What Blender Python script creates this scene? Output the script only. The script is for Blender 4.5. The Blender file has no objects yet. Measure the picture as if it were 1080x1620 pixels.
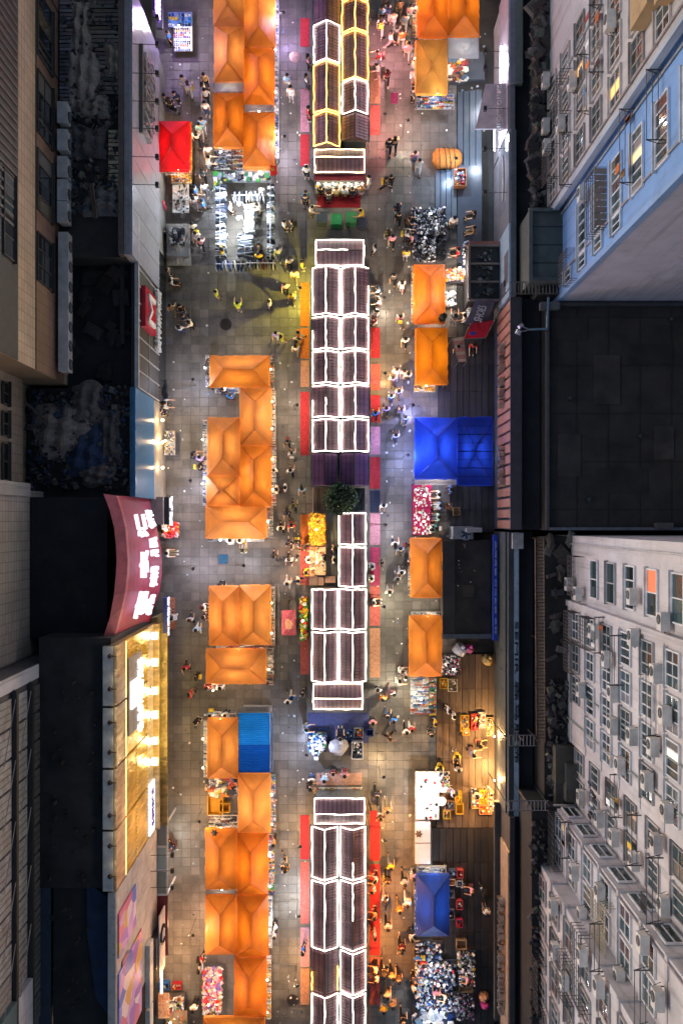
import bpy, bmesh, math, random
from mathutils import Vector, Matrix
R = random.Random(7)
C = bpy.context.scene.collection
sc = bpy.context.scene
# ------------------------------------------------------------------ camera, light, exposure
HC, FC, CX, CY = 62.0, 1400.0, 540.0, 825.0          # drone height (m), focal (photo px), point straight below
cam = bpy.data.objects.new('camera', bpy.data.cameras.new('camera'))
C.objects.link(cam); sc.camera = cam
cam.location = (0, 0, HC)
cam.data.sensor_fit = 'HORIZONTAL'; cam.data.sensor_width = 36.0
cam.data.lens = 36.0*FC/1080.0; K = 1000.0/FC; cam.data.shift_y = 15.0/1080.0
cam.data.clip_start = 1.0; cam.data.clip_end = 400.0
w = bpy.data.worlds.new('World'); sc.world = w; w.use_nodes = True
nt = w.node_tree; sky = nt.nodes.new('ShaderNodeTexSky'); sky.sky_type = 'NISHITA'; sky.sun_disc = False
sky.sun_elevation = math.radians(17); sky.sun_rotation = math.radians(270)
bg = nt.nodes['Background']; nt.links.new(sky.outputs[0], bg.inputs[0]); bg.inputs[1].default_value = 0.045
sun = bpy.data.objects.new('sun', bpy.data.lights.new('sun', 'SUN')); C.objects.link(sun)
sun.data.energy = 0.42; sun.data.angle = math.radians(25); sun.data.color = (0.84, 0.86, 1.0)
sun.rotation_euler = Vector((1, 0, -math.tan(math.radians(17)))).to_track_quat('-Z', 'Y').to_euler()
LP = 1.0                                              # scale of every stall lamp
sc.view_settings.view_transform = 'Standard'; sc.view_settings.look = 'None'
sc.view_settings.exposure = 1.5; sc.view_settings.gamma = 1.0; sc.view_settings.use_curve_mapping = False
try:
    sc.cycles.use_denoising = True; sc.cycles.max_bounces = 6; sc.cycles.sample_clamp_indirect = 4.0
    sc.cycles.caustics_reflective = False; sc.cycles.caustics_refractive = False
except Exception: pass

# ------------------------------------------------------------------ helpers
def W(px, py, z=0.0):
    s = (HC - z)/FC
    return Vector(((px-CX)*s, (CY-py)*s, z))
WL = {}                                               # world place of each parent
def hexc(s):
    def l(c):
        c /= 255.0
        return c/12.92 if c <= 0.04045 else ((c+0.055)/1.055)**2.4
    return tuple(l(int(s[i:i+2], 16)) for i in (0, 2, 4))
def jit(c, a=0.15):
    k = 1 + R.uniform(-a, a)
    return tuple(max(0.0, min(1.0, v*k*(1+R.uniform(-a, a)*0.3))) for v in c)
class MB:
    def __init__(s): s.v = []; s.f = []; s.c = []; s.m = []
    def add(s, vs, fs, c, m=0):
        b = len(s.v); s.v += [tuple(v) for v in vs]
        for f in fs: s.f.append(tuple(i+b for i in f)); s.c.append(c); s.m.append(m)
        return s
    def poly(s, vs, c=(.5,.5,.5), m=0): return s.add(vs, [tuple(range(len(vs)))], c, m)
    def box(s, a, b, c=(.5,.5,.5), m=0, bottom=True):
        x0, x1 = sorted((a[0], b[0])); y0, y1 = sorted((a[1], b[1])); z0, z1 = sorted((a[2], b[2]))
        vs = [(x0,y0,z0),(x1,y0,z0),(x1,y1,z0),(x0,y1,z0),(x0,y0,z1),(x1,y0,z1),(x1,y1,z1),(x0,y1,z1)]
        fs = [(4,5,6,7),(0,1,5,4),(1,2,6,5),(2,3,7,6),(3,0,4,7)]
        if bottom: fs.append((3,2,1,0))
        return s.add(vs, fs, c, m)
    def obox(s, ctr, r, u, n, w, h, d, c=(.5,.5,.5), m=0):   # oriented box: w along r, h along u, d along n
        ctr = Vector(ctr); vs = []
        for k in (-1, 1):
            for (i, j) in ((-1,-1),(1,-1),(1,1),(-1,1)):
                vs.append(ctr + r*(i*w/2) + u*(j*h/2) + n*(k*d/2))
        return s.add(vs, [(4,5,6,7),(0,1,5,4),(1,2,6,5),(2,3,7,6),(3,0,4,7),(3,2,1,0)], c, m)
    def rbox(s, x, y, z, w, l, h, ang, c, m=0, top=1.0):     # box on z, turned about z
        ca, sa = math.cos(ang), math.sin(ang); vs = []
        for (zz, k) in ((z, 1.0), (z+h, top)):
            for (i, j) in ((-1,-1),(1,-1),(1,1),(-1,1)):
                a, b = i*w/2*k, j*l/2*k
                vs.append((x+a*ca-b*sa, y+a*sa+b*ca, zz))
        return s.add(vs, [(4,5,6,7),(0,1,5,4),(1,2,6,5),(2,3,7,6),(3,0,4,7)], c, m)
    def bar(s, p, q, t=0.05, c=(.2,.2,.2), m=0, n=4):
        p = Vector(p); q = Vector(q); d = (q-p)
        if d.length < 1e-6: return s
        d.normalize(); a = d.orthogonal().normalized(); b = d.cross(a)
        vs = []
        for e in (p, q):
            for k in range(n):
                g = 2*math.pi*(k+.5)/n; vs.append(e + a*(t*math.cos(g)) + b*(t*math.sin(g)))
        fs = [(k, (k+1) % n, n+(k+1) % n, n+k) for k in range(n)] + [tuple(reversed(range(n))), tuple(range(n, 2*n))]
        return s.add(vs, fs, c, m)
    def path(s, pts, t, c, m=0, n=4):
        for a, b in zip(pts, pts[1:]): s.bar(a, b, t, c, m, n)
        return s
    def lathe(s, x, y, prof, c, m=0, n=12):           # prof: (radius, z)
        vs = []; fs = []
        for (r, z) in prof:
            for k in range(n):
                g = 2*math.pi*k/n; vs.append((x+r*math.cos(g), y+r*math.sin(g), z))
        for i in range(len(prof)-1):
            for k in range(n): fs.append((i*n+k, i*n+(k+1) % n, (i+1)*n+(k+1) % n, (i+1)*n+k))
        fs.append(tuple(range((len(prof)-1)*n, len(prof)*n)))
        return s.add(vs, fs, c, m)
    def blob(s, x, y, z, rx, ry, rz, c, m=0, n=6, rings=3, j=0.25):
        vs = [(x, y, z-rz)]; fs = []
        for i in range(1, rings+1):
            ph = math.pi*i/(rings+1)
            for k in range(n):
                g = 2*math.pi*k/n; q = 1+R.uniform(-j, j)
                vs.append((x+rx*q*math.sin(ph)*math.cos(g), y+ry*q*math.sin(ph)*math.sin(g), z-rz*math.cos(ph)))
        vs.append((x, y, z+rz)); L = len(vs)-1
        for k in range(n): fs.append((0, 1+(k+1) % n, 1+k))
        for i in range(rings-1):
            for k in range(n): fs.append((1+i*n+k, 1+i*n+(k+1) % n, 1+(i+1)*n+(k+1) % n, 1+(i+1)*n+k))
        for k in range(n): fs.append((1+(rings-1)*n+k, 1+(rings-1)*n+(k+1) % n, L))
        return s.add(vs, fs, c, m)
    def patch(s, p00, p10, p11, p01, nu, nv, c, m=0, sag=0.0, noise=0.0):
        vs = []; p00, p10, p11, p01 = map(Vector, (p00, p10, p11, p01))
        for j in range(nv+1):
            for i in range(nu+1):
                u, v = i/nu, j/nv
                p = p00*((1-u)*(1-v)) + p10*(u*(1-v)) + p11*(u*v) + p01*((1-u)*v)
                e = math.sin(math.pi*u)*math.sin(math.pi*v)
                p = p + Vector((0, 0, -sag*e + R.uniform(-noise, noise)*min(1, e*3)))
                vs.append(p)
        fs = [(j*(nu+1)+i, j*(nu+1)+i+1, (j+1)*(nu+1)+i+1, (j+1)*(nu+1)+i) for j in range(nv) for i in range(nu)]
        return s.add(vs, fs, c, m)
    def mesh(s, name, mats, smooth=False, off=(0,0,0)):
        me = bpy.data.meshes.new(name)
        ox, oy, oz = off
        me.from_pydata([(a-ox, b-oy, c-oz) for a, b, c in s.v], [], s.f)
        for m in (mats if isinstance(mats, (list, tuple)) else [mats]): me.materials.append(m)
        ca = me.color_attributes.new('Col', 'FLOAT_COLOR', 'CORNER')
        buf = []
        for f, c in zip(s.f, s.c): buf += [c[0], c[1], c[2], 1.0]*len(f)
        ca.data.foreach_set('color', buf)
        me.polygons.foreach_set('material_index', s.m)
        if smooth: me.polygons.foreach_set('use_smooth', [True]*len(s.f))
        me.update(); return me
    def build(s, name, mats, parent=None, smooth=False, loc=None):
        wp = WL.get(parent, Vector((0,0,0))) if parent else Vector((0,0,0))
        base = Vector(loc) if loc is not None else wp
        o = bpy.data.objects.new(name, s.mesh(name, mats, smooth, base)); C.objects.link(o)
        o.location = base - wp if parent else base
        if parent: o.parent = parent
        WL[o] = base; return o
def tag(o, label=None, cat=None, group=None, kind=None):
    if label: o['label'] = label
    if cat: o['category'] = cat
    if group: o['group'] = group
    if kind: o['kind'] = kind
    return o
def thing(name, label, cat, loc, group=None):
    o = bpy.data.objects.new(name, None); C.objects.link(o); o.location = loc; o.empty_display_size = .2
    WL[o] = Vector(loc); return tag(o, label, cat, group)
ORD = ['first','second','third','fourth','fifth','sixth','seventh','eighth','ninth','tenth','eleventh','twelfth','thirteenth','fourteenth','fifteenth','sixteenth','seventeenth','eighteenth','nineteenth','twentieth','twenty-first','twenty-second','twenty-third','twenty-fourth','twenty-fifth','twenty-sixth','twenty-seventh','twenty-eighth','twenty-ninth','thirtieth']

# ------------------------------------------------------------------ materials
class N:
    def __init__(s, name):
        s.m = bpy.data.materials.new(name); s.m.use_nodes = True; s.t = s.m.node_tree
        s.b = s.t.nodes['Principled BSDF']; s.out = s.t.nodes['Material Output']
    def n(s, ty, **k):
        x = s.t.nodes.new(ty)
        for a, v in k.items(): setattr(x, a, v)
        return x
    def l(s, a, b): s.t.links.new(a, b)
    def col(s): return s.n('ShaderNodeAttribute', attribute_name='Col').outputs['Color']
    def pos(s, scale=(1,1,1)):
        g = s.n('ShaderNodeNewGeometry'); mp = s.n('ShaderNodeMapping'); mp.inputs['Scale'].default_value = scale
        s.l(g.outputs['Position'], mp.inputs[0]); return mp.outputs[0]
    def noise(s, scale, detail=3, vec=None, rough=.55):
        x = s.n('ShaderNodeTexNoise'); x.inputs['Scale'].default_value = scale; x.inputs['Detail'].default_value = detail
        x.inputs['Roughness'].default_value = rough
        s.l(vec if vec else s.pos(), x.inputs['Vector']); return x.outputs['Fac']
    def rng(s, v, a, b, lo=.3, hi=.7):
        x = s.n('ShaderNodeMapRange'); x.inputs[1].default_value = lo; x.inputs[2].default_value = hi
        x.inputs[3].default_value = a; x.inputs[4].default_value = b; s.l(v, x.inputs[0]); return x.outputs[0]
    def mul(s, c, f):
        x = s.n('ShaderNodeMix', data_type='RGBA', blend_type='MULTIPLY'); x.inputs[0].default_value = 1
        s.l(c, x.inputs[6]); s.l(f, x.inputs[7]); return x.outputs[2]
    def mix(s, a, b, f):
        x = s.n('ShaderNodeMix', data_type='RGBA'); 
        for v, i in ((a, 6), (b, 7)):
            if isinstance(v, tuple): x.inputs[i].default_value = (*v, 1)
            else: s.l(v, x.inputs[i])
        if isinstance(f, float): x.inputs[0].default_value = f
        else: s.l(f, x.inputs[0])
        return x.outputs[2]
    def bump(s, h, strength=.3, dist=.02):
        x = s.n('ShaderNodeBump'); x.inputs['Strength'].default_value = strength; x.inputs['Distance'].default_value = dist
        s.l(h, x.inputs['Height']); return x.outputs[0]
def basic(name, rough=.6, metal=0.0, var=.25, vscale=2.0, bumps=.0, bscale=20, src='col', dirt=0.0):
    k = N(name); c = k.col() if src == 'col' else k.n('ShaderNodeObjectInfo').outputs['Color']
    if var: c = k.mul(c, k.rng(k.noise(vscale, 4), 1-var, 1+var*.4))
    if dirt: c = k.mix(c, (.03,.027,.022), k.rng(k.noise(.9, 6, rough=.7), 0, dirt, .5, .75))
    k.l(c, k.b.inputs['Base Color']); k.b.inputs['Roughness'].default_value = rough; k.b.inputs['Metallic'].default_value = metal
    if bumps: k.l(k.bump(k.noise(bscale, 3), bumps, .03), k.b.inputs['Normal'])
    return k.m
PAINT = basic('paint', .6, dirt=.35); GLOSS = basic('gloss_paint', .25, var=.12); METAL = basic('metal', .35, .85, .3)
CLOTH = basic('cloth', .95, var=.3, vscale=6, bumps=.5, bscale=9); ROOF = basic('roof_membrane', .85, var=.6, vscale=.7, bumps=.4, bscale=6, dirt=.6)
def wall_mat():
    k = N('render_wall'); c = k.mul(k.col(), k.rng(k.noise(.6, 5), .86, 1.06))
    c = k.mix(c, (.09,.08,.07), k.rng(k.noise(1.0, 6, k.pos((2.6,2.6,.10)), .65), 0, .5, .52, .74)); c = k.mix(c, (.05,.045,.04), k.rng(k.noise(.8, 6, rough=.7), 0, .3, .55, .75))
    k.l(c, k.b.inputs['Base Color']); k.b.inputs['Roughness'].default_value = .85; k.l(k.bump(k.noise(25, 3), .15, .03), k.b.inputs['Normal']); return k.m
WALLM = wall_mat(); OBJ = basic('tinted_cloth', .9, var=.25, vscale=12, bumps=.4, bscale=25, src='obj')
SKIN = basic('skin', .5, var=.1, src='obj'); GOODS = basic('goods', .5, var=.2, vscale=9)
SHEET = basic('plastic_sheet', .35, var=.3, vscale=4, bumps=.8, bscale=5)
def glassm(name, rough=.08):
    k = N(name); k.l(k.col(), k.b.inputs['Base Color']); k.b.inputs['Roughness'].default_value = rough
    k.b.inputs['Specular IOR Level'].default_value = .7; return k.m
GLASS = glassm('window_glass')
def emit(name, strength):
    k = N(name); k.l(k.col(), k.b.inputs['Base Color']); k.l(k.col(), k.b.inputs['Emission Color'])
    k.b.inputs['Emission Strength'].default_value = strength; return k.m
LED = emit('led_strip', 4.6); GLOW = emit('sign_glow', .5); BULB = emit('bulb', 16.0); SOFT = emit('soft_glow', .5); TUBE = emit('lamp_tube', 5.0)
def canvas(name, trans=.45, rough=.55):
    k = N(name); c = k.col(); c = k.mul(c, k.rng(k.noise(.9, 4), .78, 1.06)); c = k.mix(c, (.16,.06,.02) if trans < .48 else (.02,.03,.06), k.rng(k.noise(1.7, 7, rough=.7), 0, .22, .56, .78))
    n1 = k.noise(1.6, 4, k.pos((1, .5, 1))); bp = k.bump(n1, .8, .10)
    k.l(c, k.b.inputs['Base Color']); k.b.inputs['Roughness'].default_value = rough; k.l(bp, k.b.inputs['Normal'])
    tr = k.n('ShaderNodeBsdfTranslucent'); k.l(c, tr.inputs[0]); k.l(bp, tr.inputs['Normal'])
    mx = k.n('ShaderNodeMixShader'); mx.inputs[0].default_value = trans
    k.l(k.b.outputs[0], mx.inputs[1]); k.l(tr.outputs[0], mx.inputs[2]); k.l(mx.outputs[0], k.out.inputs[0]); return k.m
CANVAS = canvas('tent_canvas'); TARP = canvas('vinyl_tarp', .5, .32)
TP = 0.62                                              # paving pitch (m)
def tile_mat():
    k = N('paving_stone'); g = k.n('ShaderNodeNewGeometry'); d = k.n('ShaderNodeVectorMath', operation='DIVIDE'); d.inputs[1].default_value = (TP, TP, 50)
    k.l(g.outputs['Position'], d.inputs[0]); fl = k.n('ShaderNodeVectorMath', operation='FLOOR'); k.l(d.outputs[0], fl.inputs[0])
    wn = k.n('ShaderNodeTexWhiteNoise'); k.l(fl.outputs[0], wn.inputs[0])
    c = k.mix((.15,.14,.125), (.225,.21,.188), wn.outputs[0])
    c = k.mul(c, k.rng(k.noise(.22, 5, rough=.65), .45, 1.3)); c = k.mix(c, (.05,.045,.04), k.rng(k.noise(.55, 8, rough=.75), 0, .75, .50, .72))
    k.l(c, k.b.inputs['Base Color']); k.l(k.rng(k.noise(.5, 4), .27, .72), k.b.inputs['Roughness'])
    k.l(k.bump(k.noise(14, 4), .35, .01), k.b.inputs['Normal']); return k.m
TILE = tile_mat()
def plank_mat(name='deck_wood', c0=(.075,.05,.034), c1=(.15,.10,.066)):
    k = N(name); oi = k.n('ShaderNodeObjectInfo')
    c = k.mix(c0, c1, oi.outputs['Random'])
    c = k.mul(c, k.rng(k.noise(3, 5, k.pos((5, .35, 5))), .6, 1.2)); k.l(c, k.b.inputs['Base Color']); k.b.inputs['Roughness'].default_value = .5
    k.l(k.bump(k.noise(6, 4, k.pos((6, .4, 6))), .3, .01), k.b.inputs['Normal']); return k.m
PLANK = plank_mat(); DARKP = plank_mat('dark_deck_board', (.022,.022,.027), (.042,.042,.05))
def rooftile_mat():
    k = N('plum_roof_tile'); wv = k.n('ShaderNodeTexWave', wave_type='BANDS', bands_direction='X'); wv.inputs['Scale'].default_value = 1.05; wv.inputs['Distortion'].default_value = .2
    k.l(k.pos(), wv.inputs[0]); c = k.mul(k.col(), k.rng(wv.outputs['Fac'], .55, 1.1, .0, .45)); c = k.mul(c, k.rng(k.noise(1.2, 5), .65, 1.2))
    k.l(c, k.b.inputs['Base Color']); k.b.inputs['Roughness'].default_value = .42; return k.m
RTILE = rooftile_mat()
def clad_mat():
    k = N('tile_cladding'); br = k.n('ShaderNodeTexBrick'); br.offset = 0.0
    br.inputs['Scale'].default_value = 1.0; br.inputs['Mortar Size'].default_value = .025; br.inputs['Brick Width'].default_value = .55; br.inputs['Row Height'].default_value = .42
    br.inputs['Color1'].default_value = (1,1,1,1); br.inputs['Color2'].default_value = (.86,.85,.84,1); br.inputs['Mortar'].default_value = (.55,.52,.5,1)
    g = k.n('ShaderNodeNewGeometry'); sp = k.n('ShaderNodeSeparateXYZ'); cb = k.n('ShaderNodeCombineXYZ'); k.l(g.outputs['Position'], sp.inputs[0])
    k.l(sp.outputs[1], cb.inputs[0]); k.l(sp.outputs[2], cb.inputs[1]); k.l(cb.outputs[0], br.inputs['Vector'])
    c = k.mul(k.col(), br.outputs['Color']); c = k.mul(c, k.rng(k.noise(.35, 5, rough=.6), .75, 1.1)); k.l(c, k.b.inputs['Base Color'])
    k.b.inputs['Roughness'].default_value = .55; k.l(k.bump(br.outputs['Fac'], -.3, .01), k.b.inputs['Normal']); return k.m
CLAD = clad_mat()
LEAF = basic('leaf', .55, var=.4, vscale=5)
def gold_mat():
    k = N('brushed_gold_panel'); c = k.mul(k.col(), k.rng(k.noise(1.4, 5, k.pos((1, 2.2, .5))), .55, 1.2)); k.l(c, k.b.inputs['Base Color'])
    k.b.inputs['Metallic'].default_value = .4; k.b.inputs['Roughness'].default_value = .32
    k.l(k.bump(k.noise(1.1, 4, k.pos((1, 2.5, .6))), .8, .2), k.b.inputs['Normal']); return k.m
GOLD = gold_mat()
def mural_mat():                                       # printed mural: flat print on a flat board
    k = N('printed_mural'); v = k.n('ShaderNodeTexVoronoi'); v.inputs['Scale'].default_value = 1.3
    mp = k.pos((1, .8, .55)); nz = k.n('ShaderNodeTexNoise'); nz.inputs['Scale'].default_value = .6; k.l(mp, nz.inputs[0])
    ad = k.n('ShaderNodeVectorMath', operation='ADD'); k.l(mp, ad.inputs[0]); k.l(nz.outputs['Color'], ad.inputs[1]); k.l(ad.outputs[0], v.inputs['Vector'])
    rp = k.n('ShaderNodeValToRGB'); rp.color_ramp.interpolation = 'CONSTANT'; e = rp.color_ramp.elements
    e[0].color = (.30,.12,.55,1); e[1].position = .2; e[1].color = (.55,.30,.68,1)
    for p, c in ((.38,(.72,.62,.70,1)), (.55,(.08,.16,.60,1)), (.66,(.65,.36,.10,1)), (.78,(.60,.12,.25,1)), (.9,(.25,.28,.75,1))): x = e.new(p); x.color = c
    sp = k.n('ShaderNodeSeparateColor'); k.l(v.outputs['Color'], sp.inputs[0]); k.l(sp.outputs[0], rp.inputs[0]); k.l(rp.outputs[0], k.b.inputs['Base Color'])
    k.b.inputs['Roughness'].default_value = .5; return k.m
MURAL = mural_mat()

# ------------------------------------------------------------------ writing: every text is made once, together
X, Y, Z = Vector((1,0,0)), Vector((0,1,0)), Vector((0,0,1))
TEXTS = []
def text(s, ctr, r, u, w, h, mat, col, parent, name='lettering', depth=.12): TEXTS.append((s, Vector(ctr), r, u, w, h, mat, col, parent, name, depth))
def flush_texts():
    tmp = []
    for t in TEXTS:
        cu = bpy.data.curves.new('t', 'FONT'); cu.body = t[0]; cu.resolution_u = 2; cu.extrude = .05
        o = bpy.data.objects.new('t', cu); C.objects.link(o); tmp.append(o)
    dg = bpy.context.evaluated_depsgraph_get(); dg.update()
    for t, o in zip(TEXTS, tmp):
        s, ctr, r, u, w, h, mat, col, par, name, depth = t
        me = bpy.data.meshes.new_from_object(o.evaluated_get(dg)); cu = o.data; bpy.data.objects.remove(o); bpy.data.curves.remove(cu)
        if not me.vertices: continue
        xs = [v.co.x for v in me.vertices]; ys = [v.co.y for v in me.vertices]
        cx, cy = (min(xs)+max(xs))/2, (min(ys)+max(ys))/2; sx, sy = w/max(1e-4, max(xs)-min(xs)), h/max(1e-4, max(ys)-min(ys)); n = r.cross(u)
        wp = WL.get(par, Vector((0,0,0)))
        for v in me.vertices: v.co = ctr + r*((v.co.x-cx)*sx) + u*((v.co.y-cy)*sy) + n*(v.co.z*depth/.1+depth/2) - wp
        me.materials.clear(); me.materials.append(mat)
        ca = me.color_attributes.new('Col', 'FLOAT_COLOR', 'CORNER'); ca.data.foreach_set('color', list((*col, 1.0))*len(me.loops))
        b = bpy.data.objects.new(name, me); C.objects.link(b); b.parent = par

def light(parent, loc, col, power, rad=.12, kind='POINT', size=None):
    d = bpy.data.lights.new('lamp_light', kind); d.energy = power*LP; d.color = col
    if kind == 'AREA': d.shape = 'RECTANGLE'; d.size, d.size_y = size
    else: d.shadow_soft_size = rad
    o = bpy.data.objects.new('lamp_light', d); C.objects.link(o); o.parent = parent; o.location = Vector(loc) - WL[parent]; return o
WARM, COOL, NEUT, YEL, VIO, PINK, BLU, AMB = (1,.74,.44), (.86,.92,1), (1,.90,.76), (1,.80,.25), (.60,.45,1), (1,.42,.48), (.3,.42,1), (1,.55,.2)
def bulb(parent, loc, col, power, r=.09):
    p = Vector(loc); mb = MB(); mb.blob(p.x, p.y, p.z, r, r, r*1.2, col, n=8, rings=4, j=0)
    b = mb.build('bulb', BULB, parent); light(b, p-Vector((0,0,r*1.2+.07)), col, power*.5, .06); return b
def goods(mb, x0, y0, x1, y1, z, pal, n_, s0=.12, s1=.34, h=.18, zj=.05, soft=.4):
    xa, xb = sorted((x0, x1)); ya, yb = sorted((y0, y1))
    if s1 <= .4: s0, s1 = s0*.72, s1*.72; n_ = int(n_*1.7)
    if soft <= .16:                                    # laid out in rows
        st = max(.09, math.sqrt((xb-xa)*(yb-ya)/max(1, n_))); y = ya+st/2
        while y < yb-st*.3:
            x = xa+st/2; c0 = R.choice(pal); run = R.randrange(2, 6)
            while x < xb-st*.3:
                run -= 1
                if run < 0: c0 = R.choice(pal); run = R.randrange(2, 7)
                if R.random() < .93: mb.rbox(x+R.uniform(-.01,.01), y+R.uniform(-.01,.01), z, st*R.uniform(.6,.88), st*R.uniform(.6,.9), R.uniform(.3,1)*h, R.uniform(-.12,.12), jit(tuple(v*.72 for v in c0), .22), top=R.choice([1,.9,.6]))
                x += st
            y += st
        return
    for _ in range(n_):
        s, t = R.uniform(s0, s1), R.uniform(s0, s1); x, y = R.uniform(xa+s/2, max(xa+s/2+.01, xb-s/2)), R.uniform(ya+t/2, max(ya+t/2+.01, yb-t/2)); c = jit(tuple(v*.72 for v in R.choice(pal)), .3)
        if R.random() < soft: mb.blob(x, y, z+.06+R.uniform(0, zj), s*.6, t*.6, R.uniform(.4, 1)*h*.6, c, n=6, rings=2, j=.4)
        else: mb.rbox(x, y, z+R.uniform(0, zj), s, t, R.uniform(.35, 1)*h, R.choice([0, 0, R.uniform(-.8, .8), 1.57]), c, top=R.choice([1, .9, .75]))
def H(*a): return [hexc(x) for x in a]
PW = H('f2f0ea','dcdfe2','c9d2da','ffffff','9fb0bd','38404a','6d88a5','e8e2d5'); PC = H('e8c21e','2d7fc4','f2f0ea','d8402f','4fa84a','f08a2c','eeeeee','7a4fa0','222831')
PD = H('15171c','23272f','3a3f49','8b93a0','c8ccd2','5a6270','1b1d22','e6e6e6','6a3d46'); PY = H('e0a11c','f0b92d','d98a14','f5d36b','c97a10','b06a12'); PR = H('c8102e','e2402f','f2e2d8','f0a91f','ffffff','9b1d2c')
PB = H('2b62b8','17408c','5c8fd4','dfe6ee','9fb4cf','2d3b5c','f2f0ea','1f2f50'); PM = H('c8b49a','7d5d44','e6ddcf','d8743c','33353c','9a3f3f','f2efe8','57708f','e0b040','6d7a55')
# ------------------------------------------------------------------ ground and paving
mb = MB(); mb.poly([(-140,-160,-.03),(140,-160,-.03),(140,160,-.03),(-140,160,-.03)], (.06,.055,.05))
tag(mb.build('ground', ROOF), kind='structure')
street_x0, street_x1 = -13.3, 8.0
paving = tag(MB().box((street_x0,-46,-.026),(street_x1,46,-.012),(.12,.112,.10)).build('paving', ROOF), kind='structure')
nx = int((street_x1-street_x0)/TP); ny = 0; free = []
lanes = [(440,474),(602,646),(262,322)]
i0 = math.floor(street_x0/TP)+1; j0 = -math.floor(42/TP)
cells = []
for j in range(j0, -j0):
    for i in range(i0, i0+nx):
        x, y = (i+.5)*TP, (j+.5)*TP; px = CX+x*FC/HC; py = CY-y*FC/HC
        vis = -10 < py < 1630 and any(a < px < b for a, b in lanes)
        cells.append((x, y, vis))
vis = [c for c in cells if c[2]]; R.shuffle(vis); chosen = set(vis[:300])
smb = MB(); shared = []
for v in range(4):
    m = MB(); g = TP/2-.008
    m.add([(-g,-g,-.011),(g,-g,-.011),(g,g,-.011),(-g,g,-.011),(-g+.012,-g+.012,.0),(g-.012,-g+.012,.004*(v%2)),(g-.012,g-.012,.003*(v//2)),(-g+.012,g-.012,.001)],
          [(4,5,6,7),(0,1,5,4),(1,2,6,5),(2,3,7,6),(3,0,4,7)], (.2,.2,.2)); shared.append(m.mesh('paving_stone', TILE))
g = TP/2-.008
for c in cells:
    x, y, _ = c
    if c in chosen:
        o = bpy.data.objects.new('paving_stone', R.choice(shared)); C.objects.link(o); o.parent = paving; o.location = (x, y, 0)
    else:
        a, b = R.uniform(0,.004), R.uniform(0,.004)
        smb.add([(x-g,y-g,-.011),(x+g,y-g,-.011),(x+g,y+g,-.011),(x-g,y+g,-.011),(x-g+.012,y-g+.012,0),(x+g-.012,y-g+.012,a),(x+g-.012,y+g-.012,b),(x-g+.012,y+g-.012,.001)],
                [(4,5,6,7),(0,1,5,4),(1,2,6,5),(2,3,7,6),(3,0,4,7)], (.2,.2,.2))
tag(smb.build('paving_stones', TILE, paving), kind='stuff')
# litter, drain covers
mb = MB()
for _ in range(420):
    px = R.choice([R.uniform(258,330), R.uniform(436,486), R.uniform(590,655), R.uniform(655,775)]); py = R.uniform(0,1620); p = W(px, py, 0)
    s = R.uniform(.05,.16); mb.rbox(p.x, p.y, .012, s, s*R.uniform(.5,1.3), .012, R.uniform(0,3), jit(R.choice(PW)), top=.8)
tag(mb.build('litter', GOODS), kind='stuff', label='scraps of paper and plastic on the paving')
def manhole(px, py, lab):
    p = W(px, py); t = thing('manhole_cover', lab, 'manhole cover', p, 'round manhole covers in the paving')
    m = MB(); m.lathe(p.x, p.y, [(.42,.004),(.42,.02),(.36,.02)], (.17,.12,.08), n=20); m.build('rim', METAL, t)
    m = MB(); m.lathe(p.x, p.y, [(.352,.005),(.352,.016)], (.24,.17,.11), n=20)
    for k in range(-3, 4): m.box((p.x+k*.09-.015, p.y-math.sqrt(.11-(k*.09)**2), .016), (p.x+k*.09+.015, p.y+math.sqrt(.11-(k*.09)**2), .022), (.1,.08,.06))
    m.build('lid', METAL, t)
manhole(467,90,'tan round manhole cover left of the top kiosk row'); manhole(463,1583,'round manhole cover left of the bottom kiosk row')
manhole(357,513,'dark round manhole cover in the open paving below the clothes racks')

# ------------------------------------------------------------------ right-hand steps and plank deck
def deck(name, x0, y0, x1, y1, z, pw, pl, pm=None):
    a, b = W(x0, y1, z), W(x1, y0, z)
    base = tag(MB().box((a.x,a.y,-.02),(b.x,b.y,z-.05),(.03,.028,.026)).build(name, ROOF), kind='structure')
    cache = {}
    nxp = max(1, round((b.x-a.x)/pw)); wv = (b.x-a.x)/nxp; nl = max(1, round((b.y-a.y)/pl)); lv = (b.y-a.y)/nl
    m = MB(); m.box((-wv/2+.018,-lv/2+.01,-.045),(wv/2-.018,lv/2-.01,0)); me = m.mesh('plank', pm or PLANK)
    for i in range(nxp):
        for j in range(nl):
            o = bpy.data.objects.new('plank', me); C.objects.link(o); o.parent = base
            o.location = Vector((a.x+(i+.5)*wv, a.y+(j+.5)*lv, z+R.uniform(-.004,.004))) - WL[base]
    return base
deck('plank_deck', 693,533,782,662, .30, .45, 1.9, DARKP); deck('plank_deck', 712,770,782,842, .30, .45, 1.75, DARKP)
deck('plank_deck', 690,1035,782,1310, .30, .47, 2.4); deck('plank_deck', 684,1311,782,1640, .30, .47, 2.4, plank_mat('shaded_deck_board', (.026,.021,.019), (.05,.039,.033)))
def steps(x0, x1, y0, y1, n, z0, col):
    a, b = W(x0, y1), W(x1, y0); wv = (b.x-a.x)/n
    base = tag(MB().box((a.x,a.y,-.02),(b.x,b.y,z0),jit(col)).build('stone_steps', GLOSS), kind='structure')
    for k in range(n):
        m = MB(); m.box((a.x+k*wv, a.y, z0+.002), (b.x if k==n-1 else b.x, b.y, z0+.13)) if False else m.box((a.x+k*wv+.015, a.y+.01, z0+.002),(a.x+(k+1)*wv-.015, b.y-.01, z0+.12*(k+1)), jit(col,.1))
        m.build('step', GLOSS, base)
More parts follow.
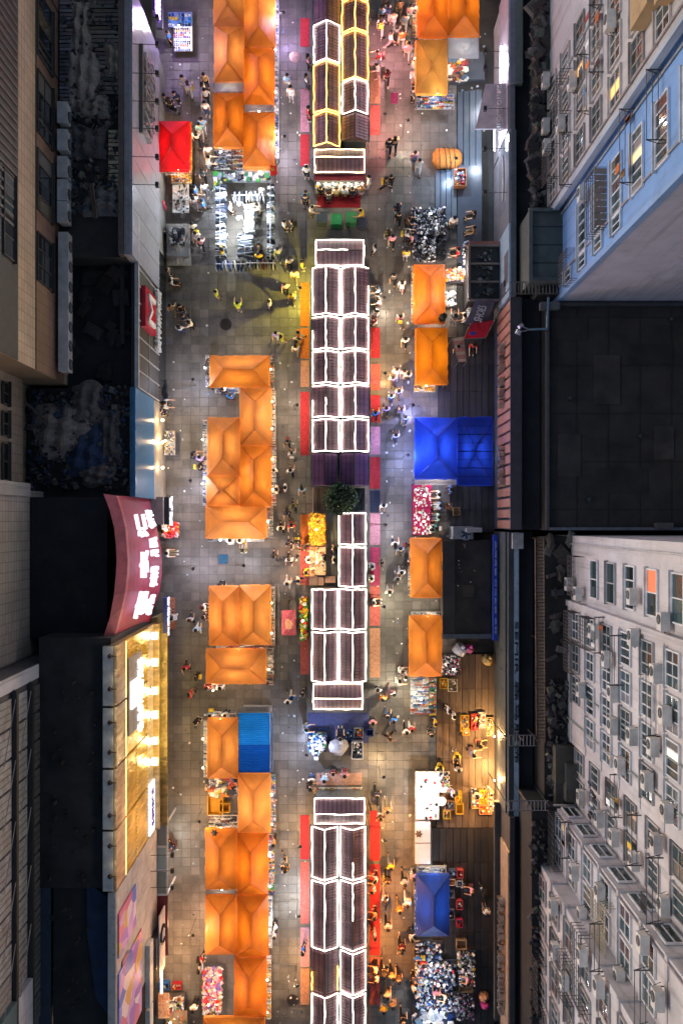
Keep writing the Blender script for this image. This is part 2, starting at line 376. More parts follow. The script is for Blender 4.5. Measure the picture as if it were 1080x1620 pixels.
steps(723,760,146,266,4,.0,(.10,.125,.15)); steps(688,721,270,352,4,.0,(.16,.19,.22)); 
tag(MB().box(W(722,266,0)+Z*-.02, W(760,420,0)+Z*.5,(.085,.10,.125)).build('landing', GLOSS), kind='structure')
tag(MB().box(W(735,85,0)+Z*-.02, W(765,128,0)+Z*.3,(.12,.14,.16)).build('landing', GLOSS), kind='structure')
# low flat entrance roof between the deck and the shops
t = thing('entrance_roof', 'low dark flat roof with a square hatch beside the orange canopies', 'flat roof', W(747,910,0))
a, b = W(700,1010,2.2), W(776,855,2.2)
MB().box((a.x,a.y,0),(b.x,b.y,2.2),(.05,.042,.036)).build('roof', ROOF, t)
m = MB(); m.box((a.x,a.y,2.2),(a.x+.82,b.y,2.28),(.05,.045,.04)); m.box((a.x,a.y,2.2),(b.x,a.y+.3,2.38),(.13,.145,.16)); m.build('parapet', PAINT, t)
m = MB(); q = W(740,935,2.2); m.box((q.x-.46,q.y-.46,2.2),(q.x+.46,q.y+.46,2.26),(.06,.05,.045)); m.box((q.x-.4,q.y-.4,2.26),(q.x+.4,q.y+.4,2.29),(.09,.075,.06)); m.build('hatch', METAL, t)
mb = MB()
for _ in range(14):
    p = W(R.uniform(718,752),R.uniform(860,930),2.2); mb.rbox(p.x,p.y,2.2,R.uniform(.03,.1),R.uniform(.03,.08),.02,R.uniform(0,3),jit(R.choice(PW+PM),.3))
tag(mb.build('rubbish', GOODS, t), kind='stuff')

# ------------------------------------------------------------------ building helpers
def slab(parent, name, a, b, col, m=None): return MB().box(a, b, col).build(name, m or ROOF, parent)
WCACHE = {}
def basis(r, u):
    n = r.cross(u); return Matrix((r, u, n)).transposed().to_4x4()
def window(parent, ctr, r, w, h, cols, rows, fc=(.62,.62,.64), pc=(.03,.05,.055), sill=True, lit=None, u=Z):
    key = (round(w,2), round(h,2), cols, rows, fc, pc, sill, lit, R.randrange(5))
    if sill and key[-1] == 3: fc = tuple(v*.55 for v in fc)
    if sill and key[-1] == 4: cols += 1; rows = 1
    if key not in WCACHE:
        f = MB(); t, d = .07, .10
        f.box((-w/2,-h/2,0),(-w/2+t,h/2,d),fc); f.box((w/2-t,-h/2,0),(w/2,h/2,d),fc)
        f.box((-w/2+t,-h/2,0),(w/2-t,-h/2+t,d),fc); f.box((-w/2+t,h/2-t,0),(w/2-t,h/2,d),fc)
        for i in range(1, cols): x = -w/2+w*i/cols; f.box((x-.03,-h/2+t,.012),(x+.03,h/2-t,d-.02),fc)
        for j in range(1, rows): y = -h/2+h*j/rows; f.box((-w/2+t,y-.025,.014),(w/2-t,y+.025,d-.024),fc)
        if sill: f.box((-w/2-.08,-h/2-.08,0),(w/2+.08,-h/2-.001,.2),tuple(v*.8 for v in fc))
        p = MB()
        for i in range(cols):
            k = R.uniform(.4,1.6); c = tuple(v*k for v in pc)
            if sill and R.random()<.22: c = R.choice([(.16,.15,.13),(.10,.05,.04),(.07,.10,.10),(.20,.19,.2),(.12,.10,.06)])
            if lit and i in lit[1]: c = lit[0]
            a = -w/2+w*i/cols; b = -w/2+w*(i+1)/cols
            p.box((a+.031,-h/2+t+.002,.02),(b-.031,h/2-t-.002,.03+.02*(i%2)),c,1 if lit and i in lit[1] else 0)
        WCACHE[key] = (f.mesh('window', PAINT), p.mesh('pane', [GLASS, SOFT]))
    fm, pm = WCACHE[key]
    o = bpy.data.objects.new('window', fm); C.objects.link(o); o.parent = parent
    o.matrix_local = Matrix.Translation(Vector(ctr)-WL[parent]) @ basis(r, u)
    q = bpy.data.objects.new('pane', pm); C.objects.link(q); q.parent = o; return o
ACM = {}
def ac_mesh():
    c = (.62,.60,.57); m = MB(); m.box((-.45,-.30,0),(.45,.12,.62),c); m.box((-.47,-.32,.62),(.47,.14,.65),tuple(v*.9 for v in c)); ACM['casing'] = m.mesh('casing', PAINT)
    m = MB(); vs = []; n = 16
    for rr, dd in ((.25,-.301),(.25,-.33),(.21,-.33),(.19,-.305)):
        for k in range(n): g = 2*math.pi*k/n; vs.append((-.1+rr*math.cos(g), dd, .31+rr*math.sin(g)))
    fs = [(i*n+k, i*n+(k+1)%n, (i+1)*n+(k+1)%n, (i+1)*n+k) for i in range(3) for k in range(n)] + [tuple(range(3*n,4*n))]
    m.add(vs, fs, (.06,.06,.06))
    for k in range(4): g = math.pi*k/4; m.bar((-.1-.24*math.cos(g),-.335,.31-.24*math.sin(g)),(-.1+.24*math.cos(g),-.335,.31+.24*math.sin(g)),.009,(.3,.3,.3))
    ACM['fan_grille'] = m.mesh('fan_grille', PAINT)
    m = MB()
    for x in (-.38,.38): m.box((x-.02,-.3,-.05),(x+.02,.34,-.001),(.12,.11,.1)); m.bar((x,-.25,-.05),(x,.33,-.4),.018,(.12,.11,.1))
    ACM['bracket'] = m.mesh('bracket', PAINT)
    m = MB(); m.path([(.46,.0,.2),(.58,.05,.12),(.6,.2,-.1),(.55,.33,-.35)],.025,(.1,.1,.1)); ACM['hose'] = m.mesh('hose', PAINT)
ac_mesh()
def ac(pos, facing, label, group, scale=1.0, tone=None):
    t = thing('air_conditioner', label, 'air conditioner', pos, group); t.rotation_euler = (0,0,facing); t.scale = (scale,)*3   # fan faces local -y
    for k, me in ACM.items():
        o = bpy.data.objects.new(k, me); C.objects.link(o); o.parent = t
    return t
def rack(parent_label, ctr, out, along, depth, length, h, group):
    ctr = Vector(ctr); t = thing('drying_rack', parent_label, 'drying rack', ctr, group); m = MB(); c = (.05,.045,.045)
    for e in (-.5,.5):
        b = ctr+along*(length*e); m.bar(b, b+out*depth, .03, c); m.bar(b-Z*h, b+out*depth, .02, c)
    m.build('bracket_arm', PAINT, t); m = MB()
    for k in range(3):
        q = ctr+out*(depth*(.3+.33*k)); m.bar(q-along*(length*.5), q+along*(length*.5), .018, c)
    m.build('drying_rail', PAINT, t)
    for k in range(R.choice([0,3,5])):
        q = ctr+out*(depth*R.choice([.3,.63,.96]))+along*(length*R.uniform(-.45,.45)); m = MB(); m.obox(q-Z*.32,along,Z,out,R.uniform(.2,.4),.6,.03,jit(R.choice(PD+PM+PW),.3)); m.build('hung_garment', CLOTH, t)
    return t

# ------------------------------------------------------------------ left tower over the shop roofs
XT = -16.64
tower = thing('tower_building', 'tan tiled tower rising over the dark roofs at the left edge', 'building', (-19,14,9))
yS1 = W(0,557,18.8).y; 
tan = (.57,.445,.31); brn = (.27,.165,.11)
def fplane(px, X): return HC - (-X)*FC/(CX-px)        # height at which plane X meets photo column px
slab(tower, 'wall', (-30, yS1, 0), (XT, 45, 20.6), tan, CLAD)
zb = fplane(56, XT)
MB().box((XT, yS1+.02, 9.0),(XT+.06, 45, zb), brn).build('brown_band', CLAD, tower)
MB().box((XT, yS1+.02, fplane(27,XT)),(XT+.05, 45, 20.2), (.05,.05,.052)).build('louvre_band', PAINT, tower)
m = MB(); zz = fplane(26,XT)
for k in range(60):
    y = yS1+6.6+k*.45
    if y < 44: m.box((XT+.05,y,fplane(24,XT)),(XT+.13,y+.14,20.2),(.12,.115,.11))
tag(m.build('louvre_fins', PAINT, tower), kind='stuff')
def leftwin(py0, py1, px0, px1, X, par, cols, rows, pc=(.02,.024,.028), fc=(.06,.055,.05)):
    z0, z1 = fplane(px1, X), fplane(px0, X); zc = (z0+z1)/2
    ya, yb = W(px0,py0,zc).y, W(px0,py1,zc).y
    return window(par, (X+.065,(ya+yb)/2,zc), Y, abs(ya-yb), z1-z0, cols, rows, fc, pc)
for (a, b) in ((0,102),(124,222),(246,342),(376,452)): leftwin(a, b, 56, 79, XT, tower, 3, 2)
for (a, b) in ((272,408),): leftwin(a, b, 2, 19, XT, tower, 4, 1, (.10,.11,.12))
m = MB(); 
for k in range(6):
    y = 22+k*3.9; m.box((XT+.06,y,9),(XT+.12,y+.1,zb-.1),(.10,.08,.07))
m.build('drainpipe', PAINT, tower)
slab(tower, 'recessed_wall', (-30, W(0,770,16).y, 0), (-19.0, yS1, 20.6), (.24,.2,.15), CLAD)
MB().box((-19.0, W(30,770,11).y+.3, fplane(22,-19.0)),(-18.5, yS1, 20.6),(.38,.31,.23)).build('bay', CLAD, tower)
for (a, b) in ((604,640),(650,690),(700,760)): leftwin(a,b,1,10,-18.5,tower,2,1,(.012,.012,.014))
XS3 = -17.96
slab(tower, 'lower_wall', (-30, W(0,1056,15).y, 0), (XS3, W(0,770,16).y-.02, 20.6), (.52,.45,.38), CLAD)
MB().box((XS3,W(42,780,11.5).y-.2,11.2),(XS3+.12,W(42,770,11.5).y+.2,20.4),(.5,.45,.4)).build('cornice', WALLM, tower)
tower2 = thing('glazed_building', 'grey building with framed metal panels at the lower left edge', 'building', (-19,-17,13))
X4 = XT; y4 = W(0,1056,15).y-.05
slab(tower2, 'wall', (-30, -46, 0), (X4, y4, 20.4), (.10,.10,.105), PAINT)
MB().box((X4,W(40,1085,16).y,13.6),(X4+.1,y4,20.3),(.62,.61,.63)).build('white_band', WALLM, tower2)
m = MB(); 
for j in range(12):                                   # panel bays in two storeys
    for (za, zb2, col) in ((13.35,14.85,(.12,.12,.12)),(15.4,17.2,(.42,.40,.38)),(17.6,19.4,(.36,.34,.33))):
        y = W(42,1095,17).y-.15-j*1.535
        q = MB(); q.box((X4+.02,y-1.45,za),(X4+.10,y-.06,zb2),jit(col,.12))
        for s in range(1,4): q.box((X4+.10,y-1.45+s*.345,za+.02),(X4+.13,y-1.425+s*.345,zb2-.02),tuple(v*.6 for v in col))
        q.build('panel', PAINT, tower2)
        if za > 15 and j % 2 == 0:
            q = MB(); q.bar((X4+.3,y-.1,za),(X4+.4,y-3.0,zb2),.025,(.3,.28,.26)); q.build('brace', METAL, tower2)
for z in (15.1,17.4):
    MB().box((X4+.02,-44,z-.16),(X4+.33,W(42,1090,17).y,z+.14),(.04,.035,.03)).build('rail', PAINT, tower2)
MB().box((X4+.0,-46,13.0),(X4+.6,W(60,1390,13).y,13.3),(.035,.05,.08)).build('plinth', PAINT, tower2)
for (za,zb2,col) in ((15.3,17.3,(.55,.55,.6)),(17.6,20.2,(.10,.16,.17))): MB().box((X4+.1,-46,za),(X4+.36,W(30,1575,17).y,zb2),col).build('end_panel', WALLM, tower2)
for k, (y0, y1) in enumerate(((155,199),(200,241),(243,284),(281,319),(314,355),(365,402),(398,433),(430,465),(463,498),(495,528),(526,557),(556,586))):
    z = 10.2 if k < 5 else 10.0; yc = W(90,(y0+y1)/2,z+.8).y; 
    ac((XT+.45,yc,z), math.pi/2, ORD[k]+' outdoor air conditioner from the top of the photo along the tan tower wall', 'air conditioners along the tan tower', 1.3)

# ------------------------------------------------------------------ left shop blocks (roof, street wall, fascia)
XL = -12.286
def shop(name, label, y0, y1, ztop, xin, roofcol, wallcol, zf0, fcol, fmat, x=XL, cat='shop building'):
    ya, yb = W(216,y0,ztop).y, W(216,y1,ztop).y
    t = thing(name, label, cat, (x-3,(ya+yb)/2,0))
    slab(t, 'body', (xin, yb, 0), (x-.35, ya, ztop-.55), roofcol, ROOF)
    MB().box((x-.35, yb, 0),(x-.02, ya, zf0),wallcol).build('street_wall', PAINT, t)
    return t, ya, yb
def panels(t, x, ya, yb, z0, z1, n, col, mat, gap=.03, rows=1, d=.12, name='fascia_panel'):
    wv = (ya-yb)/n; hv = (z1-z0)/rows
    for i in range(n):
        for j in range(rows):
            MB().box((x-.02,yb+i*wv+gap,z0+j*hv+gap),(x+d,yb+(i+1)*wv-gap,z0+(j+1)*hv-gap),jit(col,.05)).build(name, mat, t)
def spot_arm(x, y, z, length, label, group, side=1):
    t = thing('arm_spotlight', label, 'spotlight', (x,y,z), group); c = (.03,.03,.035)
    MB().bar((x,y,z),(x+side*length,y,z-.1),.022,c).build('arm', PAINT, t)
    m = MB(); m.box((x+side*length-.1,y-.13,z-.25),(x+side*length+.1,y+.13,z+.05),c); m.build('lamp_head', PAINT, t); return t
# F1: grey fascia, raised letters
t, ya, yb = shop('shop_block','shop block with pale grey fascia and raised grey letters at upper left',-30,402,10.6,-16.6,(.035,.033,.032),(.2,.2,.2),2.8,None,None)
f1 = t; MB().box((XL-.34,yb,2.8),(XL-.02,ya,10.55),(.3,.3,.31)).build('fascia_frame', PAINT, t)
panels(t, XL, ya, yb, 2.85, 10.5, 11, (.34,.35,.40), GLOSS, .015)
MB().box((XL-.66,yb,10.0),(XL-.36,ya,10.66),(.13,.10,.085)).build('parapet', PAINT, t)
z=8.4; text('以纯馆', (XL+.12,W(231,160,7).y,7.3), Y, Z, 4.9, 2.3, METAL, (.50,.50,.50), t, depth=.3)
text('YISHION', (XL+.12,W(240,165,5).y,5.4), Y, Z, 4.4, .8, METAL, (.5,.5,.5), t, depth=.2)
MB().box((XL+.1,W(231,228,7).y,8.55),(XL+.34,W(231,92,7).y,8.75),(.12,.12,.10)).build('letter_rail', PAINT, t)
for k, py in enumerate((27,70,116,160,203,248,292)): spot_arm(XL-.02, W(208,py,10.3).y, 10.4, 1.55, ORD[k]+' arm spotlight from the top on the grey fascia', 'arm spotlights on the grey fascia')
# shop window strip below
m = MB(); m.box((XL-.3,yb,.05),(XL-.05,ya,2.6),(.04,.045,.05)); m.build('shop_window', GLASS, t)
MB().box((XL-.1,W(255,40,2.9).y,2.4),(XL+.3,W(255,-20,2.9).y,2.7),(.3,.3,.3)).build('canopy_rail', METAL, t)
ns = thing('neon_sign', 'purple neon sign at the top edge beside the grey fascia', 'neon sign', W(252,10,4)); 
p = W(250,10,5)
m = MB(); m.box((XL+.2,W(250,24,5).y,4.2),(XL+.4,W(250,-14,5).y,5.6),(.2,.1,.4)); m.build('backing', PAINT, ns)
m = MB()
for k in range(5): y = W(250,20,5).y+k*.3; m.bar((XL+.46,y,4.3),(XL+.46,y+.2,5.5),.05,(.62,.30,1)); 
m.build('neon_tube', TUBE, ns); light(ns,(XL+1.0,W(250,15,5).y,4.4),(.55,.35,1),170,.4)
# F2: black framed fascia with round red M sign
t, ya, yb = shop('black_fascia_shop','black shop front with white grid frame and red M emblem',342,612,8.8,-16.6,(.013,.013,.017),(.03,.03,.035),2.6,None,None)
MB().box((XL-.34,yb,2.6),(XL-.02,ya,8.78),(.03,.03,.03)).build('fascia_back', PAINT, t)
panels(t, XL, ya, yb, 2.65, 8.75, 10, (.055,.05,.045), PAINT, .03, 2, .05)
m = MB(); m.box((XL-.1,yb,8.78),(XL+.14,ya,8.98),(.5,.5,.5))
wv = (ya-yb)/10
for i in range(11): m.box((XL+.02,yb+i*wv-.035,2.65),(XL+.1,yb+i*wv+.035,8.77),(.42,.42,.42))
m.box((XL+.02,yb,5.65),(XL+.098,yb+wv*4,5.73),(.42,.42,.42)); m.build('frame', PAINT, t)
yc = W(228,490,7).y
em = MB(); em.box((XL+.06,yc-1.23,5.1),(XL+.36,yc+1.23,8.1),(.50,.012,.035)); EM = em.build('emblem', GLOSS, t)
text('M', (XL+.36,yc,6.6), Y, Z, 1.8, 1.9, PAINT, (.8,.78,.74), t, 'letter', .12)
text('Meters', (XL+.1,W(236,495,4).y,4.75), Y, Z, 1.86, .5, PAINT, (.7,.7,.68), t, 'letters', .1)
text('美特斯邦威', (XL+.1,W(241,508,3.6).y,3.7), Y, Z, 4.0, 1.3, PAINT, (.75,.75,.73), t, 'letters', .22)
m = MB(); m.box((XL-.3,yb,.05),(XL+.0,ya,2.55),(.02,.02,.024)); m.build('shop_window', GLASS, t)
for k,(px,py,wd,ln) in enumerate(((150,440,2.0,1.2),(160,380,.5,4),(195,480,.35,7))):
    p = W(px,py,8.3); wd*=K; ln*=K; MB().box((p.x-wd/2,p.y-ln/2,8.25),(p.x+wd/2,p.y+ln/2,8.4+.1*k),(.03,.027,.025)).build('roof_patch', ROOF, t)
# F3: blue fascia
t, ya, yb = shop('blue_fascia_shop','shop with plain bright blue fascia at left',612,786,9.2,-18.9,(.025,.024,.024),(.3,.26,.2),3.9,None,None)
panels(t, XL-.12, ya, yb, 3.95, 9.2, 3, (.028,.20,.42), GLOSS, .004)
MB().box((XL-.34,yb,3.9),(XL-.15,ya,9.18),(.05,.15,.25)).build('fascia_frame', PAINT, t)
MB().box((XL-.4,yb,.1),(XL-.1,ya,3.8),(.35,.27,.17)).build('shop_window', GLASS, t)
lt = thing('shop_lamp','warm lamps inside the open front below the blue fascia','shop lamps',W(255,690,2.6))
for py in (665,700,740): bulb(lt, (XL+.35,W(254,py,2.8).y,2.9), (1,.68,.34), 34)
# F4: red curved sign block
zr = 12.5
t, ya, yb = shop('red_sign_building','dark roofed block behind the curved red sign',786,1012,11.6,-17.9,(.010,.012,.018),(.05,.02,.02),3.0,None,None, x=XL-.86)
rs = thing('curved_red_sign','large curved red sign with glowing white characters','shop sign', W(220,890,4))
outer = [(163.5,781),(173.5,807),(180.5,835),(183.5,863),(184.5,886),(183.5,906),(180.5,940),(173.5,978),(162,1011)]
inner = [(184,784),(192,809),(198,835),(201,869),(202,888),(201,909),(198,937),(192,963),(181,1008)]
bott = [(235,786),(240,808),(247,832),(255,866),(256,888),(256,909),(252,937),(243,962),(233,1000)]
for k in range(8):
    o0, o1, i0_, i1_ = [W(*outer[k],zr), W(*outer[k+1],zr), W(*inner[k],zr-.6), W(*inner[k+1],zr-.6)]
    m = MB(); e = (o1-o0)*.006; vs = [o0+e,o1-e,i1_-e,i0_+e]; lo = [v-Z*.5 for v in vs]
    m.add(vs+lo, [(0,3,2,1),(4,5,6,7),(0,1,5,4),(1,2,6,5),(2,3,7,6),(3,0,4,7)], jit((.45,.10,.13),.06)); m.build('coping_panel', PAINT, rs)
    b0, b1 = W(*bott[k],3.6), W(*bott[k+1],3.6); h0, h1 = i0_-Z*.5, i1_-Z*.5
    m = MB(); m.add([h0,h1,b1,b0]+[v-X*.3 for v in (h0,h1,b1,b0)], [(0,3,2,1),(4,5,6,7),(0,1,5,4),(1,2,6,5),(2,3,7,6),(3,0,4,7)], jit((.30,.02,.07),.05)); m.build('face_panel', PAINT, rs)
def onface(px, py, n=.25):                            # nearest point of the sign face for a photo spot
    ks = [(inner[i][1]*.6+bott[i][1]*.4) for i in range(9)]
    k = max(i for i in range(8) if ks[i] <= py or i == 0); f = (py-ks[k])/(ks[k+1]-ks[k])
    i = W(inner[k][0]*(1-f)+inner[k+1][0]*f, py, zr-.5); b = W(bott[k][0]*(1-f)+bott[k+1][0]*f, py, 3.6)
    xi = inner[k][0]*(1-f)+inner[k+1][0]*f; xb = bott[k][0]*(1-f)+bott[k+1][0]*f; q = (px-xi)/(xb-xi)
    z = zr-.5+(3.6-zr+.5)*q; yy = W(px,py,z); r = (Vector((b.x,b.y,0))-Vector((i.x,i.y,0)))
    return Vector((i.x+(b.x-i.x)*q+n, yy.y, z))
for ch, px, py, wv, hv in (('汇',213,832,2.0,2.6),('衣',217,893,2.3,2.2),('富',212,955,2.3,2.6),('饰',228,822,1.7,1.9),('服',233,866,1.8,1.9),('潮',233,912,1.8,1.9),('品',226,957,1.8,1.9)):
    c = onface(px,py); s = .0
    sl = (W(bott[4][0],888,3.6)-W(inner[4][0],888,zr-.5)); dx = (onface(px,py+12).x-onface(px,py-12).x); dy = (onface(px,py+12).y-onface(px,py-12).y)
    rv = Vector((-dx,-dy,0)).normalized(); text(ch, c, rv, Z, wv*K*.98, hv*.84, GLOW, (.82,.88,1), rs, 'glowing_character', .2)
light(rs,(XL+1.6,W(215,895,9).y,8.5),(1,.55,.85),26,1.0)
lt = light(rs,(XL+.9,W(195,985,10).y,10.6),(1,.7,.45),18,.3)
# F5: gold facade
zg = 14.0
t, ya, yb = shop('gold_facade_building','block with a tall brushed gold facade and rows of bright lamps',1012,1412,zg,-16.6,(.024,.024,.026),(.3,.24,.1),3.2,None,None)
gb = t; ya -= .3
MB().box((XL-.3,yb,3.2),(XL-.05,ya,zg-.1),(.2,.15,.05)).build('facade_frame', PAINT, t)
hh = (fplane(197,XL), fplane(214,XL)); ny_ = 4; wv = (ya-yb)/ny_
for i in range(ny_):
    a, b = yb+i*wv+.06, yb+(i+1)*wv-.06
    MB().box((XL-.05,a,hh[0]),(XL+.06,b,zg-.12),(.55,.42,.26)).build('upper_panel', GOLD, t)
    MB().box((XL-.05,a,hh[1]),(XL+.05,b,hh[0]-.12),(.74,.45,.018)).build('gold_panel', GOLD, t)
    MB().box((XL-.05,a,6.3),(XL+.055,b,hh[1]-.08),(.72,.45,.03)).build('gold_panel', GOLD, t)
    MB().box((XL-.64,a,zg-.3),(XL-.08,b,zg+.05),(.60,.54,.46)).build('parapet_panel', METAL, t)
    MB().box((XL+.05,a,hh[0]-.1),(XL+.10,b,hh[0]-.02),(1,.78,.35)).build('light_line', SOFT, t)
m = MB(); y = yb
while y < ya:
    m.blob(XL+.1,y,hh[1]-.05,.026,.026,.026,(1,.75,.25),n=5,rings=2,j=0); m.blob(XL+.1,y+.1,6.35,.026,.026,.026,(1,.75,.25),n=5,rings=2,j=0); y += .22
tag(m.build('string_lights', SOFT, t), kind='stuff')
for py in (1038,1090,1143,1190,1238,1290,1338,1386):
    p = W(175,py,zg); m = MB(); m.lathe(p.x,p.y,[(.12,zg+.05),(.14,zg+.15),(.09,zg+.24),(.03,zg+.26)],(.06,.05,.05),n=10); m.bar((p.x,p.y,zg+.1),(p.x+.35,p.y,zg+.12),.03,(.1,.08,.06)); pl = m.build('parapet_lamp', METAL, t)
    light(t,(p.x+.30,p.y+.45,zg+.6),(1,.85,.6),4,.1)
MB().box((XL-.05,yb,4.0),(XL+.4,ya,4.25),(.55,.42,.22)).build('ledge', GOLD, t)
MB().box((XL-.05,yb,3.3),(XL+.78,ya,3.5),(.40,.30,.12)).build('canopy', GOLD, t)
MB().box((XL-.02,yb,4.3),(XL+.04,ya,6.1),(.6,.5,.36)).build('lower_panel', GOLD, t)
MB().box((XL-.4,yb,.1),(XL-.1,ya,3.2),(.2,.14,.08)).build('shop_window', GLASS, t)
ylo = W(240,1270,5).y
for k, py in enumerate((1006,1048,1093,1131,1172,1205)):
    p = (XL+.3, W(240,py,5.2).y, 5.2); fl = thing('floodlight', ORD[k]+' dazzling floodlight from the top along the gold facade','floodlight',p,'floodlights along the gold facade')
    MB().bar((XL+.04,p[1],5.2),(XL+.1,p[1],5.2),.04,(.1,.1,.1)).build('bracket', PAINT, fl)
    m = MB(); m.box((XL+.08,p[1]-.26,5.05),(XL+.5,p[1]+.26,5.28),(.9,.9,.9)); m.build('housing', PAINT, fl)
    m = MB(); m.box((XL+.14,p[1]-.13,5.285),(XL+.4,p[1]+.13,5.33),(1,.9,.68)); m.build('lens', BULB, fl)
    light(fl,(XL+.7,p[1],4.95),(1,.68,.2),18,.2); light(fl,(XL+.45,p[1],5.7),(1,.74,.3),3,.2)
gs = thing('gold_sign','white glowing characters with square emblem on gold facade','shop sign',(XL,W(215,1080,9).y,9))
MB().box((XL+.06,W(215,1150,9).y,8.2),(XL+.14,W(215,1032,9).y,11.4),(.36,.32,.26)).build('backing', PAINT, gs)
text('名品折扣百货城', (XL+.16,W(219,1095,8).y,8.9), Y, Z, 4.4, 1.1, GLOW, (1,.98,.95), gs, 'glowing_characters', .15)
yq = W(212,1094,9.8).y; m = MB()
for (a,b,c,d) in ((-1.1,-.95,9.7,11.2),(.95,1.1,9.7,11.2),(-.95,.95,11.05,11.2),(-.95,.95,9.7,9.85),(-.08,.08,9.85,11.05),(-.95,-.08,10.4,10.55),(.08,.95,10.4,10.55)): m.box((XL+.16,yq+a*K,c),(XL+.3,yq+b*K,d),(1,.98,.95))
m.build('emblem', GLOW, gs)
bs = thing('blue_letter_sign','narrow white sign with blue characters below the gold facade','shop sign',(XL,W(236,1270,4.5).y,4.5))
MB().box((XL+.06,W(236,1312,4.5).y,4.4),(XL+.16,W(236,1233,4.5).y,5.9),(.75,.75,.8)).build('board', SOFT, bs)
text('名店时尚广场', (XL+.16,W(236,1272,4.5).y,5.15), Y, Z, 2.4, .7, PAINT, (.08,.07,.45), bs, 'characters', .05)
# F6: poster block
t, ya, yb = shop('poster_building','white edged block with colourful mural posters at lower left',1412,1660,zg-.3,-15.9,(.018,.018,.02),(.4,.4,.4),2.6,None,None)
MB().box((XL-.43,yb,zg-.9),(XL-.03,ya,zg-.2),(.5,.47,.43)).build('parapet', WALLM, t)
panels(t, XL-.1, ya, yb, 2.7, zg-.3, 9, (.52,.48,.45), PAINT, .012, 3, .1, 'wall_panel')
def poster(px0, py0, px1, py1, lab, mat, col):
    za, zb2 = fplane(px0,XL), fplane(px1,XL); zc=(za+zb2)/2
    b = MB().box((XL+.02,W(px0,py1,zc).y,zb2),(XL+.09,W(px0,py0,zc).y,za),col).build('poster', mat, t); return b
poster(186,1422,213,1490,'',MURAL,(.4,.1,.1)); MB().box((XL+.02,W(190,1560,10.5).y,11.2),(XL+.085,W(190,1494,10.5).y,12.6),(.46,.2,.26)).build('poster', PAINT, t)
poster(186,1504,222,1640,'',MURAL,(.5,.4,.5))
zz = fplane(228,XL); 
for (a,b) in ((1500,1600),(1604,1650)): MB().box((XL+.02,W(228,b,zz).y,5.6),(XL+.3,W(228,a,zz).y,6.6),(.62,.62,.6)).build('white_sign', PAINT, t)
MB().box((XL+.02,yb,3.0),(XL+.4,W(238,1475,4).y,5.2),(.06,.06,.065)).build('fascia', GLOSS, t)
MB().box((XL+.41,W(242,1535,3.5).y,2.8),(XL+.5,W(242,1440,3.5).y,4.6),(.5,.5,.52)).build('logo_board', PAINT, t)
yq = W(241,1481,4).y; m = MB()
for k in range(24):
    g0,g1 = 2*math.pi*k/24, 2*math.pi*(k+1)/24
    m.bar((XL+.54,yq+.54*math.cos(g0),3.75+.7*math.sin(g0)),(XL+.54,yq+.54*math.cos(g1),3.75+.7*math.sin(g1)),.09,(.02,.02,.02))
for k in (-.3,0,.3): m.bar((XL+.54,yq-.25,3.75+k),(XL+.54,yq+.25,3.75+k),.08,(.7,.7,.7))
m.build('round_logo', GLOSS, t)
MB().poly([W(137,1395,13.4),W(138,1480,13.4),W(152,1580,13.4),W(175,1612,13.4),W(170,1420,13.4)][::-1],(.008,.028,.075)).build('blue_roof_sheet', ROOF, t)
# ground-floor kit under F5/F6
gbx = thing('glass_porch','white framed glass porch beside the gold facade','porch',W(248,1380,0))
a,b = W(233,1416,3.0), W(264,1302,3.0)
m = MB()
for y in (a.y,(a.y*2+b.y)/3,(a.y+2*b.y)/3,b.y): m.box((a.x,y-.06,2.9),(b.x,y+.06,3.02),(.7,.72,.74))
for x in (a.x,b.x): m.box((x-.06,a.y,2.88),(x+.06,b.y,3.0),(.7,.72,.74)); 
for x in (a.x,b.x):
    for y in (a.y,b.y): m.box((x-.05,y-.05,0),(x+.05,y+.05,2.88),(.7,.72,.74))
m.build('frame', PAINT, gbx)
for k in range(3): MB().box((a.x+.07,a.y+(b.y-a.y)*k/3+.07,2.92),(b.x-.07,a.y+(b.y-a.y)*(k+1)/3-.07,2.95),jit((.25,.33,.33),.3)).build('pane', GLASS, gbx)
for k, py in enumerate((1354,1379,1405)): spot_arm(XL-.02,W(232,py,5).y,5.0,1.4,ORD[k]+' arm spotlight from the top over the glass porch','arm spotlights over the glass porch')
light(gbx,(a.x+1.2,(a.y+b.y)/2,2.5),(1,.95,.85),60,.3)
aw = thing('maroon_awning','plain maroon awning over the lower left shop door','awning',W(254,1464,0))
a,b = W(243,1514,2.8), W(265,1416,2.8)
MB().patch((a.x,a.y,3.1),(b.x,a.y,2.7),(b.x,b.y,2.7),(a.x,b.y,3.1),4,8,(.13,.02,.035),noise=.01).build('fabric', CANVAS, aw)
m = MB(); m.bar((b.x,a.y,2.68),(b.x,b.y,2.68),.03,(.3,.3,.3)); m.bar((a.x,a.y,3.08),(b.x,a.y,2.68),.03,(.3,.3,.3)); m.bar((a.x,b.y,3.08),(b.x,b.y,2.68),.03,(.3,.3,.3)); m.build('frame', METAL, aw)
lt = thing('shop_lamp','warm tube lamp over the orange doorway at lower left','shop lamp',W(240,1545,2.6)); p = W(238,1545,3.1)
m = MB(); m.bar((XL+.3,p.y-1.2,3.0),(XL+.3,p.y+1.2,3.0),.07,(1,.8,.65)); m.build('tube', TUBE, lt); light(lt,(XL+.8,p.y,2.7),(1,.5,.18),160,.3)
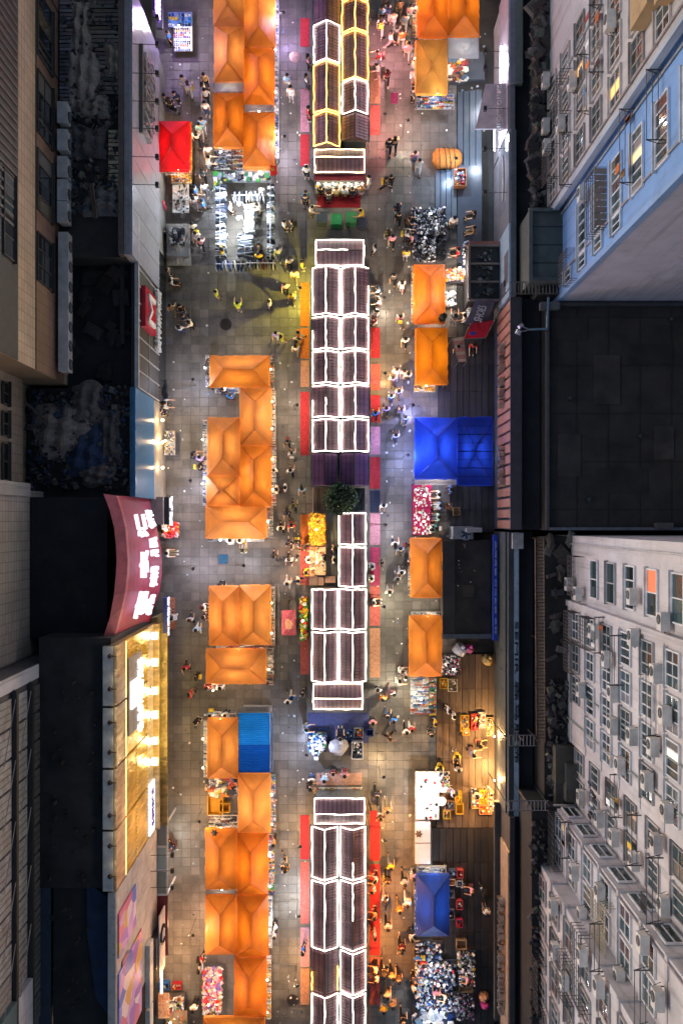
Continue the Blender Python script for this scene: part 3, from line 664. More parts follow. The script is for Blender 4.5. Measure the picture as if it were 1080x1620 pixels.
# ------------------------------------------------------------------ right shop blocks
XR = 10.63
def rplane(px, X): return HC - X*FC/(px-CX)
def rshop(label, y0, y1, ztop, xout, roofcol, wallcol, zlow=2.6, x=XR):
    ya, yb = W(810,y0,ztop).y, W(810,y1,ztop).y
    t = thing('shop_building', label, 'shop building', (x+2,(ya+yb)/2,0))
    MB().box((x+.35,yb,0),(xout,ya,ztop-.4),roofcol).build('body', ROOF, t)
    MB().box((x+.02,yb,.02),(x+.34,ya,ztop),wallcol).build('street_wall', PAINT, t)
    return t, ya, yb
def rpanels(t, x, ya, yb, z0, z1, n, col, mat, gap=.012, rows=1, d=.1, name='fascia_panel', vary=.06):
    wv = (ya-yb)/n; hv = (z1-z0)/rows
    for i in range(n):
        for j in range(rows): MB().box((x-d,yb+i*wv+gap,z0+j*hv+gap),(x+.015,yb+(i+1)*wv-gap,z0+(j+1)*hv-gap),jit(col,vary)).build(name, mat, t)
t, ya, yb = rshop('shop block with pale violet lit fascia at upper right',-40,131,6.2,12.86,(.04,.038,.04),(.3,.28,.33))
rpanels(t,XR,ya,yb,2.8,6.15,5,(.55,.50,.60),GLOSS); MB().box((XR+.36,yb,5.81),(XR+.78,ya,6.3),(.22,.23,.2)).build('parapet', WALLM, t)
tl = thing('fluorescent_strip','upright bright white strip light on the violet fascia','strip light',(XR-.2,W(783,100,4).y,4))
m = MB(); m.bar((XR-.22,W(783,130,4.2).y,4.2),(XR-.22,W(783,72,4.2).y,4.2),.06,(.85,.9,1)); m.build('tube', TUBE, tl); m = MB(); m.box((XR-.16,W(783,131,4.2).y,4.1),(XR-.1,W(783,71,4.2).y,4.3),(.5,.5,.5)); m.build('housing', METAL, tl); light(tl,(XR-.5,W(783,100,4).y,4.2),(.8,.86,1),110,.4)
t, ya, yb = rshop('shop with grey hanging lamps and a slanted pale sign board at upper right',131,204,6.0,12.86,(.03,.028,.03),(.25,.24,.26))
rpanels(t,XR,ya,yb,2.6,5.9,2,(.36,.34,.38),GLOSS)
sb = thing('slanted_sign_board','pale grey sign board slanting out below the violet fascia','sign board',W(775,165,4)); a = [W(768,132,4.6),W(802,132,5.2),W(802,203,5.2),W(752,203,4.2)]
m = MB(); m.add(a+[v-Z*.15 for v in a],[(0,3,2,1),(4,5,6,7),(0,1,5,4),(1,2,6,5),(2,3,7,6),(3,0,4,7)],(.48,.44,.50)); m.build('board', PAINT, sb)
text('SUNYO 阳光时尚', W(790,170,5.1)+Z*.0, (Y*-1-X*.0).normalized(), X, 3.0, .4, PAINT, (.75,.75,.78), sb, 'lettering', .08)
tl2 = thing('fluorescent_strip','white strip light below the slanted sign board','strip light',(XR-.4,W(770,220,3).y,3)); m = MB(); m.bar((XR-.5,W(769,238,3.4).y,3.4),(XR-.5,W(769,204,3.4).y,3.4),.05,(.9,.95,1)); m.build('tube', TUBE, tl2); light(tl2,(XR-.9,W(765,220,3).y,3.2),(.75,.86,1),110,.3)
t, ya, yb = rshop('shop with glossy grey fascia and white swoosh mark at upper right',204,468,6.4,12.86,(.028,.026,.03),(.2,.2,.22))
rpanels(t,XR,ya,W(810,352,6.2).y,2.6,6.3,4,(.25,.26,.29),GLASS)
m = MB(); pts = [Vector((XR-.16,W(783,y,4.4).y,4.4+.25*math.sin((y-246)/74*3))) for y in range(246,322,6)]; m.path(pts,.07,(.75,.75,.78)); m.build('swoosh', PAINT, t)
rpanels(t,XR,W(810,352,6.2).y-.03,yb,2.8,6.35,3,(.42,.58,.72),GLOSS,vary=.03)
for (y0,y1,za,zb2) in ((405,455,4.7,6.1),(452,475,3.3,5.2)): MB().box((XR-.115,W(800,y1,za).y,za),(XR-.10,W(800,y0,za).y,zb2),(.10,.11,.14)).build('print_figure', PAINT, t)
m = MB()
for y in range(5): pass
for k,(py,z) in enumerate(((85,5.4),(111,5.4),(175,5.4),(238,5.2),(307,5.2))):
    spot_arm(XR+.4, W(800,py,z).y, z+.4, 1.9, ORD[k]+' arm spotlight from the top over the upper right shop fronts','arm spotlights over the right shop fronts',-1)
# black glazed balcony box, sign and red awning
bal = thing('glazed_balcony','black balcony box with brown frame and plants beside the blue rack','balcony',W(760,430,0))
a,b = W(742,474,3.2), W(783,388,3.2)
MB().box((a.x,a.y,0),(b.x+.3,b.y,3.0),(.03,.028,.03)).build('box', PAINT, bal)
m = MB()
for k in range(4): y = a.y+(b.y-a.y)*k/3; m.box((a.x,y-.06,3.0),(b.x+.3,y+.06,3.25),(.25,.2,.16))
m.box((a.x-.08,a.y,3.0),(a.x+.08,b.y,3.25),(.25,.2,.16)); m.box((a.x,b.y+.06,2.9),(b.x+.3,b.y+.3,3.2),(.35,.13,.10)); m.build('frame', PAINT, bal)
m = MB()
for _ in range(60):
    x,y = R.uniform(a.x+.5,b.x-.1), R.uniform(a.y+.2,b.y-.2); m.rbox(x,y,3.0,R.uniform(.1,.35),R.uniform(.1,.3),R.uniform(.05,.25),R.uniform(0,3),jit(R.choice([(.06,.07,.06),(.10,.10,.11),(.04,.05,.03),(.2,.2,.2)]),.3),top=.7)
tag(m.build('clutter', GOODS, bal), kind='stuff')
sg = thing('black_sign','black slanted sign board with white lettering above the red awning','shop sign',W(758,492,3.3)); q = [W(752,474,3.6),W(783,474,3.6),W(772,511,2.9),W(736,511,2.9)]
m = MB(); m.add(q+[v-Z*.2 for v in q],[(0,3,2,1),(4,5,6,7),(0,1,5,4),(1,2,6,5),(2,3,7,6),(3,0,4,7)],(.09,.08,.11)); m.build('board', PAINT, sg)
text('SHOESY', W(760,493,3.32)+Z*.06, (Y*1+X*.35).normalized(), (X*-1+Y*.35).normalized(), 1.36, .55, PAINT, (.75,.75,.78), sg, 'lettering', .06)
ra = thing('red_awning','small red awning with blue mark below the black sign','awning',W(755,525,0)); q = [W(744,512,3.0),W(782,506,3.2),W(768,534,2.6),W(733,536,2.5)]
MB().patch(*q,6,4,(.55,.012,.035),noise=.015).build('fabric', CANVAS, ra); m = MB(); m.bar(q[0],q[3],.03); m.bar(q[1],q[2],.03); m.bar(q[3],q[2],.03); m.build('frame', METAL, ra)
m = MB(); p = W(748,527,2.78); m.rbox(p.x,p.y,2.80,.4,.22,.03,.1,(.02,.09,.45)); m.build('mark', PAINT, ra)
# slatted red-brown front
t, ya, yb = rshop('shop front of red brown slats with dark blue gaps and raised letters',470,838,7.3,12.36,(.012,.012,.018),(.02,.03,.06))
hz = 7.2; n = 21; wv = (ya-yb)/n
for i in range(n): MB().box((XR-.16,yb+i*wv+.07,2.5),(XR+.01,yb+(i+1)*wv-.10,hz),jit((.34,.155,.115),.08)).build('slat', PAINT, t)
MB().box((XR-.2,yb,7.2),(XR+.5,ya,7.34),(.06,.05,.06)).build('coping', PAINT, t)
for (y0,y1,s) in ((545,645,'THE ONE'),(706,738,'SPO'),(743,770,'RT')):
    z=4.9; yc=W(794,(y0+y1)/2,z).y; text(s,(XR-.2,yc,z),-Y,Z,(y1-y0)*.041,.9,METAL,(.5,.45,.4),t,'lettering',.3)
# ledge with letters
t, ya, yb = rshop('long low block with a white ledge and letters below the slatted front',842,1292,5.6,12.28,(.022,.022,.026),(.05,.06,.07))
MB().box((XR+.36,yb,5.2),(XR+.66,ya,5.62),(.42,.53,.62)).build('ledge', WALLM, t); MB().box((XR+.2,W(796,868,5.6).y,5.62),(XR+.9,W(796,843,5.6).y,5.9),(.55,.52,.52)).build('ledge_box', PAINT, t)
rpanels(t,XR+.02,ya,yb,2.5,5.0,14,(.06,.075,.085),PAINT)
text('SEMIR 森马服饰',(XR+.51,W(797,1095,5.6).y,5.64),-Y,X,9.0,.27,PAINT,(.03,.03,.04),t,'lettering',.05)
bs = thing('blue_sign_strip','narrow royal blue sign strip with white characters beside the dark entrance roof','shop sign',(XR-.5,W(777,930,2.5).y,2.5))
MB().box((XR-.48,W(777,1012,2.4).y,2.3),(XR-.2,W(777,846,2.4).y,2.9),(.02,.07,.55)).build('board', PAINT, bs)
text('品牌男装 时尚女装 名鞋',(XR-.34,W(777,930,2.9).y,2.905),-Y,X,6.2,.12,PAINT,(.75,.8,.9),bs,'lettering',.02)
fanb = thing('roof_fan','grey metal box with a round fan below the plank deck','fan',W(735,843,2.3)); a,b = W(716,853,2.3),W(748,833,2.3)
MB().box((a.x,a.y,0),(b.x,b.y,2.4),(.30,.31,.34)).build('casing', PAINT, fanb); p = W(736,845,2.4); m = MB(); m.lathe(p.x,p.y,[(.43,2.4),(.43,2.5),(.38,2.5),(.36,2.43)],(.35,.37,.42),n=20); m.build('ring', METAL, fanb)
m = MB(); 
for k in range(5): g = k*1.257; m.rbox(p.x+.18*math.cos(g),p.y+.18*math.sin(g),2.435,.3,.12,.03,g,(.05,.06,.09))
m.build('blade', METAL, fanb)
wb = thing('white_box_unit','white metal box beside the round fan','metal box',W(750,838,2.6)); a,b = W(737,842,2.7),W(762,835,2.7); m = MB(); m.box((a.x,a.y,0),(b.x,b.y,2.75),(.55,.55,.56)); m.build('casing', PAINT, wb); m = MB(); m.box((a.x+.1,a.y+.08,2.75),(b.x-.1,b.y-.08,2.78),(.45,.45,.47)); m.build('lid', PAINT, wb)
for (px,py,lab) in ((758,836,'wide dark cable box'),): pass
# lower right dark shops with letters
t, ya, yb = rshop('dark block with a lit fascia of raised letters at lower right',1294,1660,6.0,12.36,(.02,.02,.022),(.06,.05,.05))
rpanels(t,XR+.02,W(800,1340,5).y,yb,3.2,5.95,8,(.36,.26,.19),PAINT); MB().box((XR-.4,yb,2.4),(XR+.0,ya,2.9),(.08,.075,.07)).build('canopy', PAINT, t)
text('TRENDS FASHION',(XR-.16,W(789,1510,4.6).y,4.5),-Y,Z,7.6,.9,METAL,(.5,.46,.42),t,'lettering',.3)
wl = thing('wall_light','warm wall light over the plank deck trays','wall light',(XR-.3,W(779,1240,2.2).y,2.2))
for py,pw_ in ((1165,170),(1235,230),(1275,120)): bulb(wl,(XR-.35,W(778,py,2.3).y,2.35),(1,.56,.2),pw_*3.2,.07)

# ------------------------------------------------------------------ dark roofs between the shops and the flats
al = tag(MB().box((11.0,-46,0),(12.36,-.93,3.0),(.03,.028,.027)).build('alley_roof', ROOF), kind='structure')
tag(MB().box((12.37,-17.0,0),(14.6,-.93,8.0),(.022,.021,.022)).build('low_roof', ROOF), kind='structure'); tag(MB().box((11.3,-46,0),(14.6,-17.03,9.4),(.016,.016,.018)).build('low_roof', ROOF), kind='structure')
tag(MB().box((11.9,13.75,0),(13.6,46,8.4),(.03,.03,.032)).build('alley_roof', ROOF), kind='structure')
bigr = thing('flat_roof_building','building with a large black flat roof between the two blocks of flats','building',(18,6.5,0))
MB().box((12.43,-.54,0),(33,13.28,8.0),(.028,.023,.021)).build('roof', ROOF, bigr)
m = MB(); m.box((12.43,-.53,8.0),(12.6,13.28,8.3),(.07,.065,.075)); m.box((12.62,-.53,8.0),(33,-.36,8.35),(.12,.13,.16)); m.box((12.62,13.08,8.0),(33,13.28,8.4),(.04,.04,.045)); m.build('parapet', PAINT, bigr)
m = MB()
for k in range(9):
    x = 14.3+k*1.93; m.box((x,-.3,8.0),(x+.05,13.0,8.03),(.015,.012,.012))
for k in range(5): y = .7+k*2.93; m.box((12.65,y,8.0),(33,y+.06,8.035),(.015,.012,.012))
m.build('seam', ROOF, bigr)
for (px,py,wd,ln,cc) in ((900,520,2.2,1.4,.8),(960,600,1.6,3.0,1.5),(1030,560,2.6,1.2,.6),(900,720,1.4,2.6,1.4),(985,760,3.0,1.5,.7),(1050,700,1.2,2.0,1.6)):
    p = W(px,py,8.05); MB().box((p.x-wd/2,p.y-ln/2,8.0),(p.x+wd/2,p.y+ln/2,8.045+.004*cc),tuple(v*cc for v in (.028,.023,.021))).build('felt_patch', ROOF, bigr)
for (px,py) in ((1060,505),(900,630),(1010,690),(930,790)):
    p = W(px,py,8.3); m = MB(); m.lathe(p.x,p.y,[(.09,8.0),(.09,8.35),(.17,8.37),(.12,8.5)],(.10,.10,.10),n=10); m.build('roof_vent', METAL, bigr)
p = W(1050,836,8.4); MB().box((p.x-.5,p.y-.02,8.04),(p.x+.5,p.y+.35,8.6),(.09,.08,.08)).build('vent_box', PAINT, bigr)
mast = thing('floodlight_mast','twin floodlight heads on a bent pipe beside the black flat roof','floodlight mast',W(866,495,8.3))
a = W(867,470,8.6); b = W(865,520,8.6); c = W(838,521,8.8); m = MB(); m.path([a,b,c],.07,(.30,.42,.52),n=6); m.bar((b.x,b.y,8.3),(b.x,b.y,8.62),.06,(.3,.3,.3)); m.build('pipe', METAL, mast)
for (px,py,g) in ((824,515,.6),(820,525,-.4)):
    p = W(px,py,8.8); m = MB(); m.rbox(p.x,p.y,8.62,.34,.24,.28,g,(.55,.55,.55),top=.7); m.bar(c,(p.x,p.y,8.75),.04,(.3,.3,.3)); m.build('lamp_head', METAL, mast)
p = W(868,485,8.2); bx = thing('roof_box','grey metal box on the black flat roof beside the bent pipe','metal box',p); MB().box((p.x-.57,p.y-.21,8.04),(p.x+.57,p.y+.21,8.5),(.16,.15,.15)).build('casing', PAINT, bx); MB().box((p.x-.59,p.y-.23,8.5),(p.x+.59,p.y+.23,8.54),(.12,.11,.11)).build('lid', PAINT, bx)
shed = thing('roof_shed','dark green flat topped shed below the blue wall','shed',W(870,388,5)); a,b = W(838,445,9.4),W(908,330,9.4)
MB().box((a.x,a.y,0),(b.x,b.y,9.4),(.06,.075,.07)).build('walls', PAINT, shed); m = MB(); m.box((a.x-.1,a.y,9.4),(a.x+.12,b.y,9.6),(.09,.10,.10)); m.box((a.x+.12,b.y-.2,9.4),(b.x,b.y,9.6),(.07,.09,.09)); m.box((a.x+.12,a.y,9.4),(b.x,a.y+.2,9.6),(.06,.07,.07)); m.build('rim', PAINT, shed)
m = MB()
for k in range(1,4): y=a.y+(b.y-a.y)*k/4; m.box((a.x+.13,y,9.4),(b.x,y+.05,9.43),(.02,.025,.022))
m.build('seam', ROOF, shed)
def ladder(label, p, q, width, step, col, name='metal_ladder', cat='ladder'):
    p, q = Vector(p), Vector(q); d = (q-p).normalized(); s = d.cross(Z).normalized()*width/2; t = thing(name, label, cat, p, None)
    m = MB(); m.bar(p+s,q+s,.035,col); m.bar(p-s,q-s,.035,col); m.build('side_rail', METAL, t)
    n = int((q-p).length/step); rm = None
    for k in range(n):
        c0 = p+d*(k+.5)*step; m = MB(); m.bar(c0+s,c0-s,.03,jit(col,.2)); m.build('rung', METAL, t)
    for e in (0,.5,1): e0 = p.lerp(q,e); MB().bar(e0,(e0.x,e0.y,3.0),.04,col).build('support', METAL, t)
ladder('long rusty cable ladder running along the dark alley', W(853,852,8.5), W(855,1175,8.5), (.52), .21, (.17,.115,.095))
ladder('short grey grille bridge crossing the alley beside the rusty ladder end', W(803,1172,8.6), W(850,1172,8.6), .64, .21, (.22,.22,.24))
ladder('lower grey grille bridge crossing the alley', W(803,1275,9.7), W(868,1275,9.7), .57, .21, (.22,.22,.24))
ladder('grey grille bridge between slatted front and pale flats', W(806,455,8.7), W(912,455,8.7), .7, .21, (.17,.16,.16))
def rubble(px0, py0, px1, py1, z, n, pal, lab, s=(.2,1.0)):
    m = MB()
    for _ in range(n):
        p = W(R.uniform(px0,px1),R.uniform(py0,py1),z); c = jit(R.choice(pal),.4)
        if R.random()<.6: m.rbox(p.x,p.y,z,R.uniform(*s),R.uniform(*s),R.uniform(.05,.4),R.uniform(0,3),c,top=R.uniform(.5,1))
        else: m.blob(p.x,p.y,z+.1,R.uniform(*s)*.5,R.uniform(*s)*.5,R.uniform(.1,.35),c,n=7,rings=2,j=.5)
    return tag(m.build('rooftop_clutter', CLOTH), lab, None, None, 'stuff')
DK = [(.05,.045,.04),(.09,.085,.08),(.03,.03,.034),(.13,.12,.11),(.06,.05,.045)]
rubble(868,1080,912,1260,8.0,150,DK,'dark scrap on the alley roof',(.1,.6)); rubble(868,850,914,1070,8.0,26,DK,'dark scrap in the alley'); rubble(838,1300,868,1620,9.4,90,DK[:3],'dark scrap on the lower alley roof',(.1,.4)); rubble(845,0,872,330,8.4,110,DK,'dark scrap in the upper alley'); rubble(842,0,850,330,8.4,30,DK,'dark scrap beside the shed')
m = MB()
for k,(x0,x1) in enumerate(((804,822),(824,846))):
    for (y0,y1) in ((850,1160),(1180,1265),(1285,1620)): a,b = W(x0,y1,3.0),W(x1,y0,3.0)
for y0 in range(860,1600,66):
    for x in (803,826): a = W(x,y0+60,4.9); b = W(x+19,y0,4.9); MB().box((a.x,a.y,2.9),(b.x,b.y,3.05+R.uniform(0,.1)),jit((.05,.048,.05),.3)).build('roof_slab', ROOF, al)
cb = thing('roof_cabinet','dark concrete cabinets at the foot of the pale flats','cabinet',W(880,1215,3))
for (x0,y0,x1,y1,h) in ((850,1180,912,1205,4.2),(865,1206,930,1232,4.6),(850,1230,890,1262,3.8)):
    a,b = W(x0,y1,h),W(x1,y0,h+4.5); MB().box((a.x,a.y,8.0),(b.x,b.y,h+4.9),jit((.09,.08,.07),.3)).build('block', ROOF, cb)

# ------------------------------------------------------------------ blocks of flats on the right
fl = thing('apartment_building','pale block of flats with stepped bays and many windows at lower right','apartment building',(19,-18,0))
PALE = (.52,.495,.51); TOPZ = 33
XC, XC2, XC3, XD, XE = 14.0, 13.79, 14.05, 12.79, 11.85
def fwall(x, y0, y1, z0=0, z1=TOPZ, col=PALE, name='wall'): return MB().box((x,y1,z0),(33,y0,z1),col).build(name, WALLM, fl)
yA, yB, yC, yD, yE, yEnd = -.86, -4.93, -13.29, -17.07, -20.43, -44
fwall(XC,yA,yB); fwall(XC2,yB-.004,yC); fwall(XC3,yC-.004,yD); fwall(XD,yD-.004,yE); fwall(XE,yE-.004,yEnd)
MB().box((XC-.001,yB-.18,0),(XC-.33,yB+.16,TOPZ),tuple(v*.95 for v in PALE)).build('pilaster', WALLM, fl)
m = MB()
for z in range(0,7):
    zz = 9.0+z*3.05
    for (x,a,b) in ((XC2,yB-.3,yC),(XC3,yC-.1,yD),(XD,yD-.1,yE),(XE,yE-.1,yEnd)): m.box((x-.05,b+.02,zz-.2),(x-.002,a,zz+.02),tuple(v*.9 for v in PALE))
m.build('floor_band', WALLM, fl)
litc = ((1,.75,.4),(1,))
lits = {(1,4):((.30,.07,.03),(0,)),(2,3):((.8,.62,.35),(0,)),(3,5):((.5,.42,.3),(1,))}
for f in range(6):
    zc = 10.1+f*3.05
    if f: window(fl,(XC-.02,-3.2,zc),-Y,2.15,1.35,2,1,lit=((.40,.10,.04),(0,)) if f==4 else None,sill=(f>1))
    for k in range(4):
        if f==0 and k>2: continue
        window(fl,(XC2-.02,-6.15-k*1.87,zc),-Y,1.6,1.45,3,2,lit=((.55,.5,.42),(1,)) if (f,k) in ((4,3),(5,2)) else None)
    for k in range(2): window(fl,(XC3-.02,-14.2-k*1.72,zc),-Y,1.36,1.4,2,2,(.45,.42,.42))
    for k in range(2): window(fl,(XD-.02,-17.95-k*1.58,zc),-Y,1.36,1.5,2,2)
    window(fl,(13.45,yD+.02,zc+.2),-X,.85,1.75,2,1,sill=False) if True else None
    for k in range(5): window(fl,(XE-.02,-21.6-k*1.96,zc),-Y,1.5,1.5,3 if k%2 else 2,2,(.40,.37,.36))
# the side walls of the stepped bays look up the picture: one window each
MB().box((12.2-.5,-26.6,21.5),(24,-23.6,TOPZ),tuple(v*.9 for v in PALE)).build('bay', WALLM, fl)
window(fl,(12.5,-23.58,26),-X,.9,1.6,2,1,sill=False)
def cage(par, x, yc, zc, wv, hv, d=.55, col=(.07,.06,.06), nv=8, nh=5):
    m = MB()
    for k in range(nv+1): y = yc-wv/2+wv*k/nv; m.bar((x-d,y,zc-hv/2),(x-d,y,zc+hv/2),.018,col)
    for k in range(nh+1):
        z = zc-hv/2+hv*k/nh; m.bar((x-d,yc-wv/2,z),(x-d,yc+wv/2,z),.018,col)
        for e in (-1,1): m.bar((x-d,yc+e*wv/2,z),(x,yc+e*wv/2,z),.018,col)
    m.build('window_cage', PAINT, par)
for (x,y,z,wv) in ((XC2,-6.15,10.1,1.7),(XC2,-6.15,13.15,1.7),(XC,-3.2,10.1,2.3),(XC2,-8.0,10.1,1.7),(XD,-18.7,10.1,3.0),(XE,-23.6,16.2,2.1),(XE,-21.6,19.2,3.6),(XE,-27.1,10.1,2.8)): cage(fl,x,y,z,wv,1.7)
for f in range(7):
    z = 8.9+f*3.05
    MB().box((XD-.10,yD-.9,z),(XC3-.05,yD+.10,z+.28),tuple(v*.85 for v in PALE)).build('bay_ledge', WALLM, fl)
    MB().box((XE-.10,yE-.9,z),(XD-.05,yE+.10,z+.28),tuple(v*.85 for v in PALE)).build('bay_ledge', WALLM, fl)
cage(fl,XD,-19.6,19.5,3.0,2.4,.5,(.35,.28,.18),16,9)
G = 'air conditioners on the pale flats'
acs = [(905,925,'beige air conditioner by the dark ground corner of the pale flats'),(920,940,'grey air conditioner beside the pilaster foot of the pale flats'),(1010,945,'air conditioner under the orange curtained window'),(925,1094,'air conditioner at the dark base left of the tall pilaster'),(978,1100,'air conditioner between the second and third floor windows of the pale flats'),(1050,1068,'air conditioner at the right edge high on the pale flats'),(978,1152,'air conditioner just below another on the third floor'),(1010,1168,'air conditioner with curled hose in the middle of the pale flats'),(1045,1185,'air conditioner with dark top near the right edge'),(925,1265,'pale air conditioner above the lower grille bridge'),(955,1300,'dark red covered air conditioner on the stepped bays'),(980,1330,'air conditioner behind the second bay window'),(1013,1368,'air conditioner on the inner corner of the stepped bays'),(958,1418,'air conditioner next to the brass window cage top'),(928,1455,'air conditioner on the left bay face'),(905,1468,'small air conditioner low on the lower bays'),(882,1440,'air conditioner stacked over the lower alley'),(885,1510,'round fronted air conditioner beside the blue cloth'),(930,1520,'tan air conditioner above the small cage'),(958,1570,'air conditioner left of the curled hose at the bottom'),(990,1555,'large air conditioner right of the brass cage at the bottom')]
acs += [(945,1000,'air conditioner in the first row beside the stacked grilles'),(1012,1010,'air conditioner between the upper windows right of the pilaster'),(1062,985,'air conditioner at the right edge just under the pilaster'),(968,1045,'air conditioner hung left of the long drying rack'),(1065,1135,'air conditioner at the right edge beside the tall drying rack'),(990,1215,'air conditioner below the small dark clothes'),(1035,1240,'air conditioner near the lit right hand windows'),(1068,1290,'air conditioner at the right edge above the stepped bays'),(1050,1340,'air conditioner right of the covered red one'),(915,1385,'air conditioner under the lowest bay window'),(1062,1440,'air conditioner at the far right of the bays'),(1030,1500,'air conditioner below the last bay window'),(900,1560,'air conditioner low by the bottom alley'),(1055,1590,'air conditioner in the bottom right corner')]
for (px,py,lab) in acs:
    X0 = None
    for x in (XC,XC2,XC3,XD,XE):
        z = rplane(px+8,x); y = W(px+8,py,z).y
        lo, hi = {XC:(yB,yA),XC2:(yC,yB),XC3:(yD,yC),XD:(yE,yD),XE:(yEnd,yE)}[x]
        if lo <= y <= hi: X0 = x; break
    if X0 is None: X0 = XD; z = rplane(px+8,X0); y = W(px+8,py,z).y
    ac((X0-.34,y,max(3.2,z-.7)),-math.pi/2,lab,G,.86)
G2 = 'drying racks on the flats'
for k,(px,py,ln,lab) in enumerate(((960,1005,2.6,'drying rack on the second row window of the pale flats'),(985,1045,3.4,'drying rack between window columns of the pale flats'),(1045,1110,4.2,'tall drying rack near the right edge of the pale flats'),(985,1260,3.0,'drying rack hung with small dark clothes'),(1015,1330,3.0,'drying rack beside the dark red covered air conditioner'),(1050,1410,3.4,'drying rack on the right inner wall of the stepped bays'),(905,1330,2.8,'drying rack on the lowest stepped bay'),(955,1500,3.0,'drying rack left of the brass cage'),(1030,1580,3.0,'drying rack by the lit window at bottom right'))):
    x = XC2 if py<1180 else XC3 if py<1300 else XD if py<1400 else XE; z = rplane(px,x); rack(lab,(x-.02,W(px,py,z).y,z),-X,Y,.65,ln*K,.3,G2)
m = MB()
for k in range(9):
    x = XC2-.45; z = 15.0; m.rbox(x+R.uniform(-.2,.2),-14.0-k*.22,z-.5,.05,.16,.5,R.uniform(-.3,.3),jit(R.choice(PD),.2))
tag(m.build('hanging_clothes', CLOTH), 'small clothes hanging on the flats drying rack', None, None, 'stuff')

fu = thing('apartment_building','block of flats with cream and sky blue faces at upper right','apartment building',(20,23,0))
CREAM = (.44,.425,.44); BLUE_LIT = (.17,.32,.62); XA, XB = 12.57, 13.14; yA1, yA2, yB2 = 45, 18.71, 13.41  # the blue face's paint colour also takes in the blue light falling on it
MB().box((XA,yA2,0),(33,yA1,34),CREAM).build('cream_wall', WALLM, fu); MB().box((XA+.01,yB2,0),(45,yA2-.004,34),BLUE_LIT).build('blue_lit_wall', WALLM, fu) if False else None
MB().box((XB,yB2+.06,0),(33,yA2-.02,34),BLUE_LIT).build('blue_lit_wall', WALLM, fu)
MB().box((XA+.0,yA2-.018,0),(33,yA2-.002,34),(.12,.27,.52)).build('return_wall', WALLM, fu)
MB().box((XB,yB2,0),(33,yB2+.055,34),(.43,.43,.53)).build('end_wall', WALLM, fu)
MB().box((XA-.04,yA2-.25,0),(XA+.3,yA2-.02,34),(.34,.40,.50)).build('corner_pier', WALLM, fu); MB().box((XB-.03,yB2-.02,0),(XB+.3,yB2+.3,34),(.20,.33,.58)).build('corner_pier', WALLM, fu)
for f in range(7):
    zc = 9.6+f*3.0
    for k in range(4): window(fu,(XA-.02,19.8+k*1.96,zc),-Y,1.62,1.5,3,2,(.55,.5,.48),lit=((.9,.45,.12),(1,)) if (f,k) in ((4,0),(2,2)) else None)
    if f: window(fu,(XB-.02,16.0,zc+1.3),-Y,2.8,1.45,5,1,(.58,.62,.7),lit=((1,.62,.25),(2,)) if f==4 else None)
    if f<4: window(fu,(XB-.02,14.2,zc+1.3),-Y,.8,1.3,2,1,(.5,.55,.62))
MB().box((XA-.64,yA2+1.6,25.4),(XA+.05,30,27.4),(.42,.29,.16)).build('balcony', WALLM, fu); MB().box((XA-.64,yA2+1.0,28.2),(XA+.05,30,30),(.46,.30,.15)).build('balcony', WALLM, fu)
for (x,y,z,wv) in ((XA,20.9,10.0,1.9),(XA,23.6,12.8,2.3),(XB,14.4,11.8,1.7),(XB,16.1,17.2,3.0)): cage(fu,x,y,z,wv,1.8,.6)
for k in range(9):
    y = 14.7+k*.32; MB().box((XB-.62,y,18.1),(XB-.01,y+.27,18.15),jit((.20,.15,.12),.15)).build('cage_roof_slat', PAINT, fu)
G = 'air conditioners on the cream and blue flats'
for (px,py,x,lab) in ((868,122,XA,'beige air conditioner on the upper cream wall beside the dark alley'),(912,122,XA,'air conditioner in the middle of the upper cream wall'),(868,195,XA,'blue sided air conditioner halfway down the cream wall'),(870,228,XA,'lowest air conditioner on the cream wall'),(893,190,XA,'air conditioner beside a round black fan on the cream wall'),(975,25,XA,'brown air conditioner high on the cream wall'),(928,302,XB,'pale air conditioner in the corner of the blue wall')):
    z = max(5.2,rplane(px+8,x)); ac((x-.34,W(px+8,py,z).y,z-.7),-math.pi/2,lab,G,.9)
G2 = 'drying racks on the flats'
for (px,py,ln,lab) in ((935,130,4.0,'long drying rack on the cream wall'),(955,60,4.5,'topmost drying rack on the cream wall'),(905,250,4.0,'lower drying rack on the cream wall')): z = rplane(px,XA); rack(lab,(XA-.02,W(px,py,z).y,z),-X,Y,.72,ln*K,.4,G2)
for (px,py,ln,lab) in ((1005,230,4.6,'drying rack over the blue wall windows'),(1050,165,4.0,'drying rack at the right edge of the blue wall')): z = rplane(px,XB); rack(lab,(XB-.02,W(px,py,z).y,z),-X,Y,.72,ln*K,.4,G2)
p = W(968,457,9); t = thing('roof_box','pale lit air handling box at the foot of the lavender wall','metal box',p); MB().box((p.x-.57,p.y-.21,8.06),(p.x+.57,p.y+.21,8.9),(.4,.42,.48)).build('casing', PAINT, t); MB().box((p.x-.5,p.y-.18,8.9),(p.x+.5,p.y+.18,8.95),(.3,.3,.34)).build('lid', PAINT, t)

for (par,x,y) in ((fl,XC,-1.35),(fl,XC2,-9.9),(fl,XC2,-11.9),(fl,XD,-17.25),(fl,XE,-24.4),(fl,XE,-28.2),(fu,XA,19.0),(fu,XA,25.2),(fu,XB,18.3),(fu,XB,14.75)):
    m = MB(); m.bar((x-.08,y,6),(x-.08,y,32),.05,jit((.33,.33,.35),.3),n=6); m.build('drainpipe', PAINT, par)
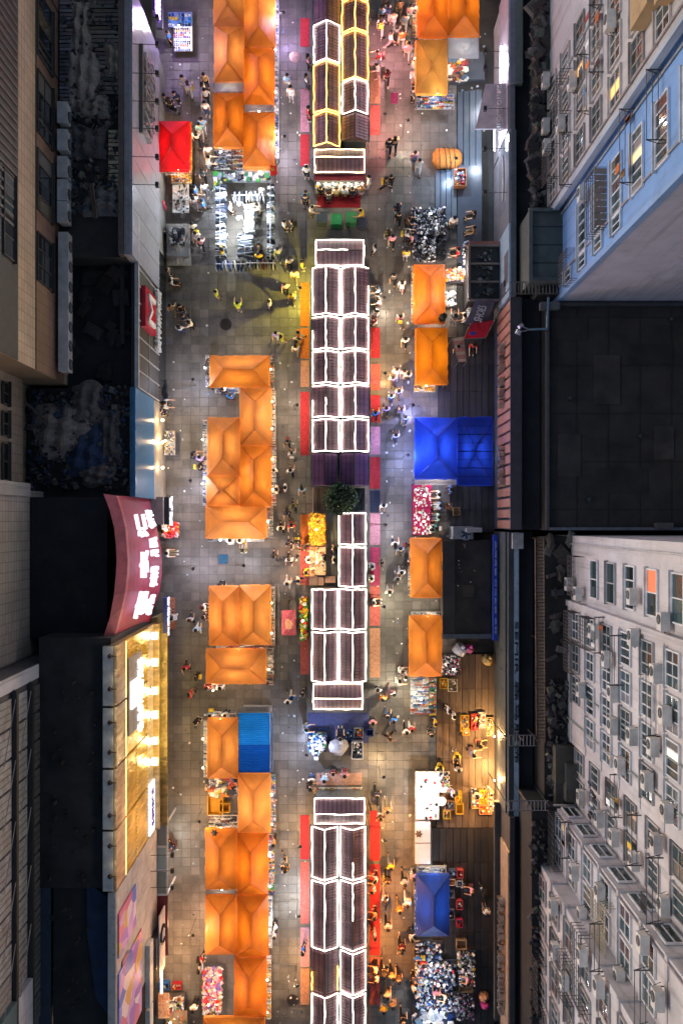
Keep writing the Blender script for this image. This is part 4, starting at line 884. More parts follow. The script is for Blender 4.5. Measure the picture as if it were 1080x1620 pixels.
# ------------------------------------------------------------------ clutter on the left roofs
def sheets(px0,py0,px1,py1,z,n,col,lab):              # ribbed roof sheet seen as slats
    t = thing('roof_sheet',lab,'roof sheet',W((px0+px1)/2,(py0+py1)/2,z)); h = (py1-py0)/n
    me = None
    for k in range(n):
        a,b = W(px0,py0+(k+1)*h-.8,z),W(px1,py0+k*h+.8,z); MB().box((a.x,a.y,z),(b.x,b.y,z+.06+.03*(k%2)),jit(col,.3)).build('slat', METAL, t)
sheets(95,-4,115,300,10.25,50,(.34,.36,.42),'ribbed metal roof strip beside the tan tower')
sheets(118,0,205,150,10.15,22,(.22,.20,.17),'rusty slatted roof sheet behind the grey fascia')
sheets(172,205,196,302,10.2,14,(.42,.36,.22),'small slatted grille on the dark roof behind the grey fascia')
def tarp(px,py,rx,ry,z,col,lab,seed=0,h=.7):
    col = tuple(min(.6,v*1.05) for v in col); p = W(px,py,z); rx *= K; ry *= K; t = thing('tarpaulin',lab,'tarpaulin',p); m = MB(); nu,nv = 16,14; vs=[]; ph=[R.uniform(0,6) for _ in range(6)]
    for j in range(nv+1):
        for i in range(nu+1):
            u,v = i/nu*2-1, j/nv*2-1; e = max(0,1-max(abs(u),abs(v))**2)
            q = 1+.2*math.sin(3*u+ph[0])*math.cos(2.5*v+ph[1])
            vs.append((p.x+u*rx*q, p.y+v*ry*q, z+.02+e*h*(.55+.45*math.sin(6*u+4*v+ph[2])*math.cos(5*v-3*u+ph[3]))+R.uniform(0,.06)))
    m.add(vs,[(j*(nu+1)+i,j*(nu+1)+i+1,(j+1)*(nu+1)+i+1,(j+1)*(nu+1)+i) for j in range(nv) for i in range(nu)],col); m.build('sheet', CLOTH, t)
    m = MB(); 
    for k in range(3): g = R.uniform(0,6); m = MB(); m.rbox(p.x+rx*.9*math.cos(g),p.y+ry*.9*math.sin(g),z,.3,.2,.25,g,(.12,.1,.09)); m.build('weight', PAINT, t)
RZ = 10.1
tarp(128,45,.9,2.3,RZ,(.30,.26,.22),'long crumpled beige tarpaulin at the top left roof'); tarp(132,125,1.3,2.6,RZ,(.33,.28,.24),'large crumpled beige tarpaulin in the middle of the slatted roof')
tarp(185,95,.9,1.6,RZ,(.30,.26,.20),'tan tarpaulin heap beside the grey fascia parapet'); tarp(150,170,1.2,.9,RZ,(.25,.22,.19),'small brown tarpaulin below the slatted roof'); tarp(140,225,1.5,1.4,RZ,(.10,.09,.09),'dark grey tarpaulin over a roof crate')
tarp(165,320,1.6,1.2,RZ,(.16,.15,.15),'greyish tarpaulin at the edge of the black roof')
RZ2 = 8.7
tarp(100,680,2.3,2.2,RZ2,(.26,.22,.19),'biggest crumpled tarpaulin on the cluttered roof'); tarp(140,640,1.5,1.8,RZ2,(.14,.12,.11),'brown tarpaulin at the top of the cluttered roof'); tarp(140,715,1.6,2.0,RZ2,(.035,.06,.12),'dark blue tarpaulin on the cluttered roof'); tarp(175,690,.9,2.2,RZ2,(.10,.095,.09),'narrow grey tarpaulin along the blue fascia roof edge'); tarp(155,750,1.4,1.0,RZ2,(.16,.14,.13),'small grey tarpaulin low on the cluttered roof')
rubble(100,0,204,335,10.06,420,[(.06,.05,.045),(.12,.10,.085),(.03,.03,.035),(.18,.16,.14),(.05,.07,.09)],'scrap heaped on the upper left roof',(.08,.42)); rubble(45,612,205,775,8.66,520,[(.06,.055,.05),(.12,.11,.10),(.03,.03,.04),(.04,.06,.10)],'scrap heaped on the cluttered roof',(.08,.42))
rubble(105,345,205,600,8.27,25,[(.02,.018,.018),(.035,.03,.028)],'flat scraps on the black roof',(.3,1.4)); rubble(80,1050,160,1600,13.47,60,[(.02,.02,.02),(.03,.03,.03)],'flat scraps on the long dark roof',(.06,.25))
m = MB(); m.bar(W(142,290,10.8),W(150,345,10.5),.07,(.30,.22,.12)); m.bar(W(146,290,10.8),W(153,345,10.5),.07,(.28,.2,.12)); tag(m.build('timber_poles', PLANK),'two timber poles leaning on the upper left roof','poles')
m = MB(); m.bar(W(38,635,9.6),W(68,660,9.2),.09,(.30,.30,.32)); tag(m.build('metal_pole', METAL),'grey metal pole lying at the left edge of the cluttered roof','pole')
for k in range(7): pass
# ------------------------------------------------------------------ kiosk rows
WHT, YLW = (1,.93,.78), (1,.56,.075)
PLUM = (.19,.105,.13)
def wob(a, b, n=5, j=.03):
    a, b = Vector(a), Vector(b); return [a.lerp(b, k/n) + (Vector((R.uniform(-j,j),R.uniform(-j,j),R.uniform(0,j))) if 0<k<n else Vector((0,0,0))) for k in range(n+1)]
def kiosk(x0, x1, y0, y1, led, label, ridge='y', skip=(), body=(.10,.11,.10), sides=(0,0), plum=PLUM):
    ze, zr_ = 3.0, 3.62; a, b = W(x0,y1,ze), W(x1,y0,ze); xa, ya, xb, yb = a.x, a.y, b.x, b.y; xm, ym = (xa+xb)/2, (ya+yb)/2
    t = thing('market_kiosk', label, 'market kiosk', (xm,ym,0), 'market kiosks in the central rows')
    m = MB(); m.box((xa+.12,ya+.08,0),(xb-.12,yb-.08,2.8),body); m.build('body', PAINT, t)
    m = MB(); m.box((xa-.02,ya+.02,2.82),(xb+.02,yb-.02,2.97),(.34,.36,.35)); m.build('eave_frame', METAL, t)
    for s, k in ((sides[0],-1),(sides[1],1)):
        if s: 
            x = xa if k<0 else xb; m = MB(); m.box((x+k*.03,ya+.03,2.62),(x+k*s,yb-.03,2.70),(.22,.25,.24)); m.build('side_gutter', PAINT, t)
            m = MB(); m.box((x+k*.1,ya+.15,.85),(x+k*.2,yb-.15,.93),(.2,.18,.16)); m.build('counter', PAINT, t)
    m = MB(); n = max(4, int(((yb-ya) if ridge=='y' else (xb-xa))/.185))
    def P(u, v):                                       # u along the ridge 0..1, v across -1..1
        z = zr_-(zr_-ze)*abs(v)
        return Vector((xm+v*(xb-xa)/2, ya+u*(yb-ya), z)) if ridge=='y' else Vector((xa+u*(xb-xa), ym+v*(yb-ya)/2, z))
    for sgn in (-1, 1):
        for k in range(n):
            u0, u1 = k/n, (k+1)/n; um = u0+(u1-u0)*.62; c = jit(plum,.12)
            vs = [P(u0,0),P(u0,sgn),P(um,sgn),P(um,0),P(u0,0)+Z*.05,P(u0,sgn)+Z*.05,P(um,sgn)+Z*.05,P(um,0)+Z*.05,P(u1,0),P(u1,sgn)]
            m.add(vs,[(4,5,6,7),(0,1,5,4),(1,2,6,5),(2,3,7,6),(3,2,9,8)],c)
    m.build('roof', RTILE, t)
    m = MB(); m.add([P(0,-1),P(0,1),P(0,0),P(1,-1),P(1,1),P(1,0)],[(0,1,2),(3,5,4)],(.12,.06,.07)); m.build('gable', PAINT, t)
    m = MB(); m.bar(P(0,0)+Z*.05,P(1,0)+Z*.05,.07,(.07,.035,.045),n=6); m.build('ridge_cap', PAINT, t)
    if led:
        q = Z*.13; L = {'ridge':(P(0.01,0)+Z*.18,P(.99,0)+Z*.18),'e0':(P(.01,-.98)+q,P(.99,-.98)+q),'e1':(P(.01,.98)+q,P(.99,.98)+q)}
        for nm, (p0,p1) in L.items():
            f = dict(skip).get(nm, 1)
            if f == 0: continue
            p1 = p0.lerp(p1, abs(f)) if f > 0 else p1; p0 = p0 if f > 0 else p0.lerp(p1, 1+f)
            m = MB(); m.path(wob(p0,p1,6),.024,led); m.build('light_strip', LED, t)
        for nm, u in (('g0',.012),('g1',.988)):
            if dict(skip).get(nm,1)==0: continue
            m = MB(); m.path(wob(P(u,-.98)+q,P(u,0)+Z*.18,3)+wob(P(u,0)+Z*.18,P(u,.98)+q,3)[1:],.024,led); m.build('light_strip', LED, t)
    return t
LX, RX = (494,537), (540,583)
def row(items, lx=LX, rx=RX):
    for (side, y0, y1, led, lab, *k) in items:
        x = lx if side=='L' else rx; kiosk(x[0],x[1],y0,y1,led,lab,'y',k[0] if k else (),sides=(.13,0) if side=='L' else (0,.13))
row([('L',-45,39,None,'unlit plum roofed kiosk at the top edge, left of the centre'),('L',41,102,WHT,'white lit plum kiosk, second in the top left row'),('L',104,181,YLW,'long yellow lit plum kiosk in the top left row'),('L',183,233,YLW,'short yellow lit plum kiosk just above the food kiosk',(('g1',1),)),
     ('R',-40,3,YLW,'yellow lit kiosk cut by the top edge, right of the centre'),('R',5,54,YLW,'short yellow lit plum kiosk near the top edge in the right row'),('R',56,130,YLW,'long yellow lit plum kiosk in the top right row'),('R',132,182,WHT,'white lit plum kiosk above the dark unlit one'),('R',184,222,None,'dark unlit kiosk with a white bag on its end above the food kiosk')],(496,537.5),(540.5,582))
k_food = kiosk(497,577,237,274,(1,.82,.50),'crosswise plum kiosk with a bright food counter and seated customers','x',(('g0',1),))
kiosk(499,576,380,421,WHT,'crosswise plum kiosk at the head of the middle rows','x',(('ridge',.66),))
row([('L',424,500,WHT,'tall white lit kiosk, first on the left of the middle rows'),('R',424,500,WHT,'tall white lit kiosk, first on the right of the middle rows',(('e1',.62),)),
     ('L',503,554,WHT,'white lit kiosk, second on the left of the middle rows',(('e0',.6),)),('R',503,554,WHT,'white lit kiosk, second on the right of the middle rows'),
     ('L',557,608,WHT,'white lit kiosk, third on the left of the middle rows'),('R',557,608,WHT,'white lit kiosk, third on the right of the middle rows'),
     ('L',611,661,WHT,'kiosk with half a ridge light, fourth on the left of the middle rows',(('ridge',.6),('e0',.55))),('R',611,661,WHT,'white lit kiosk, fourth on the right of the middle rows',(('e1',0),)),
     ('L',664,715,WHT,'white lit kiosk just above the unlit purple pair, left side'),('R',664,715,WHT,'white lit kiosk just above the unlit purple pair, right side')])
kiosk(494,533,718,768,None,'unlit purple kiosk left of the pair above the round tree',sides=(.13,0),plum=(.17,.065,.17)); kiosk(538,582,718,768,None,'unlit purple kiosk right of the pair above the round tree',sides=(0,.13),plum=(.17,.065,.17))
row([('R',811,862,WHT,'white lit kiosk just below the round tree'),('R',865,928,WHT,'white lit kiosk beside the yellow fruit stall table'),
     ('L',931,995,WHT,'white lit kiosk below the peach counter, left side'),('R',931,995,WHT,'white lit kiosk level with the pink tricycle cart, right side'),
     ('L',998,1078,WHT,'tall white lit kiosk above the crosswise one, left side'),('R',998,1078,WHT,'tall white lit kiosk above the crosswise one, right side')],(493,534.5),(535.5+.2,579))
kiosk(495,574,1081,1122,(1,.88,.66),'crosswise plum kiosk above the blue lit floor','x'); kiosk(497,577,1262,1303,WHT,'crosswise plum kiosk below the pink table','x')
row([('L',1306,1387,WHT,'tall white lit kiosk, first on the left of the bottom rows'),('R',1306,1387,WHT,'tall white lit kiosk with broken ridge light, first on the right of the bottom rows',(('ridge',.35),)),
     ('L',1390,1498,WHT,'very long white lit kiosk on the left of the bottom rows'),('R',1390,1498,WHT,'very long kiosk with half a ridge light on the right of the bottom rows',(('ridge',-.55),)),
     ('L',1501,1566,YLW,'nearly unlit kiosk with two yellow strips in the bottom left row',(('ridge',0),('e0',.45),('e1',.6),('g0',0),('g1',0))),('R',1501,1566,WHT,'white lit kiosk third in the bottom right row'),
     ('L',1569,1650,WHT,'white lit kiosk at the bottom edge, left side'),('R',1569,1650,WHT,'white lit kiosk at the bottom edge, right side')],(493,534.5),(537.5,578))
# front of the food kiosk
m = MB(); a,b = W(497,285,2.6),W(577,276,2.6); m.box((a.x,a.y,2.55),(b.x,b.y,2.65),(.35,.03,.06)); m.build('red_fascia', PAINT, k_food)
m = MB(); a,b = W(498,297,1),W(574,286,1); m.box((a.x,a.y,0),(b.x,b.y,.95),(.5,.48,.45)); m.build('counter', PAINT, k_food)
m = MB(); goods(m,a.x,a.y,b.x,b.y,.95,PW+PY[:2],70,.1,.3,.2); tag(m.build('food', GOODS, k_food), kind='stuff')
for px in (503,515,527,539,551,563,573): bulb(k_food, W(px,290,1.9), (1,.88,.66), 13, .06)
# ------------------------------------------------------------------ floor mats
RED, ORG, PNK, PCH, CRL, MAG, NVY = (.50,.035,.045), (.62,.17,.03), (.62,.30,.36), (.60,.30,.18), (.55,.13,.11), (.42,.05,.12), (.02,.03,.06)
def mat_(x0,y0,x1,y1,c,lab,z=.012,g='floor mats along the kiosk rows'):
    a,b = W(x0,y1,z),W(x1,y0,z); m = MB(); m.patch((a.x,a.y,z+.018),(b.x,a.y,z+.018),(b.x,b.y,z+.018),(a.x,b.y,z+.018),3,12,c,noise=.012); m.box((a.x,a.y,z-.008),(b.x,b.y,z+.004),c)
    return tag(m.build('floor_mat', CLOTH), lab, 'floor mat', g)
names = {'red':RED,'orange':ORG,'pink':PNK,'peach':PCH,'coral':CRL,'magenta':MAG,'navy':NVY}
for side, (x0,x1), lst in (('left',(475,489),((28,73,'red','beside the unlit kiosk at the top'),(140,208,'pink','beside the long yellow lit kiosk'),(212,262,'red','beside the short yellow lit kiosk'),(447,516,'orange','beside the first middle kiosk'),(519,567,'orange','beside the second middle kiosk'),(570,612,'peach','beside the third middle kiosk'),(620,720,'red','beside the lower middle kiosks'),(814,862,'orange','beside the yellow goods table'),(864,926,'coral','beside the peach counter'),(1010,1067,'coral','beside the lower lit kiosks'),(1290,1360,'red','beside the first bottom kiosk'),(1364,1462,'coral','beside the very long bottom kiosk'),(1468,1530,'pink','level with the two yellow strips'),(1533,1590,'peach','near the bottom edge'))),
                      ('right',(585,601),((110,163,'peach','beside the white lit top kiosk'),(166,213,'coral','beside the dark unlit kiosk'),(518,566,'red','beside the second middle kiosk'),(576,617,'coral','beside the third middle kiosk'),(625,668,'red','beside the fourth middle kiosk'),(675,719,'pink','above the unlit purple kiosk'),(723,773,'red','beside the unlit purple kiosk'),(776,810,'navy','beside the round tree'),(812,862,'pink','just below the navy mat'),(866,927,'magenta','with two people on it'),(928,990,'coral','below the magenta mat'),(994,1072,'peach','beside the tall lower kiosk'),(1283,1362,'red','beside the first bottom kiosk'),(1368,1512,'red','beside the very long bottom kiosk'),(1515,1590,'coral','near the bottom edge')))):
    for (y0,y1,c,w_) in lst: mat_(x0,y0,x1,y1,names[c],f'{c} floor mat {side} of the kiosk rows, {w_}')
mat_(502,306,570,328,(.32,.012,.02),'deep red floor mat under the stools of the food kiosk'); mat_(500,1223,572,1246,(.52,.32,.26),'pale pink floor mat above the last crosswise kiosk')
mat_(486,1128,583,1176,(.06,.075,.20),'dark blue floor sheet below the crosswise kiosk'); mat_(346,877,361,892,(.03,.12,.22),'small square blue mat with pattern lying in the left lane'); mat_(618,146,629,163,(.30,.04,.14),'small magenta mat lying in the upper right lane'); mat_(724,340,748,386,(.36,.25,.15),'tan cardboard mat beside the dark clothes pile')

# ------------------------------------------------------------------ canvas tents
OR1, OR2, OR3, BLUE1, BLUE2, RED1 = (.74,.19,.012), (.79,.255,.03), (.80,.30,.06), (.015,.055,.52), (.012,.055,.34), (.58,.005,.008)
def tent(x0, y0, x1, y1, label, col=OR2, ridge=None, mat=None, lamp=NEUT, power=55, ze=2.35, zr_=3.15, hip=.5, name='canopy_tent', cat='canopy tent', group='orange canopy tents', valance=True, sag=.06):
    a, b = W(x0,y1,ze), W(x1,y0,ze); xa, ya, xb, yb = a.x, a.y, b.x, b.y; xm, ym = (xa+xb)/2, (ya+yb)/2; wx, wy = xb-xa, yb-ya
    t = thing(name, label, cat, (xm,ym,0), group); ridge = ridge or ('y' if wy >= wx else 'x'); mat = mat or CANVAS; col = jit(col,.10); power *= R.uniform(.78,1.12); sag = sag*R.uniform(.5,1.4)
    if ridge == 'y':
        h = min(wx*hip*.98, wy*.49); r0, r1 = Vector((xm+R.uniform(-.06,.06),ya+h,zr_)), Vector((xm+R.uniform(-.06,.06),yb-h,zr_-R.uniform(0,.08)))
    else:
        h = min(wy*hip*.98, wx*.49); r0, r1 = Vector((xa+h,ym+R.uniform(-.06,.06),zr_)), Vector((xb-h,ym,zr_-R.uniform(0,.08)))
    c00, c10, c11, c01 = Vector((xa,ya,ze)), Vector((xb,ya,ze)), Vector((xb,yb,ze)), Vector((xa,yb,ze))
    m = MB(); s = sag
    if ridge == 'y': quads = ((c00,r0,r1,c01),(r0,c10,c11,r1)); tris = ((c00,c10,r0),(c11,c01,r1))
    else: quads = ((c00,c10,r1,r0),(r0,r1,c11,c01)); tris = ((c01,c00,r0),(c10,c11,r1))
    for q in quads: m.patch(*q,10,14,col,sag=s,noise=.012)
    for q in tris:                                     # apex last
        m.patch(q[0],q[1],q[2]+(q[1]-q[0])*.004,q[2]-(q[1]-q[0])*.004,8,8,col,sag=s,noise=.01)
    m.build('canopy', mat, t, smooth=True)
    if valance:
        m = MB()
        for p, q in ((c00,c10),(c10,c11),(c11,c01),(c01,c00)):
            n = max(3,int((q-p).length/.3)); out = (q-p).normalized().cross(Z)
            for k in range(n):
                e0, e1 = p.lerp(q,k/n)-Z*.012, p.lerp(q,(k+1)/n)-Z*.012; d = Z*-(.22+R.uniform(-.02,.02))+out*(.04+R.uniform(0,.05)); m.poly([e0,e0+d,e1+d,e1],jit(col,.05))
        m.build('valance', mat, t)
    m = MB(); c = (.45,.45,.45)
    for p in (c00,c10,c11,c01): q = Vector((p.x+(.08 if p.x<xm else -.08),p.y+(.08 if p.y<ym else -.08),0)); m.bar(q,(q.x,q.y,ze-.02),.03,c)
    m.build('pole', METAL, t); m = MB(); i = Vector((0,0,-.06))
    for p, q in ((c00,r0),(c10,r0 if ridge=='y' else r1),(c11,r1),(c01,r1 if ridge=='y' else r0),(r0,r1)): m.bar(p+i*2,q+i*2,.022,c)
    m.build('roof_frame', METAL, t); m = MB()
    for p, q in ((c00,r0),(c10,r0 if ridge=='y' else r1),(c11,r1),(c01,r1 if ridge=='y' else r0),(r0,r1)): m.bar(p+Z*.008,q+Z*.008,.016,tuple(min(.9,v*1.15+.02) for v in col))
    m.build('seam', mat, t)
    if power:
        for k in ((.3,.7) if max(wx,wy)>3.4 else (.5,)):
            p = r0.lerp(r1,k)-Z*.85; bulb(t,p,lamp,power*.72*(.62 if max(wx,wy)>3.4 else 1),.08)
    m = MB()                                           # sales tables inside with goods
    for zz in (.75,):
        m.box((xa+.15,ya+.25,zz-.06),(xa+.72,yb-.25,zz),(.4,.38,.35)); m.box((xb-.72,ya+.25,zz-.06),(xb-.15,yb-.25,zz),(.4,.38,.35))
        for x in (xa+.2,xa+.67,xb-.67,xb-.2):
            for y in (ya+.35,yb-.35): m.box((x-.03,y-.03,0),(x+.03,y+.03,zz-.06),(.3,.3,.3))
    m.build('sales_table', PAINT, t); m = MB(); goods(m,xa+.15,ya+.25,xa+.72,yb-.25,.75,PM,28); goods(m,xb-.72,ya+.25,xb-.15,yb-.25,.75,PM,28); tag(m.build('merchandise', GOODS, t), kind='stuff')
    return t
T = tent
T(338,-62,385,40,'orange canopy cut by the top edge, left of the left stall block',OR3); T(387,-50,434,73,'orange canopy cut by the top edge, right of the left stall block',OR2,power=62)
T(339,41,385,128,'orange canopy above the wide white gap in the left stall block',OR3); T(386,76,433,164,'long orange canopy above the narrow white gap in the left stall block',OR1,power=62)
T(338,146,385,232,'orange canopy below the wide white gap beside the clothes racks',OR1,power=48); T(385,177,433,263,'orange canopy with a small red flag at its lower right corner',OR1,power=48)
T(332,563,425,611,'crosswise orange canopy heading the middle left block',OR2,power=48); T(380,614,428,704,'pale orange canopy under the crosswise one in the middle left block',OR3); T(380,706,428,801,'orange canopy beside the small square one, right side of the middle left block',OR2)
T(329,661,379,751,'orange canopy above the small square one, left side of the middle left block',OR3); T(327,753,377,799,'small square orange canopy in the middle left block',OR3,hip=.48,power=40); T(325,801,420,851,'crosswise orange canopy at the foot of the middle left block',OR3)
T(331,928,377,1021,'orange canopy, left of the matching pair beside the pink tricycle cart',OR3); T(379,927,427,1020,'orange canopy, right of the matching pair beside the pink tricycle cart',OR3); T(326,1028,420,1082,'crosswise orange canopy under the matching pair',OR3)
T(328,1138,376,1232,'orange canopy left of the blue metal shed',OR3); T(377,1225,427,1318,'orange canopy directly below the blue metal shed',OR3)
T(325,1313,373,1408,'orange canopy with a dark star ornament at its top left corner',OR2); T(375,1320,423,1415,'orange canopy right of the star ornament canopy',OR1); T(325,1418,373,1511,'orange canopy above the open stall of toys at lower left',OR2,power=62); T(375,1418,423,1513,'orange canopy right of the one above the toys',OR1); T(371,1516,420,1608,'orange canopy right of the open stall of toys',OR1,power=48); T(322,1611,418,1668,'crosswise orange canopy at the bottom edge',OR2)
T(661,-62,708,56,'bright orange canopy at the top edge, left of the upper right pair',OR1,power=85); T(710,-62,757,56,'bright orange canopy at the top edge, right of the upper right pair',OR1,power=85); T(658,62,707,147,'flat amber canopy below the bright upper right pair',(.78,.34,.06),zr_=2.5,hip=.9,power=65)
T(655,418,703,510,'orange canopy beside the brightly lit clothes stall',OR1,power=60); T(658,519,707,607,'flat bright orange canopy above a yellow tray of goods',(.85,.24,.005),zr_=2.65,power=85)
T(650,852,698,945,'deep orange canopy beside the dark entrance roof',OR2,power=36); T(648,975,698,1070,'deep orange canopy above the table of colourful packets',OR2,power=42)
T(657,661,722,757,'glossy bright blue hipped canopy',BLUE1,mat=TARP,lamp=(.82,.88,1),power=120,group='blue canopies'); 
tb = T(724,660,779,767,'flat glossy blue canopy with ribs beside the hipped blue one',BLUE1,mat=TARP,zr_=2.5,hip=.9,lamp=(.8,.88,1),power=90,group='blue canopies',sag=.16)
m = MB(); a,b = W(724,767,2.62),W(779,660,2.62)
for k in range(1,8): y = a.y+(b.y-a.y)*k/8; m.bar((a.x,y,2.42),((a.x+b.x)/2,y,2.56),.03 if k%2==0 else .015,(.01,.02,.12)); m.bar(((a.x+b.x)/2,y,2.56),(b.x,y,2.42),.03 if k%2==0 else .015,(.01,.02,.12))
m.build('rib', METAL, tb)
T(659,1385,710,1482,'dark blue hipped canopy at lower right',BLUE2,power=42,group='blue canopies',lamp=(.85,.9,1)); T(250,191,299,268,'bright red canopy with a yellow edged counter',RED1,power=85,hip=.6,group=None)
# white strips that bridge the gaps
def strip(x0,y0,x1,y1,z,c,lab,mat=None):
    a,b = W(x0,y1,z),W(x1,y0,z); t = thing('gap_awning',lab,'awning',((a.x+b.x)/2,(a.y+b.y)/2,0)); m = MB(); m.patch((a.x,a.y,z),(b.x,a.y,z),(b.x,b.y,z),(a.x,b.y,z),8,4,c,sag=.12,noise=.02); m.build('sheet', mat or CANVAS, t); bulb(t,((a.x+b.x)/2,(a.y+b.y)/2,z-.5),NEUT,16,.05)  # bulb under the sheet is added so the strip glows pale
    m = MB(); 
    for x in (a.x,b.x): m.bar((x,a.y,z),(x,b.y,z),.025,(.4,.4,.4)); m.bar((x,(a.y+b.y)/2,0),(x,(a.y+b.y)/2,z),.025,(.4,.4,.4))
    m.build('frame', METAL, t); return t
strip(339,130,385,144,2.3,(.62,.62,.62),'wide white strip awning in the gap of the upper left stall block'); strip(386,165,431,175,2.3,(.5,.48,.52),'narrow white strip awning in the gap of the upper left stall block'); strip(386,263,433,270,2.1,(.8,.45,.2),'peach strip awning at the foot of the flagged canopy')
strip(708,58,757,92,2.2,(.52,.54,.56),'crumpled translucent sheet beside the flat amber canopy'); strip(661,510,702,518,2.2,(.6,.5,.4),'pale strip awning between the two right hand orange canopies'); strip(326,1409,373,1417,2.2,(.5,.47,.44),'grey strip awning between two lower left canopies'); strip(655,757,725,767,2.0,(.60,.57,.55),'pale strip awning at the foot of the blue canopy')
# blue ribbed metal shed
t = thing('metal_shed','bright blue ribbed metal shed among the orange canopies','shed',W(402,1175,0)); a,b = W(377,1223,2.8),W(427,1128,2.8); m = MB(); m.box((a.x+.05,a.y+.05,0),(a.x+.1,b.y-.05,2.68),(.4,.42,.44)); m.box((b.x-.1,a.y+.05,0),(b.x-.05,b.y-.05,2.68),(.4,.42,.44)); m.box((a.x+.1,a.y+.05,0),(b.x-.1,a.y+.1,2.68),(.4,.42,.44)); m.box((a.x+.1,b.y-.1,0),(b.x-.1,b.y-.05,2.68),(.4,.42,.44)); m.build('wall', PAINT, t)
for q_ in (.25,.75): bulb(t,((a.x+b.x)/2,a.y+(b.y-a.y)*q_,1.5),(.9,.95,1),60,.06)  # bulbs inside are added so the translucent roof sheet glows blue
n = 30; hv = (b.y-a.y)/n
for half,(k0,k1,c) in enumerate(((0,14,(.01,.12,.50)),(14,30,(.02,.28,.72)))):
    m = MB()
    for k in range(k0,k1):
        y0,y1,y2 = a.y+k*hv, a.y+(k+.65)*hv, a.y+(k+1)*hv; z0,z1 = 2.74+.035*half, 2.80+.035*half
        m.add([(a.x,y0,z0),(b.x,y0,z0),(b.x,y0+hv*.15,z1),(a.x,y0+hv*.15,z1),(b.x,y1,z1),(a.x,y1,z1),(b.x,y1+hv*.15,z0),(a.x,y1+hv*.15,z0),(b.x,y2,z0),(a.x,y2,z0)],[(0,1,2,3),(3,2,4,5),(5,4,6,7),(7,6,8,9)],c)
    m.build('roof_sheet', TARP, t)
m = MB(); m.box((b.x+.02,a.y,2.5),(b.x+.2,b.y,2.6),(.5,.55,.62)); m.box((a.x+.1,b.y+.02,2.5),(b.x-.1,b.y+.36,2.58),(.28,.28,.26)); m.build('side_awning', SHEET, t); text('0512',Vector((b.x+.05,b.y+.2,2.60)),X,Y,.6,.16,PAINT,(.9,.5,.6),t,'lettering',.02)

# ------------------------------------------------------------------ stall tables, racks, boxes
def table(x0,y0,x1,y1,lab,top=(.6,.6,.58),pal=PW,n=40,z=.78,s0=.1,s1=.3,h=.16,name='display_table',cat='display table',group=None,cloth=False,lamp=None,power=0,soft=.4,skirt=None):
    a,b = W(x0,y1,z),W(x1,y0,z); t = thing(name,lab,cat,((a.x+b.x)/2,(a.y+b.y)/2,0),group)
    m = MB(); m.box((a.x,a.y,z-.06),(b.x,b.y,z),top); m.build('tabletop', CLOTH if cloth else PAINT, t); me=None
    if skirt: m = MB(); m.box((a.x-.02,a.y-.02,.1),(b.x+.02,b.y+.02,z-.065),skirt); m.build('skirt', CLOTH, t)
    else:
        for x in (a.x+.06,b.x-.06):
            for y in (a.y+.06,b.y-.06): MB().bar((x,y,0),(x,y,z-.06),.03,(.3,.3,.3)).build('leg', METAL, t)
    if n: m = MB(); goods(m,a.x,a.y,b.x,b.y,z,pal,n,s0,s1,h,soft=soft); tag(m.build('merchandise', GOODS, t), kind='stuff')
    if lamp:
        p = Vector(((a.x+b.x)/2,b.y-.1,0)); q = Vector(((a.x+b.x)/2,(a.y+b.y)/2,2.35)); MB().path([p,p+Z*2.45,q+Z*.1],.02,(.2,.2,.2)).build('lamp_pole', METAL, t); bulb(t,q,lamp,power,.07)
    return t
FL = []
def fringe(x0,y0,x1,y1,lab,pal,top=(.5,.48,.45),d=1.0,lamp=NEUT,power=26,h=.2,z=.85):
    t = table(x0,y0,x1,y1,lab,top,pal,int(abs((x1-x0)*(y1-y0))/5*d)+10,z,.08,.24,h,'stall_counter','stall counter',None,soft=.15)
    a,b = W(x0,y1,z),W(x1,y0,z); long_y = (b.y-a.y)>(b.x-a.x)
    if power:
        L = max(b.y-a.y,b.x-a.x); n = max(1,round(L/2.4))
        for k in range(n):
            u=(k+.5)/n; p = Vector(((a.x+b.x)/2,a.y+(b.y-a.y)*u,2.05)) if long_y else Vector((a.x+(b.x-a.x)*u,(a.y+b.y)/2,2.05)); bulb(t,p,lamp,power,.055)
    return t
F_ = fringe
F_(434,-4,441,125,'counter of white goods along the right side of the upper left canopies',PW,lamp=(.9,.85,1),power=24); F_(434,128,441,250,'counter of blue and white goods above the small red flag',PW+PB[:3],lamp=(.9,.85,1),power=24); F_(339,234,366,268,'counter of small dark goods above the clothes racks',PW+PD,power=26,lamp=COOL); F_(368,235,385,270,'brown crate counter beside the clothes racks',PM,power=0)
F_(325,561,331,612,'narrow counter left of the crosswise canopy heading the middle block',PD,power=14); F_(426,562,434,616,'counter of dark goods right of the crosswise canopy',PD+PM,power=24,lamp=WARM); F_(429,618,436,702,'counter of books and boxes right of the middle left block',PM+PW,power=26,lamp=WARM); F_(429,704,437,800,'red and white goods counter right of the middle left block',PR+PW,power=30,lamp=WARM); F_(420,801,432,850,'counter of pale crockery at the corner of the foot canopy',PW+PM,power=26,lamp=WARM); F_(330,851,418,857,'counter of pale goods along the foot canopy',PW,power=22,lamp=NEUT)
F_(340,613,379,622,'counter of blue goods below the crosswise canopy heading the middle block',PB+PW,power=20,lamp=COOL); F_(321,664,328,800,'white goods counter left of the middle left block',PW+PB,power=24,lamp=NEUT)
